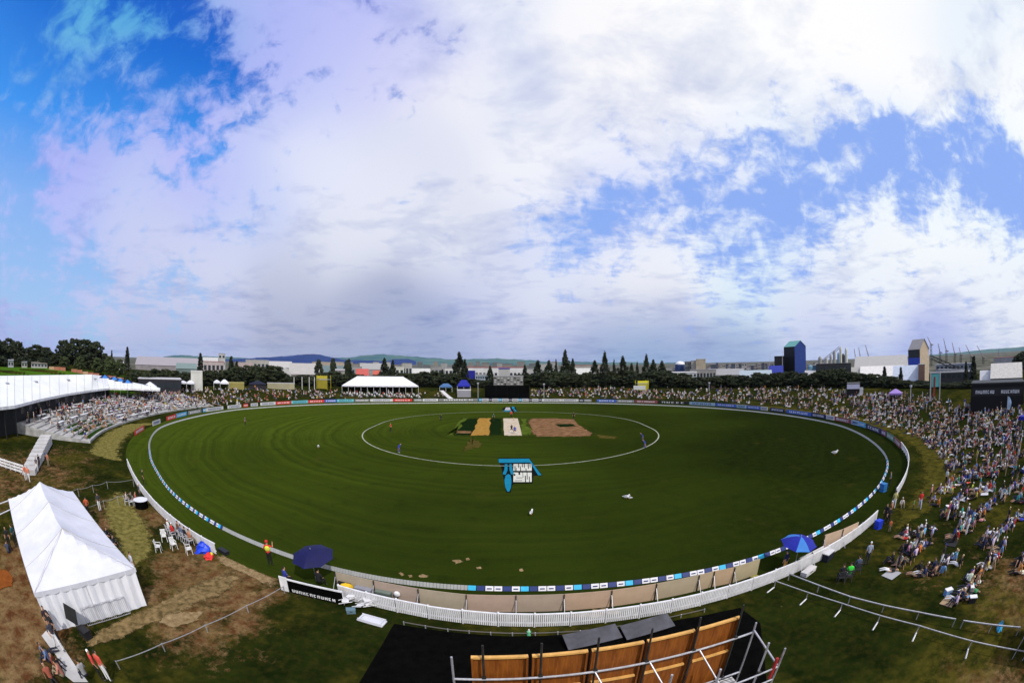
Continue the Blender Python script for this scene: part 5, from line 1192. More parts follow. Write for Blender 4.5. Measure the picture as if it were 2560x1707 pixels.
# ------------------------------------------------------------------ spectators
TOPC = [('white', (.60, .60, .66), 26), ('pale grey', (.34, .34, .38), 14), ('black', (.015, .015, .02), 40), ('navy', (.02, .03, .10), 14), ('light blue', (.16, .32, .58), 8), ('royal blue', (.03, .06, .42), 5), ('red', (.55, .03, .03), 6), ('pink', (.52, .22, .30), 5), ('green', (.05, .22, .08), 3), ('yellow', (.55, .48, .10), 3), ('orange', (.60, .20, .04), 4), ('tan', (.34, .24, .15), 8), ('lilac', (.32, .26, .52), 4), ('teal', (.04, .28, .30), 3)]
LEGS = [('dark trousers', M_jeans), ('khaki shorts', M_khaki), ('white trousers', M_wtro), ('black trousers', M_blackt)]
HATS = [('white hat', M_hatw), ('dark hair', M_hair), ('dark hair', M_hair), ('blue cap', M_bluec), ('straw hat', mat('straw_hat', (.55, .42, .22), .9))]
POSW = [('sit', 'knees up'), ('sit', 'knees up'), ('sit', 'knees up'), ('sitb', 'leaning back'), ('sitb', 'leaning back'), ('sitb', 'leaning back'), ('lie', 'lying'), ('lie', 'lying'), ('stand', 'standing'), ('sit', 'knees up'), ('sitb', 'leaning back'), ('sit', 'knees up')]
def wpick(r): 
    t = r.uniform(0, sum(c[2] for c in TOPC))
    for c in TOPC:
        t -= c[2]
        if t <= 0: return c
    return TOPC[0]
R3 = random.Random(21)
def inpx(x, y, P_):
    c_ = False
    for (ax_, ay), (bx, by) in zip(P_, P_[1:] + P_[:1]):
        if (ay > y) != (by > y) and x < (bx - ax_) * (y - ay) / (by - ay) + ax_: c_ = not c_
    return c_
ROWS_ = [((2392,1508), (2440,1450), 26), ((2440,1450), (2505,1368), 26), ((2222,1418), (2262,1408), 8), ((2268,1385), (2318,1368), 14), ((2290,1435), (2345,1438), 10), ((2340,1420), (2395,1395), 12), ((2380,1352), (2440,1300), 18), ((2440,1300), (2500,1248), 20), ((2500,1248), (2560,1205), 14), ((2255,1345), (2318,1330), 14), ((2365,1300), (2385,1268), 12), ((2395,1262), (2425,1240), 8),
         ((2455,1372), (2515,1325), 16), ((2515,1325), (2560,1290), 10), ((2545,1440), (2560,1400), 6), ((2540,1260), (2560,1240), 6), ((2350,1235), (2385,1215), 10), ((2390,1210), (2450,1190), 16), ((2450,1190), (2540,1150), 26), ((2365,1180), (2400,1165), 10), ((2430,1240), (2480,1215), 14), ((2330,1255), (2345,1250), 3)]
ZONES = [('on near right bank', [(2345,1130), (2440,1110), (2560,1095), (2560,1190), (2440,1200), (2380,1180)], 110, 'even'),
         ('on middle right bank', [(2110,990), (2240,986), (2340,992), (2430,1015), (2560,1030), (2560,1120), (2430,1125), (2350,1150), (2310,1100), (2190,1062)], 680, 'even'),
         ('on far right bank', [(1740,974), (1900,972), (2110,974), (2240,990), (2190,1062), (2100,1048), (1960,1015), (1740,1003)], 480, 'even'),
         ('across the field', [(1330,975), (1530,972), (1740,982), (1740,1003), (1640,998), (1330,992)], 300, 'even'),
         ('far left of screen', [(380,975), (560,972), (790,975), (1110,985), (1110,996), (800,997), (640,1006), (500,1022), (440,1010)], 380, 'even')]
def gentle(px, py): return hit(px, py)
cand = []
for zi, (zn, P_, cnt, mode) in enumerate(ZONES):
    xs = [p[0] for p in P_]; ys = [p[1] for p in P_]; k = 0; tries = 0; seeds_ = []
    if zi == 0:
        for (ra, rb, rn) in ROWS_:
            for _ in range(int(rn * 1.5)):
                u = R3.random(); h_ = hit(ra[0] + (rb[0] - ra[0]) * u + R3.gauss(0, 6), ra[1] + (rb[1] - ra[1]) * u + R3.gauss(0, 5))
                if h_ is not None: cand.append(((h_ - Vector((0, 0, CAM_H))).length, h_, zn))
    while k < cnt and tries < cnt * 60:
        tries += 1
        if mode == 'knots' and seeds_ and R3.random() < .72:
            sx, sy = R3.choice(seeds_); px, py = R3.gauss(sx, 24), R3.gauss(sy, 15)
        else:
            px, py = R3.uniform(min(xs), max(xs)), R3.uniform(min(ys), max(ys))
            if mode == 'knots' and inpx(px, py, P_): seeds_.append((px, py))
        if not inpx(px, py, P_): continue
        h_ = hit(px, py)
        if h_ is None: continue
        r_f = math.hypot(h_.x - C0.x, h_.y - C0.y) - float(rfence(math.atan2(h_.y - C0.y, h_.x - C0.x)))
        if r_f < 1.0: continue
        d_ = (h_ - Vector((0, 0, CAM_H))).length
        cand.append((d_, h_, zn)); k += 1
# terrace crowd
for k in range(620):
    u, v = R3.uniform(.02, .98), R3.uniform(.05, .98)
    kk = int(v * NT)
    if u < .30 and kk < 7 and R3.random() < .55: continue
    vv = (kk + R3.choice((.2, .25, .7, .75))) / NT; p = tpt(u, vv, terr_z(u, vv)); cand.append(((p - Vector((0, 0, CAM_H))).length, p, 'on left terrace'))
cand.sort(key=lambda c: c[0])
# thin out people closer than half a metre to each other
grid = {}; kept = []
for d_, p, zn in cand:
    key = (int(p.x / .55), int(p.y / .55))
    if key in grid: continue
    grid[key] = 1; kept.append((d_, p, zn))
near, farp = kept[:290], kept[290:]
used = {}
for d_, p, zn in near:
    for att in range(40):
        tc = wpick(R3); lg = R3.choice(LEGS); ht = R3.choice(HATS); po = R3.choice(POSW)
        if zn == 'on left terrace' and po[0] == 'lie': continue
        key = (tc[0], lg[0], ht[0], po[1], zn)
        if key not in used: break
    used[key] = used.get(key, 0) + 1
    look = MID if R3.random() < .85 else Vector((R3.uniform(-60, 60), R3.uniform(0, 150), 0))
    lab = f'{tc[0]} top, {lg[0]}, {ht[0]}, {po[1]} {zn}'
    rz = face(p, look) + R3.uniform(-.5, .5)
    q = p
    if po[0] == 'chair': q = p - Vector((0, 0, .18))
    person(po[0], q, rz, lab, tuple(min(1, c * R3.uniform(.8, 1.15)) for c in tc[1]), legs=lg[1], shin=(M_skin if lg[0] == 'khaki shorts' else None), hair=ht[1], skin=R3.choice((None, None, M_skin2)), group='spectators on the banks and terrace', scale=R3.uniform(.92, 1.05), name='spectator', cat='spectator')
# everyone beyond the nearest few hundred is one crowd object
low = {k: body_mesh('low_' + k, POSES[k], 0) for k in ('sit', 'sitb', 'chair', 'stand')}
data = {}
for k, me in low.items():
    v = np.empty(len(me.vertices) * 3); me.vertices.foreach_get('co', v); v = v.reshape(-1, 3)
    data[k] = (v, [tuple(p.vertices) for p in me.polygons], [p.material_index for p in me.polygons])
    bpy.data.meshes.remove(me)
CM = [mat('crowd_' + c[0].replace(' ', '_'), tuple(v * .72 for v in c[1]), .9) for c in TOPC]; base_m = [M_skin, None, M_jeans, M_jeans, M_shoe, M_hair, M_hatw, M_khaki, M_wtro]
VS, FS, MI = [], [], []; kv = 0; slots = CM + [M_skin, M_jeans, M_shoe, M_hair, M_hatw, M_khaki, M_wtro]; o_ = len(CM)
for d_, p, zn in farp:
    k = R3.choice(('sit', 'sit', 'sit', 'sitb', 'sitb', 'sitb', 'stand')) if zn != 'on left terrace' else R3.choice(('sit', 'chair', 'stand'))
    v, f, mi = data[k]; a = face(p, MID) + R3.uniform(-.6, .6); ca, sa = math.cos(a), math.sin(a); s = R3.uniform(.9, 1.05)
    w = np.column_stack((v[:, 0] * ca - v[:, 1] * sa, v[:, 0] * sa + v[:, 1] * ca, v[:, 2])) * s + np.array(p)
    VS.append(w); tcol = TOPC.index(wpick(R3)); leg = R3.choice((1, 1, 5, 6)); hair = R3.choice((3, 3, 4))
    mp = {0: o_, 1: tcol, 2: o_ + leg, 3: o_ + (leg if leg != 5 else 0), 4: o_ + 2, 5: o_ + hair}
    FS += [tuple(kv + i for i in ff) for ff in f]; MI += [mp[m] for m in mi]; kv += len(v)
me = bpy.data.meshes.new('crowd'); me.from_pydata(np.vstack(VS).tolist(), [], FS)
for m in slots: me.materials.append(m)
me.polygons.foreach_set('material_index', MI); me.update()
tag(obj_('crowd', me), 'distant crowd of spectators on the far banks and terrace', 'crowd', kind='stuff')
# picnic rugs, bags and low shelters among the nearer spectators
RUGS = set()
for k in range(34):
    d_, p, zn = R3.choice(near); q = Vector((p.x + R3.uniform(-1.5, 1.5), p.y + R3.uniform(-1.5, 1.5), 0)); q.z = hzf(q.x, q.y)
    if zn == 'on left terrace': continue
    cn, cc_, _ = wpick(R3)
    if (cn, zn, k % 3 == 0) in RUGS: continue
    RUGS.add((cn, zn, k % 3 == 0))
    if k % 3:
        e = .25; dzx = (hzf(q.x + e, q.y) - hzf(q.x - e, q.y)) / (2 * e); dzy = (hzf(q.x, q.y + e) - hzf(q.x, q.y - e)) / (2 * e)
        o = MB().box((0, 0, .04), (1.3, 1.0, .03), M_cloth).build('picnic_rug'); o.location = q; o.rotation_mode = 'QUATERNION'
        o.rotation_quaternion = Vector((-dzx, -dzy, 1)).to_track_quat('Z', 'Y'); o.color = (*cc_, 1); tag(o, f'{cn} picnic rug spread {zn}', 'rug', 'picnic rugs on the banks')
    else:
        r_ = thing('cool_box', f'{cn} cool box standing {zn}', 'cool box', q, R3.uniform(0, 3), 'cool boxes on the banks')
        MB().box((0, 0, .18), (.55, .35, .36), M_any).build('body', r_).color = (*cc_, 1); MB().box((0, 0, .385), (.58, .38, .05), M_white).build('lid', r_)

# ------------------------------------------------------------------ trees
def crown_mesh(name, kind, seed, m, n=2600):
    r = np.random.RandomState(seed); 
    def env(h):    # radius of the crown at height 0..1
        if kind == 'poplar': return .5 * np.minimum(1, (1 - h) * 2.2 + .02) * np.minimum(1, h * 6 + .35)
        if kind == 'conifer': return .5 * ((1 - h) ** .8) * np.minimum(1, h * 8 + .3) + .02
        return .5 * np.sqrt(np.clip(1 - ((h - .42) / .58) ** 2, .02, 1))
    K = 170 if kind != 'broad' else 90; ch = r.uniform(.03, 1, K); 
    if kind == 'broad': ch = np.clip(r.normal(.5, .25, K), .05, .97)
    ca = r.uniform(0, 2 * np.pi, K); cr = env(ch) * np.sqrt(r.uniform(.2, 1, K)) * r.uniform(.75, 1.12, K)
    cc = np.column_stack((cr * np.cos(ca), cr * np.sin(ca), ch)); cs = r.uniform(.05, .12, K) * (1.25 if kind == 'broad' else .85)
    idx = r.randint(0, K, n); d = r.normal(0, 1, (n, 3)); d /= np.linalg.norm(d, axis=1)[:, None]
    rad = r.uniform(.3, 1, n) ** .5; c = cc[idx] + d * (cs[idx] * rad)[:, None] * np.array([1, 1, .7 if kind == 'broad' else (.9 if kind == 'poplar' else .6)])
    s = r.uniform(.030, .062, n) if kind == 'broad' else r.uniform(.05, .10, n); a = r.normal(0, 1, (n, 3)); a /= np.linalg.norm(a, axis=1)[:, None]; b = np.cross(a, d); b /= np.linalg.norm(b, axis=1)[:, None] + 1e-9
    zs = .55 if kind != 'broad' else .8
    zf = np.array([1, 1, 1.0 if kind == 'broad' else .28]); V = np.stack((c - a * zf * s[:, None], c - b * zf * s[:, None] * .6, c + a * zf * s[:, None], c + b * zf * s[:, None] * .6), 1).reshape(-1, 3)
    me = bpy.data.meshes.new(name); F = np.arange(4 * n).reshape(-1, 4)
    me.from_pydata(V.tolist(), [], F.tolist()); me.materials.append(m); me.update(); return me
CROWN = {}
for kd, m in (('poplar', M_leafd), ('conifer', M_leafd), ('broad', M_leafb), ('olive', M_leafo)):
    CROWN[kd] = [crown_mesh(kd + '_crown', 'broad' if kd == 'olive' else kd, 30 + i + len(kd), m, 3000 if kd in ('poplar', 'conifer') else 4200) for i in range(3)]
def trunk_mesh():
    mb = MB(); mb.bar((0, 0, 0), (.0, .01, .45), .030, M_bark, 7, .020); mb.bar((0, .01, .45), (.01, 0, .85), .020, M_bark, 6, .006)
    for k in range(6):
        a = k * 2.1; z = .28 + .09 * k; mb.bar((0, 0, z), (.22 * math.cos(a), .22 * math.sin(a), z + .16), .010, M_bark, 5, .003)
    me = bpy.data.meshes.new('trunk'); me.from_pydata(mb.v, [], mb.f); me.materials.append(M_bark); me.update(); return me
TRUNK = trunk_mesh(); TN = [0]
RT = random.Random(5)
def tree(kd, px, ytop, wpx, D, label, group, name=None, squash=1.0):
    p = ground_at(px, D); h = z_at(px, ytop, D) - p.z
    if h < 1.2: return
    w = wpx / 1066 * math.hypot(D, CAM_H) * (1 if kd in ('poplar', 'conifer') else 1.05)
    r_ = thing(name or {'poplar': 'poplar_tree', 'conifer': 'conifer_tree', 'broad': 'broadleaf_tree', 'olive': 'olive_tree'}[kd], label, 'tree', p, RT.uniform(0, 6.28), group)
    lo = .04 if kd in ('poplar', 'conifer') else (.02 if group.startswith('bushy') else .10)
    t = obj_('trunk', TRUNK, r_); t.scale = (w * .6, w * .6, h); c = obj_('crown', RT.choice(CROWN[kd]), r_); c.scale = (w, w, h * (1 - lo)); c.location = (0, 0, h * lo); return r_
def d_out(px, out):
    lo, hi = 30.0, 400.0      # distance at which a bearing is 'out' metres beyond the back of the bank
    for _ in range(30):
        m = (lo + hi) / 2; p = az_at(px, m); q = p - C0; th = math.atan2(q.y, q.x); dg = math.degrees(th); w = np.interp(dg, PROF[:, 0], PROF[:, 1]) + np.interp(dg, PROF[:, 0], PROF[:, 2])
        if q.length - float(rfence(th)) < w + out: lo = m
        else: hi = m
    return lo
def nth(i): return ORD[i] if i < len(ORD) else str(i + 1) + 'th'
POP = [(875,919,13),(961,902,22),(982,906,15),(1148,888,26),(1162,903,14),(1225,920,16),(1312,917,14),(1345,906,20),(1372,906,20),(1390,905,9),(1413,882,20),(1432,902,15),(1487,906,20),(1512,886,18),(1535,905,9),(1557,897,22),(1579,913,15),(1593,910,9),(1616,893,18),(1633,904,18),(1655,909,24)]
for i, (px, yt, w) in enumerate(POP): tree('poplar', px, yt - 3, w * 1.45, 176 + (i * 37 % 24), f'{nth(i)} tall narrow dark tree from the left behind the far bank' if i < 20 else 'rightmost tall narrow dark tree behind the far bank', 'tall narrow trees behind the far bank')
for i, (px, yt, w, D) in enumerate([(279,876,12,230),(318,868,22,225),(501,884,26,215),(578,893,30,215),(592,905,26,216),(2211,917,26,190),(2252,920,24,190),(2434,892,34,175),(2415,905,22,178),(655,925,16,205),(1106,925,18,190)]):
    tree('conifer', px, yt, w, D, ['thin pointed tree beyond the hill hedge', 'dark pointed cypress on the left hill', 'tall dark conifer before the pale warehouse', 'leaning dark conifer right of the white block', 'bushy conifer against the leaning one', 'conifer before the long white shed, left of two', 'conifer before the long white shed, right of two', 'ragged tall conifer left of the dark gabled shed', 'lower conifer beside the ragged tall one', 'small conifer left of the white curved roof', 'small conifer right of the far marquee'][i], 'dark conifers around the ground')
prof = [(330,928),(420,930),(480,934),(545,930),(600,920),(640,916),(690,922),(735,945),(800,934),(840,930),(880,938),(1000,940),(1045,932),(1110,930),(1180,945),(1210,950),(1330,938),(1400,932),(1480,934),(1560,932),(1650,928),(1700,938),(1740,946),(1800,938),(1860,944),(1900,936),(1960,932),(2020,936),(2080,926),(2140,930),(2190,940),(2240,948),(2300,955),(2360,960),(2420,955),(2480,962),(2560,958)]
px = 330; i = 0; last = 'no'
BT = []
while px < 2575:
    yt = np.interp(px, [a for a, b in prof], [b for a, b in prof]) + RT.uniform(-5, 6); BT.append((px, yt)); px += RT.uniform(9, 15)
near_lm = [(350, 'the dark roofed pavilion'), (485, 'the white block'), (560, 'the small white tents'), (800, 'the yellow tower'), (950, 'the far marquee'), (1160, 'the blue gazebo'), (1268, 'the black screen'), (1400, 'the tallest narrow tree'), (1605, 'the yellow rig'), (1750, 'the beige tower'), (1990, 'the blue tower'), (2130, 'the small stage'), (2300, 'the cream tower'), (2500, 'the lettered hall')]
seen = {}
for i, (px, yt) in enumerate(BT):
    lm = min(near_lm, key=lambda q: abs(q[0] - px)); side = 'left of' if px < lm[0] else 'right of'; kk = (lm[1], side); seen[kk] = seen.get(kk, 0) + 1
    tree('broad', px, yt, RT.uniform(40, 58), d_out(px, RT.uniform(4, 13)), f'{nth(seen[kk] - 1)} dark bushy tree of the belt {side} {lm[1]}', 'bushy trees of the belt behind the banks')
HT_ = [(-8,850,60,200),(22,848,50,205),(45,856,34,200),(70,872,40,200),(92,864,50,205),(118,870,40,202),(140,884,36,200),(160,853,44,205),(186,850,52,208),(214,852,52,206),(240,857,46,204),(262,885,34,204),(0,890,50,190),(60,892,40,188),(110,895,40,188),(225,885,44,196)]
for i, (px, yt, w, D) in enumerate(HT_): tree('broad', px, yt, w * 1.2, D, f'{nth(i)} tall dark tree on the left hill', 'dark trees on the left hill')
a_, b_ = [ground_at(x, 112) for x in range(-20, 430, 15)], [ground_at(x, 184) for x in range(-20, 430, 15)]
for i, (px, yt, w) in enumerate([(160,892,32),(200,892,30),(243,896,34),(275,892,38),(300,900,30)]): tree('olive', px, yt, w, 180, f'{nth(i)} rounded green tree at the foot of the hill trees', 'rounded green trees on the hill')
for i, (px, yt, w) in enumerate([(797,901,22),(833,898,18),(866,903,14),(872,900,16),(2560,880,50),(2540,892,30)]): tree('broad', px, yt, w, 330, f'{nth(i)} far dark tree standing above the town roofs', 'far trees above the town roofs')

# ------------------------------------------------------------------ buildings
def wallcol(o, c): o.color = (*c, 1); return o
def building(px0, px1, ytop, D, col, label, cat='building', depth=14, roof='flat', rcol=(.3, .3, .32), rise=0.12, win=0, rows=1, name='warehouse', group=None, base=None, skew=0.0, glass=None):
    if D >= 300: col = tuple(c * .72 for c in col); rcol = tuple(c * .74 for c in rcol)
    pm = (px0 + px1) / 2; p = ground_at(pm, D); a, b = az_at(px0, D), az_at(px1, D); w = (b - a).length
    zt = z_at(pm, ytop, D); zb = p.z if base is None else z_at(pm, base, D); h = max(1.0, zt - zb)
    rz = math.atan2(b.y - a.y, b.x - a.x) + skew; r_ = thing(name, label, cat, (p.x, p.y, zb), rz, group); eh_ = h if roof == 'flat' else h * (1 - rise)
    wallcol(MB().box((0, depth / 2, eh_ / 2), (w, depth, eh_), M_wall).build('wall', r_), col)
    mb = MB()
    if roof == 'flat': mb.box((0, depth / 2, h + .15), (w * 1.02, depth * 1.03, .3), M_any)
    elif roof == 'gable':      # ridge along the width
        v = [(-w / 2 * 1.02, -.4, eh_), (w / 2 * 1.02, -.4, eh_), (w / 2 * 1.02, depth / 2, h), (-w / 2 * 1.02, depth / 2, h), (-w / 2 * 1.02, depth + .4, eh_), (w / 2 * 1.02, depth + .4, eh_)]
        mb.add(v, [(0, 1, 2, 3), (3, 2, 5, 4), (0, 3, 4), (1, 5, 2)], M_any)
    elif roof == 'front':      # gable end faces the camera
        v = [(-w / 2 * 1.02, -.3, eh_), (0, -.3, h), (w / 2 * 1.02, -.3, eh_), (-w / 2 * 1.02, depth, eh_), (0, depth, h), (w / 2 * 1.02, depth, eh_)]
        mb.add(v, [(0, 1, 4, 3), (1, 2, 5, 4), (0, 2, 1), (3, 4, 5)], M_any)
    elif roof == 'barrel':
        K = 10; v = []
        for k in range(K + 1):
            an = math.pi * k / K; v += [(-w / 2 * math.cos(an), -.3, eh_ + (h - eh_) * math.sin(an)), (-w / 2 * math.cos(an), depth, eh_ + (h - eh_) * math.sin(an))]
        mb.add(v, [(2 * k, 2 * k + 2, 2 * k + 3, 2 * k + 1) for k in range(K)] + [tuple(2 * k for k in range(K, -1, -1))], M_any)
    wallcol(mb.build('roof', r_), rcol)
    for rr_ in range(rows):
        for k in range(win):
            x = -w / 2 + (k + .5) * w / win; z = eh_ * (rr_ + .55) / rows
            o = MB().box((x, -.06, z), (w / win * .62, .10, eh_ / rows * .36), M_glass).build('window', r_)
    return r_
G = (.30, .30, .33); PW = (.62, .62, .64); LG = (.42, .42, .45)
B = building
B(338, 505, 893, 430, (.36, .33, .36), 'long pale lilac warehouse roof on the left skyline', roof='gable', rcol=(.46, .42, .46), rise=.6, depth=60, win=0)
B(440, 492, 908, 330, (.20, .27, .27), 'low grey green warehouse before the long lilac one', roof='gable', rcol=(.24, .33, .31), rise=.5, depth=30)
B(507, 545, 893, 400, (.55, .55, .58), 'white shed with thin red stripe right of the dark conifer', roof='gable', rcol=PW, rise=.3, win=4)
B(546, 563, 884, 410, PW, 'small white tower block on the left skyline', cat='tower', name='tower_block', win=2, rows=3)
B(508, 560, 904, 360, (.60, .52, .54), 'white and red retail shed below the small tower', roof='flat', rcol=(.5, .08, .08), win=5)
B(590, 632, 906, 420, (.32, .27, .27), 'brownish low building among left town roofs', roof='gable', rcol=(.35, .28, .28), rise=.5)
B(614, 672, 900, 470, (.50, .48, .47), 'cream building with small rooftop box on the left skyline', roof='flat', rcol=PW, win=6)
B(632, 642, 896, 480, PW, 'little white gabled top left of the blue hills', name='house', cat='house', roof='front', rise=.4)
B(672, 730, 903, 500, (.52, .50, .50), 'long off white roof left of the near hills', roof='gable', rcol=(.60, .58, .58), rise=.5, depth=40)
B(676, 728, 918, 300, PW, 'bright white curved roof shed behind the left tree belt', roof='barrel', rcol=(.66, .66, .68), rise=.55, depth=22)
B(722, 800, 908, 340, (.40, .37, .37), 'broad pale roofed shed right of the white curved roof', roof='gable', rcol=(.55, .53, .52), rise=.65, depth=40)
B(780, 860, 905, 520, (.50, .42, .36), 'long peach coloured building below the blue hills', win=8, rcol=(.30, .36, .36))
B(804, 880, 914, 380, (.16, .22, .23), 'dull teal roof below the peach building', roof='gable', rcol=(.16, .23, .24), rise=.5, depth=26)
B(838, 862, 922, 300, (.40, .38, .38), 'small grey house with wide window left of the red roofs', name='house', cat='house', roof='gable', rcol=(.42, .40, .42), win=2)
B(862, 905, 917, 420, (.40, .40, .42), 'low grey building behind the red roofs', win=5)
B(890, 922, 922, 290, (.40, .34, .36), 'house with coral red roof, left of two', name='house', cat='house', roof='gable', rcol=(.46, .09, .08), rise=.55, win=3)
B(932, 952, 926, 290, (.46, .40, .40), 'house with coral red roof, right of two', name='house', cat='house', roof='gable', rcol=(.46, .10, .07), rise=.55, win=2)
B(900, 960, 908, 500, (.38, .38, .40), 'long grey shed between hills and red roofs', roof='gable', rcol=(.44, .44, .45), rise=.5, depth=30)
B(988, 1010, 918, 260, (.55, .55, .52), 'pale boxy building between two narrow trees', win=2, rows=2, rcol=(.5, .5, .48))
B(1006, 1030, 908, 330, (.50, .50, .50), 'grey white building right of the pale box', win=3)
B(1030, 1076, 921, 300, (.56, .57, .58), 'low white shed right of the far marquee ridge', roof='gable', rcol=(.66, .67, .68), rise=.5)
B(1078, 1105, 916, 380, (.36, .36, .38), 'low grey shed left of the tallest left narrow tree', win=3)
B(1112, 1142, 920, 260, (.58, .58, .60), 'white building left of the blue wall block', win=3, rows=2)
B(1158, 1312, 919, 270, (.62, .62, .66), 'long white factory with red topped parapet behind the black screen', win=16, rcol=(.32, .03, .03), name='factory')
B(1160, 1188, 928, 240, (.012, .015, .28), 'royal blue block in front of the long white factory', rcol=(.02, .02, .3), name='office_block', win=0)
B(1189, 1222, 938, 238, (.30, .36, .46), 'blue grey glazed office beside the blue block', win=6, rows=3, name='office_block')
B(1246, 1275, 922, 232, (.40, .40, .42), 'small factory gable with deep blue sign behind the black screen', rcol=(.02, .02, .35), win=0)
B(1312, 1350, 922, 300, (.58, .58, .60), 'white wall seen between narrow trees, left', win=3)
B(1350, 1425, 926, 250, (.40, .42, .46), 'pale blue grey building seen between the narrow trees', win=8, rows=2)
B(1436, 1486, 920, 300, (.62, .60, .60), 'white shed with thin red ridge between tall trees', roof='gable', rcol=(.70, .70, .71), rise=.5, win=0)
B(1405, 1520, 912, 520, (.42, .38, .38), 'long far building with dull red roof line', rcol=(.40, .08, .05), win=10)
B(1520, 1550, 925, 300, (.50, .50, .50), 'pale wall seen low between tall trees', win=2)
B(1664, 1690, 920, 420, (.46, .46, .48), 'grey white block right of the last narrow tree', win=3)
B(1676, 1742, 931, 280, (.60, .62, .68), 'white louvred shed right of the narrow trees', win=7, rows=2, rcol=(.7, .7, .74))
p = ground_at(1700, 420); zt = z_at(1700, 903, 420); w = 25 / 1066 * 420; r_ = thing('storage_dome', 'white domed tank with dark blue band on the right skyline', 'tank', p)
mb = MB(); mb.bar((0, 0, 0), (0, 0, zt - p.z - w * .3), w / 2, M_any, 16); wallcol(mb.build('drum', r_), (.02, .05, .18)); mb = MB(); ell(mb, (0, 0, zt - p.z - w * .32), (w * .5, w * .5, w * .34), M_white, 14, 8); mb.build('dome', r_, smooth=True)
B(1712, 1729, 904, 400, (.22, .23, .24), 'dark grey tower beside the white dome', name='tower_block', cat='tower', win=3, rows=4)
B(1728, 1742, 902, 395, (.56, .54, .52), 'narrow white tower left of the beige tower', name='tower_block', cat='tower', win=0)
B(1740, 1764, 898, 390, (.56, .48, .38), 'beige square tower on the right skyline', name='tower_block', cat='tower', win=0, rcol=(.6, .5, .4))
B(1725, 1790, 925, 330, (.46, .44, .44), 'low pale buildings at the foot of the beige tower', win=8)
RB = random.Random(3); k = 0; x = 1766
while x < 2060:
    w = RB.uniform(5, 13); D = RB.uniform(560, 900); c = RB.choice(((.5, .5, .52), (.6, .6, .62), (.3, .32, .36), (.42, .36, .36), (.10, .12, .2), (.5, .46, .42)))
    B(x, x + w, RB.uniform(906, 917), D, c, f'{nth(k) if k < 20 else str(k + 1) + "th"} tiny city building right of the beige tower', win=2, rows=2, name='city_building', group='tiny city buildings on the right skyline', depth=20, rcol=RB.choice(((.5, .5, .52), (.3, .1, .08), (.35, .35, .4)))); x += w * RB.uniform(.5, .95); k += 1
x = 600
k = 0
while x < 1420:
    w = RB.uniform(8, 26); D = RB.uniform(560, 1000); c = RB.choice(((.4, .4, .42), (.5, .5, .5), (.26, .25, .25), (.16, .18, .2), (.3, .28, .25)))
    B(x, x + w, RB.uniform(904, 912), D, c, f'{nth(k) if k < 20 else str(k + 1) + "th"} tiny pale town building below the hills', win=0, name='town_building', group='tiny town buildings below the hills', depth=30, rcol=RB.choice(((.6, .6, .62), (.5, .5, .5), (.4, .12, .10), (.3, .3, .32)))); x += w * RB.uniform(.9, 1.8); k += 1
B(1770, 1860, 922, 330, (.45, .44, .48), 'low mixed grey roof below the tiny city buildings', roof='gable', rcol=(.40, .40, .44), rise=.5, depth=20, win=6)
B(1848, 1930, 926, 300, (.40, .48, .55), 'pale blue roofed shed left of the blue tower', roof='gable', rcol=(.46, .56, .66), rise=.6, depth=24)
B(1922, 1958, 914, 310, (.02, .03, .26), 'low royal blue annexe left of the blue tower', roof='gable', rcol=(.02, .04, .40), rise=.5, depth=12, name='annexe')
B(1936, 1960, 891, 325, (.012, .012, .016), 'black block against the left of the blue tower', name='tower_block', cat='tower', rcol=(.05, .05, .06))
B(2020, 2050, 914, 300, (.05, .16, .30), 'light blue panelled shed right of the blue tower', name='shed', win=0)
B(2040, 2128, 909, 285, (.03, .03, .035), 'low dark plant building at the foot of the silos', name='plant_building', win=9, rows=2, rcol=(.12, .12, .13), depth=8)
B(2012, 2042, 926, 280, (.30, .30, .33), 'small grey shed right below the blue tower', name='shed', roof='gable', rcol=(.4, .4, .44), rise=.4)
B(2128, 2150, 918, 270, (.22, .2, .2), 'brown grey lean-to left of the long storage shed', name='shed', roof='gable', rcol=(.36, .35, .34), rise=.5)
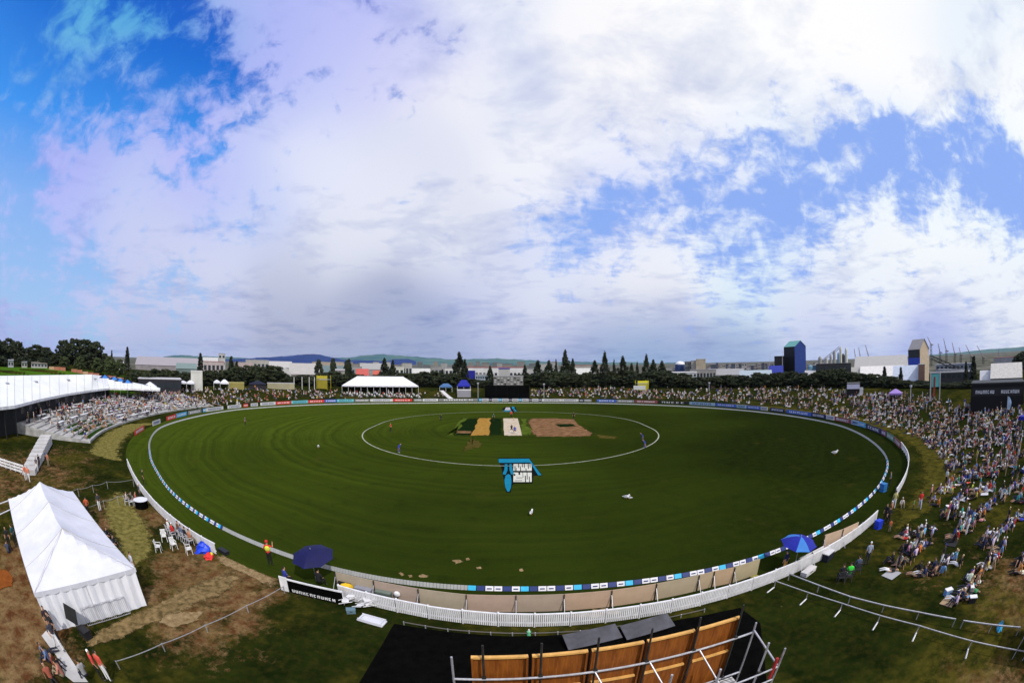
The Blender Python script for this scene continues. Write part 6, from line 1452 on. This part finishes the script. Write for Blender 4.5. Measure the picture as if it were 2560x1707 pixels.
# corner-on gabled towers; shade on the side walls is put into their colour
def corner_tower(pxl, pxc, pxr, yeave, yapex, D, cl_, cr_, rc, label, base=None, band=None):
    p = ground_at(pxc, D); zb = p.z if base is None else z_at(pxc, base, D); fw = Vector((p.x, p.y, 0)).normalized(); rt = Vector((fw.y, -fw.x, 0))
    sl_ = (pxc - pxl) / 1066 * D / .72; sr = (pxr - pxc) / 1066 * D / .72
    dl = (-rt + fw).normalized() * sl_; dr = (rt + fw).normalized() * sr; ze, za = z_at(pxc, yeave, D) - zb, z_at(pxc, yapex, D) - zb
    r_ = thing('industrial_tower', label, 'tower', (p.x, p.y, zb)); Z = lambda v, z: (v.x, v.y, z); O = Vector((0, 0, 0))
    def face_(name, pts, c): mb = MB(); mb.add(pts, [tuple(range(len(pts)))], M_any); return wallcol(mb.build(name, r_), c)
    if band:
        zb_ = ze * band; face_('side_wall', [Z(O, zb_), Z(O, ze), Z(dl, ze), Z(dl, zb_)], cl_); face_('side_wall', [Z(O, 0), Z(O, zb_), Z(dl, zb_), Z(dl, 0)], (.02, .06, .42))
    else: face_('side_wall', [Z(O, 0), Z(O, ze), Z(dl, ze), Z(dl, 0)], cl_)
    face_('gable_wall', [Z(O, 0), Z(dr, 0), Z(dr, ze), Z(dr / 2, za), Z(O, ze)], cr_)
    face_('back_wall', [Z(dl, 0), Z(dl + dr, 0), Z(dl + dr, ze), Z(dl + dr / 2, za), Z(dl, ze)], cl_); face_('back_wall', [Z(dr, 0), Z(dl + dr, 0), Z(dl + dr, ze), Z(dr, ze)], cl_)
    e = dl.normalized() * -.5; face_('roof', [Z(e, ze + .05), Z(e + dr / 2, za + .1), Z(dl + dr / 2, za + .1), Z(dl, ze + .05)], rc); face_('roof', [Z(e + dr, ze + .05), Z(dl + dr, ze + .05), Z(dl + dr / 2, za + .1), Z(e + dr / 2, za + .1)], rc)
    return r_
corner_tower(1957, 1987, 2018, 866, 851, 330, (.006, .007, .012), (.010, .035, .21), (.12, .36, .36), 'tall dark blue gabled tower with teal roof on the right skyline')
corner_tower(2265, 2300, 2327, 873, 847, 260, (.012, .016, .02), (.52, .42, .32), (.42, .39, .37), 'cream and blue gabled tower on the right skyline', band=.75)
# silos, stacks and conveyors between the two towers
SI = [(2026, 912, 12, (.16, .32, .45)), (2041, 908, 9, (.5, .5, .52)), (2050, 890, 10, (.30, .29, .28)), (2066, 892, 9, (.55, .55, .52)), (2077, 886, 7, (.3, .3, .3)), (2086, 876, 8, (.34, .34, .34)), (2096, 880, 6, (.12, .22, .3)), (2102, 866, 7, (.56, .56, .5)), (2116, 868, 8, (.55, .58, .55)), (2108, 884, 12, (.03, .03, .04)), (2090, 912, 14, (.50, .48, .40)), (2068, 915, 14, (.40, .40, .44))]
for i, (px, yt, w, c) in enumerate(SI):
    D = 290 + (i * 13) % 24; p = ground_at(px, D); h = z_at(px, yt, D) - p.z; rr_ = w / 1066 * D / 2; r_ = thing('silo', f'{nth(i)} silo or stack from the list between the blue and cream towers', 'silo', p, 0, 'silos between the two towers'); r_['label'] = f'{"white" if c[0] > .49 else "grey" if c[0] > .2 else "dark"} silo {nth(sorted(q[0] for q in SI).index(px))} from the left between blue and cream towers'
    wallcol(MB().bar((0, 0, 0), (0, 0, h * .92), rr_, M_any, 12).build('drum', r_), c); wallcol(MB().bar((0, 0, h * .92), (0, 0, h), rr_, M_any, 12, rr_ * .3).build('cone_top', r_), c)
def lattice(a, b, label, name, cat, w=.9, col=M_darksteel, group=None):
    r_ = thing(name, label, cat, a, 0, group); mb = MB(); a = Vector(a); b = Vector(b) - a; L_ = b.length; n = max(4, int(L_ / (w * 2))); d = b.normalized(); s1 = d.cross(Vector((0, 0, 1))) if abs(d.z) < .9 else Vector((1, 0, 0)); s1 = s1.normalized() * w / 2; s2 = d.cross(s1).normalized() * w / 2
    cs = [s1 + s2, s1 - s2, -s1 - s2, -s1 + s2]
    for c in cs: mb.bar(c, b + c, w * .09, col, 4)
    for k in range(n):
        for q in range(4): mb.bar(b * (k / n) + cs[q], b * ((k + 1) / n) + cs[(q + 1) % 4], w * .06, col, 3)
    mb.build('lattice', r_); return r_
def P3(px, py, D): p = az_at(px, D); p.z = z_at(px, py, D); return p
lattice(P3(2328, 893, 255), P3(2400, 925, 240), 'dark conveyor gantry sloping down right of the cream tower', 'conveyor', 'conveyor', 1.6)
lattice(P3(2050, 906, 300), P3(2100, 868, 300), 'dark conveyor gantry climbing to the silos', 'conveyor', 'conveyor', 1.2)
lattice(P3(2345, 926, 230), P3(2425, 928, 230), 'pale horizontal pipe bridge right of the cream tower', 'pipe_bridge', 'pipe bridge', 1.2, M_steel)
CR = [(2140,905,2136,872),(2152,900,2147,868),(2172,892,2164,862),(2328,860,2320,842),(2350,880,2346,858),(2366,876,2360,846),(2387,884,2381,856),(2402,886,2398,868),(2428,890,2415,862),(2458,892,2443,864),(2498,895,2497,874)]
for i, (xb, yb, xt, yt) in enumerate(CR):
    D = 620; p = ground_at(xb, D); r_ = lattice(p, P3(xb, yb, D), f'{nth(i)} harbour crane from the left on the right skyline', 'harbour_crane', 'crane', 2.4, M_darksteel, 'harbour cranes on the right skyline')
    mb = MB(); a, b = P3(xb, yb, D) - p, P3(xt, yt, D) - p; mb.bar(a, b, .8, mat('crane_paint', (.20, .16, .18), .7), 4, .4); mb.build('jib', r_); q = P3(xb + 6, yb + 2, D) - p; MB().bar(a, q, .7, MATS['crane_paint'], 4).build('counter_jib', r_)
B(2135, 2272, 889, 300, (.50, .50, .54), 'long white gabled storage shed right of the silos', roof='gable', rcol=(.54, .53, .54), rise=.78, depth=46, win=0)
B(2150, 2262, 915, 262, (.62, .61, .62), 'lower white shed in front of the long storage shed', roof='gable', rcol=(.70, .68, .68), rise=.7, depth=24, win=0)
B(2232, 2300, 914, 230, (.30, .34, .44), 'striped blue and white lean-to below the cream tower', roof='gable', rcol=(.48, .54, .68), rise=.75, depth=18)
B(2296, 2312, 912, 225, (.28, .16, .12), 'brown wall below the cream tower', name='wall_block')
B(2325, 2432, 932, 210, (.04, .04, .045), 'dark industrial building with mixed pipes right of the cream tower', name='factory', win=8, rows=2, rcol=(.16, .16, .17))
B(2340, 2440, 910, 420, (.30, .33, .42), 'pale blue dockside shed under the cranes', win=10, rcol=(.45, .47, .55))
B(2477, 2556, 908, 190, (.014, .015, .03), 'dark walled shed with broad white gable roof at the right', roof='gable', rcol=(.60, .57, .55), rise=.55, depth=14, win=0, name='shed')
B(2450, 2478, 926, 195, (.5, .5, .56), 'small white awning left of the dark walled shed', roof='gable', rcol=(.66, .66, .7), rise=.6, depth=6, name='awning')
B(2484, 2560, 893, 420, (.48, .46, .50), 'pale far block above the dark walled shed', rcol=(.4, .1, .08))
r_ = B(2430, 2562, 960, 92, (.006, .006, .008), 'long black hall fascia with white raised lettering at right', depth=9, name='hall', rcol=(.02, .02, .02))
p0_, p1_ = az_at(2430, 92), az_at(2562, 92); w = (p1_ - p0_).length; zt = z_at(2496, 979, 92) - r_.location.z
mb = MB()
for xx, n in ((-w * .24, 8), (w * .24, 8)):
    m2 = MB(); letters(m2, w * .46, 1.2, zt - .6, M_white, y=-.10, n=n, seed=int(xx) + 9); mb.add([(v[0] + xx, v[1], v[2]) for v in m2.v], m2.f, M_white)
mb.box((0, -.05, zt), (w * .96, .06, 1.5), M_black2); mb.build('sign_lettering', r_)

# ------------------------------------------------------------------ things on the far bank and behind it
DB = lambda px, o=-5.0: d_out(px, o)
def tent(px0, px1, yridge, yeave, D, label, hipf=.22, rows=1, col=M_canvas, name='marquee', legs=8, walls=True, cat='marquee', dep=None):
    p = ground_at((px0 + px1) / 2, D); a, b = az_at(px0, D), az_at(px1, D); w = (b - a).length; rz = math.atan2(b.y - a.y, b.x - a.x); pm = (px0 + px1) / 2
    r_ = thing(name, label, cat, p, rz); zr, ze = z_at(pm, yridge, D) - p.z, z_at(pm, yeave, D) - p.z; d = dep or w * .22
    mb = MB(); hp = w * hipf; v = [(-w / 2, 0, ze), (w / 2, 0, ze), (w / 2, d, ze), (-w / 2, d, ze), (-w / 2 + hp, d / 2, zr), (w / 2 - hp, d / 2, zr)]
    mb.add(v, [(0, 1, 5, 4), (1, 2, 5), (2, 3, 4, 5), (3, 0, 4)], col); mb.build('roof', r_)
    mb = MB(); n = legs * 4; vs = []
    for i in range(n + 1): x = -w / 2 + w * i / n; k = .12 * abs(math.sin(math.pi * i / 4)); vs += [(x, -.03, ze + .02), (x, -.03, ze - .35 - k)]
    mb.add(vs, [(2 * i, 2 * i + 1, 2 * i + 3, 2 * i + 2) for i in range(n)], col); mb.build('valance', r_)
    for i in range(legs + 1):
        for y in (.1, d - .1): MB().bar((-w / 2 + w * i / legs, y, 0), (-w / 2 + w * i / legs, y, ze), .06, M_white, 5).build('leg', r_)
    if walls: wallcol(MB().box((0, d - .02, ze / 2), (w, .05, ze), M_any).build('back_wall', r_), (.05, .05, .06))
    return r_
tent(854, 1046, 942, 964, DB(950, -9), 'wide white hip roofed marquee on the far bank left of the black screen', .19, dep=12, legs=12)
for i in range(30):
    p = ground_at(868 + i * 6.2, DB(950, -10.5) - (i % 3) * 1.3); chair(p, face(p, MID) + .2 * math.sin(i), f'{nth(i) if i < 20 else str(i + 1) + "th"} white chair from the left before the far marquee', (.7, .7, .74), 'white chairs before the far marquee', 1.1)
tent(1143, 1176, 950, 964, DB(1160, -8), 'royal blue gazebo with pale badge left of the black screen', .3, col=M_canroyal, name='gazebo', legs=2, cat='gazebo', dep=4)
tent(1099, 1130, 959, 966, DB(1115, -6), 'light blue canopy with navy edge right of the far marquee', .3, col=mat('faded_blue_canvas', (.05, .12, .28), .8), name='gazebo', legs=2, cat='gazebo', walls=False, dep=4)
B(1143, 1177, 976, DB(1160, -12), (.30, .30, .36), 'small low stand with white benches under the blue gazebo', depth=3, name='stand', cat='stand', win=0, rcol=(.6, .6, .64))
A_, B_ = ground_at(1104, DB(1104, -5)), ground_at(1130, DB(1130, -16)); r_ = thing('steps', 'white stairway running down the far bank beside the blue gazebo', 'steps', A_)
for i in range(12): c = A_.lerp(B_, (i + .5) / 12); c.z = hzf(c.x, c.y); MB().box(c - A_ + Vector((0, 0, .2)), (1.3, 1.3, .45), M_white).build('step', r_)
# black sightscreen and the grey stand over it
for (x0, x1, yt, D, lab, nm) in ((1212, 1324, 963, 158, 'big black sightscreen behind the far boundary boards', 'sightscreen'),):
    a, b = az_at(x0, D), az_at(x1, D); r_ = thing(nm, lab, 'sightscreen', ((a.x + b.x) / 2, (a.y + b.y) / 2, 0)); w = b.x - a.x; zt = z_at(1268, yt, D)
    for k in range(4): MB().box((-w / 2 + w * (k + .5) / 4, 0, zt / 2 + .2), (w / 4 - .04, .25, zt - .4), M_black).build('panel', r_)
    for k in range(5): MB().box((-w / 2 + w * k / 4, .3, zt / 2), (.15, .3, zt), M_darksteel).build('post', r_)
r_ = B(1234, 1308, 941, DB(1270, -3), (.20, .20, .21), 'grey scoreboard stand with rows of lights above the black screen', depth=4, name='scoreboard', cat='scoreboard', win=0, rcol=(.3, .3, .32))
w = (az_at(1308, DB(1270, -3)) - az_at(1234, DB(1270, -3))).length
for rw in range(4):
    for k in range(9):
        z = z_at(1270, 960 - rw * 5, DB(1270, -3)) - r_.location.z
        if (k * 7 + rw * 5) % 4: wallcol(MB().box((-w / 2 + w * (k + .5) / 9, -.12, z), (w / 9 * .6, .1, .5), M_any).build('number_plate', r_), (.42, .42, .42) if (k + rw) % 3 else (.04, .04, .05))
# left: dark roofed pavilion, white block, small tents
B(345, 452, 948, DB(400, -3), (.02, .02, .03), 'long pavilion with pale fascia and dark openings on the left bank', depth=8, name='pavilion', cat='pavilion', win=12, rcol=(.50, .50, .56))
tent(357, 392, 956, 968, DB(375, -8), 'small pointed white marquee at the end of the grandstand roof', .45, legs=3, dep=6)
B(477, 506, 929, DB(490, -4), (.60, .60, .58), 'tall plain white block behind the left bank', depth=4, name='screen_block', cat='screen', win=0, rcol=(.6, .6, .6))
tent(449, 466, 952, 956, DB(457), 'small white tent left of the white block, first of two', .4, legs=1, dep=4, walls=False)
tent(466, 486, 951, 957, DB(476), 'small white tent left of the white block, second of two', .4, legs=1, dep=4, walls=False)
tent(534, 550, 950, 955, DB(542), 'small white tent right of the white block, first of two', .4, legs=1, dep=4, walls=False)
tent(550, 572, 949, 957, DB(561), 'small white tent right of the white block, second of two', .4, legs=1, dep=4, walls=False)
B(568, 610, 958, DB(590), (.30, .26, .08), 'low yellow olive hut right of the small white tents', depth=4, name='hut', cat='hut', win=0, rcol=(.36, .32, .12))
B(622, 665, 952, DB(643), (.02, .02, .03), 'dark tent like stage between hut and scaffold', depth=5, name='stage', cat='stage', roof='front', rise=.4, rcol=(.02, .025, .06), win=0)
B(668, 736, 959, DB(700), (.36, .33, .22), 'long low pale wall behind the left bank', depth=2, name='wall_block', cat='wall', win=0, rcol=(.42, .42, .42))
for i, px in enumerate((735, 755, 773, 786)):
    p = ground_at(px, DB(px)); r_ = thing('white_post', f'{nth(i)} tall white post left of the yellow tower', 'post', p, 0, 'tall white posts left of the yellow tower'); h = z_at(px, 943, DB(px)) - p.z; MB().bar((0, 0, 0), (0, 0, h), .17, M_conc, 8).build('shaft', r_); MB().bar((0, 0, h), (0, 0, h + .2), .22, M_steel, 8).build('cap', r_)
def rig(px0, px1, yt, D, label, col):
    p = ground_at((px0 + px1) / 2, D); w = (px1 - px0) / 1066 * D; h = z_at((px0 + px1) / 2, yt, D) - p.z; r_ = thing('scaffold_tower', label, 'tower', p)
    for sx in (-1, 1):
        for sy in (0, 1): MB().bar((sx * w / 2, sy * w * .8, 0), (sx * w / 2, sy * w * .8, h), .10, M_any, 5).build('upright', r_).color = (*col, 1)
    wallcol(MB().box((0, .05, h * .86), (w * 1.05, .1, h * .22), M_any).build('banner', r_), col); wallcol(MB().box((0, .1, h * .38), (w * .9, .1, h * .62), M_any).build('scrim', r_), tuple(c * .6 for c in col)); MB().box((0, w * .4, h * .7), (w, w * .8, .12), M_steel).build('deck', r_); return r_
rig(790, 819, 938, DB(805), 'yellow wrapped camera tower left of the far marquee', (.50, .42, .04))
rig(1594, 1622, 951, DB(1608), 'yellow framed camera tower before the narrow trees', (.62, .56, .03))
r_ = B(1584, 1614, 966, DB(1600, -8), (.6, .62, .66), 'white sign board below the right yellow tower', depth=.4, name='sign_board', cat='sign', win=0, base=974, rcol=(.6, .62, .66))
# right: small stage, purple gazebo, frame with screen, tall inflatable
r_ = B(2118, 2150, 960, 130, (.012, .012, .016), 'small black stage with white header on the right bank', depth=4, name='stage', cat='stage', win=0, rcol=(.1, .1, .1))
w = (az_at(2150, 130) - az_at(2118, 130)).length; zt = z_at(2134, 960, 130) - r_.location.z; wallcol(MB().box((0, -.15, zt - .7), (w, .15, 1.3), M_any).build('header', r_), (.52, .52, .72))
wallcol(MB().box((w * .62, .2, zt * .36), (w * .32, .3, zt * .72), M_any).build('side_panel', r_), (.56, .56, .62))
tent(2224, 2256, 973, 983, 118, 'purple and white gazebo right of the small stage', .45, col=mat('purple_canvas', (.28, .18, .50), .7), name='gazebo', legs=2, cat='gazebo', dep=4)
p = ground_at(2339, 112); r_ = thing('video_screen', 'tall white frame with turquoise screen on the right bank', 'screen', p, -.9); h = z_at(2339, 931, 112) - p.z; w = 27 / 1066 * 112
for sx in (-1, 1): MB().box((sx * w / 2, 0, h / 2), (.3, .3, h), M_steel).build('post', r_)
MB().box((0, 0, h), (w, .3, .3), M_steel).build('beam', r_); wallcol(MB().box((0, .05, h * .72), (w * .8, .12, h * .46), M_any).build('screen_face', r_), (.12, .50, .50)); wallcol(MB().box((-w * .1, -.05, h * .5), (w * .2, .1, h * .7), M_any).build('banner', r_), (.30, .04, .03))
q = hit(2516, 1042); r_ = thing('feather_flag', 'white and light blue upright flag over the crowd at the right edge', 'flag', q, -1.0); h = z_at(2516, 990, math.hypot(q.x, q.y)) - q.z
MB().bar((0, 0, 0), (0, 0, h), .04, M_steel).build('pole', r_); mb = MB(); K = 8; vs = []
for i in range(K + 1): z = h * (.35 + .63 * i / K); vs += [(.03, .02 * math.sin(i), z), (.03 + 1.0 * math.sin(math.pi * (i + 1.2) / (K + 1.6)) ** .6, .05 * math.sin(i * 1.3), z)]
mb.add(vs, [(2 * i, 2 * i + 1, 2 * i + 3, 2 * i + 2) for i in range(K)], M_any); wallcol(mb.build('cloth', r_), (.36, .50, .70))
q = hit(2556, 1075); r_ = thing('gazebo', 'royal blue canopy over spectators at the right edge', 'gazebo', q); MB().box((0, 0, 1.8), (2.2, 1.6, .5), M_canroyal).build('canopy', r_)
for sx in (-1, 1): MB().bar((sx, 0, 0), (sx, 0, 1.6), .04, M_steel).build('leg', r_)
for i, (px, py0, py1, D) in enumerate([(1195, 958, 985, 160), (1360, 960, 980, 160), (1773, 957, 985, DB(1773)), (1970, 968, 985, DB(1970)), (2182, 988, 1000, 120), (2278, 965, 990, 115), (1956, 880, 925, 320), (1925, 885, 925, 420)]):
    p = ground_at(px, D); h = z_at(px, py0, D) - p.z; r_ = thing('lamp_post', f'{nth(i)} slim pale post from the list', 'post', p); r_['label'] = ['pale post just left of the black screen', 'pale post just right of the black screen', 'pale post on the far bank under the beige tower', 'pale post on the far bank under the blue tower', 'short pale post in the crowd right of the small stage', 'pale post right of the purple gazebo', 'thin mast beside the black block on the skyline', 'thin white mast left of the black block'][i]
    MB().bar((0, 0, 0), (0, 0, h), .16 if i < 6 else .35, M_steel, 6, .1).build('shaft', r_); MB().box((0, 0, h), (.7, .5, .5), M_steel).build('head', r_)
# hill: brick wall and houses under the trees
a, b = ground_at(122, 176), ground_at(318, 176); r_ = thing('brick_wall', 'low salmon brick wall along the foot of the hill trees', 'wall', a)
pts = [ground_at(122 + i * 14, 176) for i in range(15)]
for i, (p, q) in enumerate(zip(pts, pts[1:])):
    if i in (3, 9): continue
    c = (p + q) / 2; wallcol(MB().box(c - a + Vector((0, 0, .5)), ((q - p).length * .96, .4, 1.1 + .2 * (i % 3)), M_any, rz=math.atan2(q.y - p.y, q.x - p.x)).build('wall_section', r_), (.42, .16, .10) if i % 3 else (.50, .32, .20))
B(20, 34, 899, 182, (.40, .42, .46), 'narrow white house under the leftmost hill trees', name='house', cat='house', win=2, depth=6, roof='gable')
B(54, 68, 903, 182, (.45, .45, .42), 'small pale house under the hill trees, left of the wide one', name='house', cat='house', win=2, depth=6, roof='gable')
B(78, 118, 906, 182, (.50, .48, .50), 'wide white house with brown roof under the hill trees', name='house', cat='house', win=5, depth=7, roof='gable', rcol=(.3, .25, .2))
B(297, 310, 897, 215, (.66, .62, .72), 'small bright white house beside the cypress', name='house', cat='house', win=1, depth=6, roof='front')
for i, px in enumerate((262, 285, 300, 318)):
    h_ = ground_at(px, 100); r_ = thing('parasol', '', 'parasol', h_); h_z = z_at(px, 938 + i * 4, 100); umb = None
    bpy.data.objects.remove(r_)
    umbrella(Vector((h_.x, h_.y, h_.z)), max(2.4, h_z - h_.z), 1.6, [M_canblue, M_cancyan], ['first', 'second', 'third', 'fourth'][i] + ' blue parasol behind the grandstand roof', name='parasol', cat='parasol', panels=6)

# ------------------------------------------------------------------ hills and harbour
def ridge(name, prof_, D, thick, mname, c1, c2, jit, seed, step=5, base=-3, sc=.004):
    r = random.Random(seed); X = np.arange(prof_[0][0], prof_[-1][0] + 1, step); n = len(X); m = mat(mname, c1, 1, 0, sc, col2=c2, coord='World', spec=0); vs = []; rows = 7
    Y = np.interp(X, [a for a, b in prof_], [b for a, b in prof_]); ph = [r.uniform(0, 6) for _ in range(6)]
    for i, px in enumerate(X):
        yy = Y[i] + jit * (math.sin(px * .05 + ph[0]) + .6 * math.sin(px * .13 + ph[1]) + .4 * math.sin(px * .31 + ph[2]))
        zt = max(0, z_at(float(px), float(yy), D))
        for k in range(rows):
            u = k / (rows - 1); d = D - thick * (1 - u) * .9; p = az_at(float(px), d); z = base + (zt - base) * (u ** 1.1) * (1 if u == 1 else (.9 + .25 * math.sin(px * .11 + k * 1.7 + ph[3]) * (1 - u))); vs.append((p.x, p.y, z))
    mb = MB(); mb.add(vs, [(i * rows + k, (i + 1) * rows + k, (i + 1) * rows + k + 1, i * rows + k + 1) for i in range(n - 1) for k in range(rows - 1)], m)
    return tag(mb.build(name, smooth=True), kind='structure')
ridge('far_hills', [(360,908),(400,893),(440,888),(500,889),(560,892),(640,896),(760,897),(860,894),(910,888),(960,886),(1020,889),(1060,894),(1120,897),(1200,898),(1250,895),(1300,899),(1360,903),(1480,905),(1560,906),(1700,907),(1900,908)], 9000, 2500, 'far_hill_haze_blue', (.012, .075, .10), (.08, .15, .11), .9, 4, sc=.0012)  # blue of the haze is painted into the pasture colours
ridge('near_hills', [(540,906),(560,898),(600,896),(680,893),(720,889),(770,885),(800,887),(830,893),(870,900),(960,902),(990,897),(1020,897),(1040,904)], 6500, 1500, 'near_hill_haze_blue', (.003, .016, .11), (.006, .030, .15), .6, 9, sc=.002)  # bush colour carries the distance haze as painted blue
ridge('far_hills', [(1900,908),(2000,905),(2300,890),(2440,876),(2560,866),(2640,864)], 9500, 2000, 'far_hill_haze_blue', (.03, .05, .06), (.08, .10, .07), .5, 14)
hb = MB(); H_ = 12500; hb.box((0, 0, 196), (2 * H_, 2 * H_, 408), M_white); hz_ = hb.build('haze'); hz_.data.materials.clear()
hm = bpy.data.materials.new('haze_air'); hm.use_nodes = True; t = hm.node_tree; t.nodes.clear(); v = t.nodes.new('ShaderNodeVolumePrincipled'); v.inputs['Color'].default_value = (.62, .76, 1, 1); v.inputs['Density'].default_value = 3.0e-5; v.inputs['Anisotropy'].default_value = .2
o = t.nodes.new('ShaderNodeOutputMaterial'); t.links.new(v.outputs[0], o.inputs['Volume']); hz_.data.materials.append(hm); tag(hz_, 'thin pale blue haze over the distance', 'haze', kind='stuff')
M_lawn = mat('bright_hill_lawn', (.035, .085, .006), 1, 0, .2, col2=(.055, .12, .010), coord='World', spec=0)
mb = MB(); rows = 8; X = list(range(-30, 440, 10)); vs = []; rim = []
for k in range(rows):
    for i, x in enumerate(X):
        D = 118 + (186 - 118) * k / (rows - 1); p = az_at(x, D); vs.append((p.x, p.y, hzf(p.x, p.y) + .06)); rim.append(0 if k in (0,) or i == len(X) - 1 else 1)
n = len(X); mb.add(vs, [(k * n + i, k * n + i + 1, (k + 1) * n + i + 1, (k + 1) * n + i) for k in range(rows - 1) for i in range(n - 1)], M_lawn); tag(mb.build('hill_lawn', smooth=True), kind='structure')
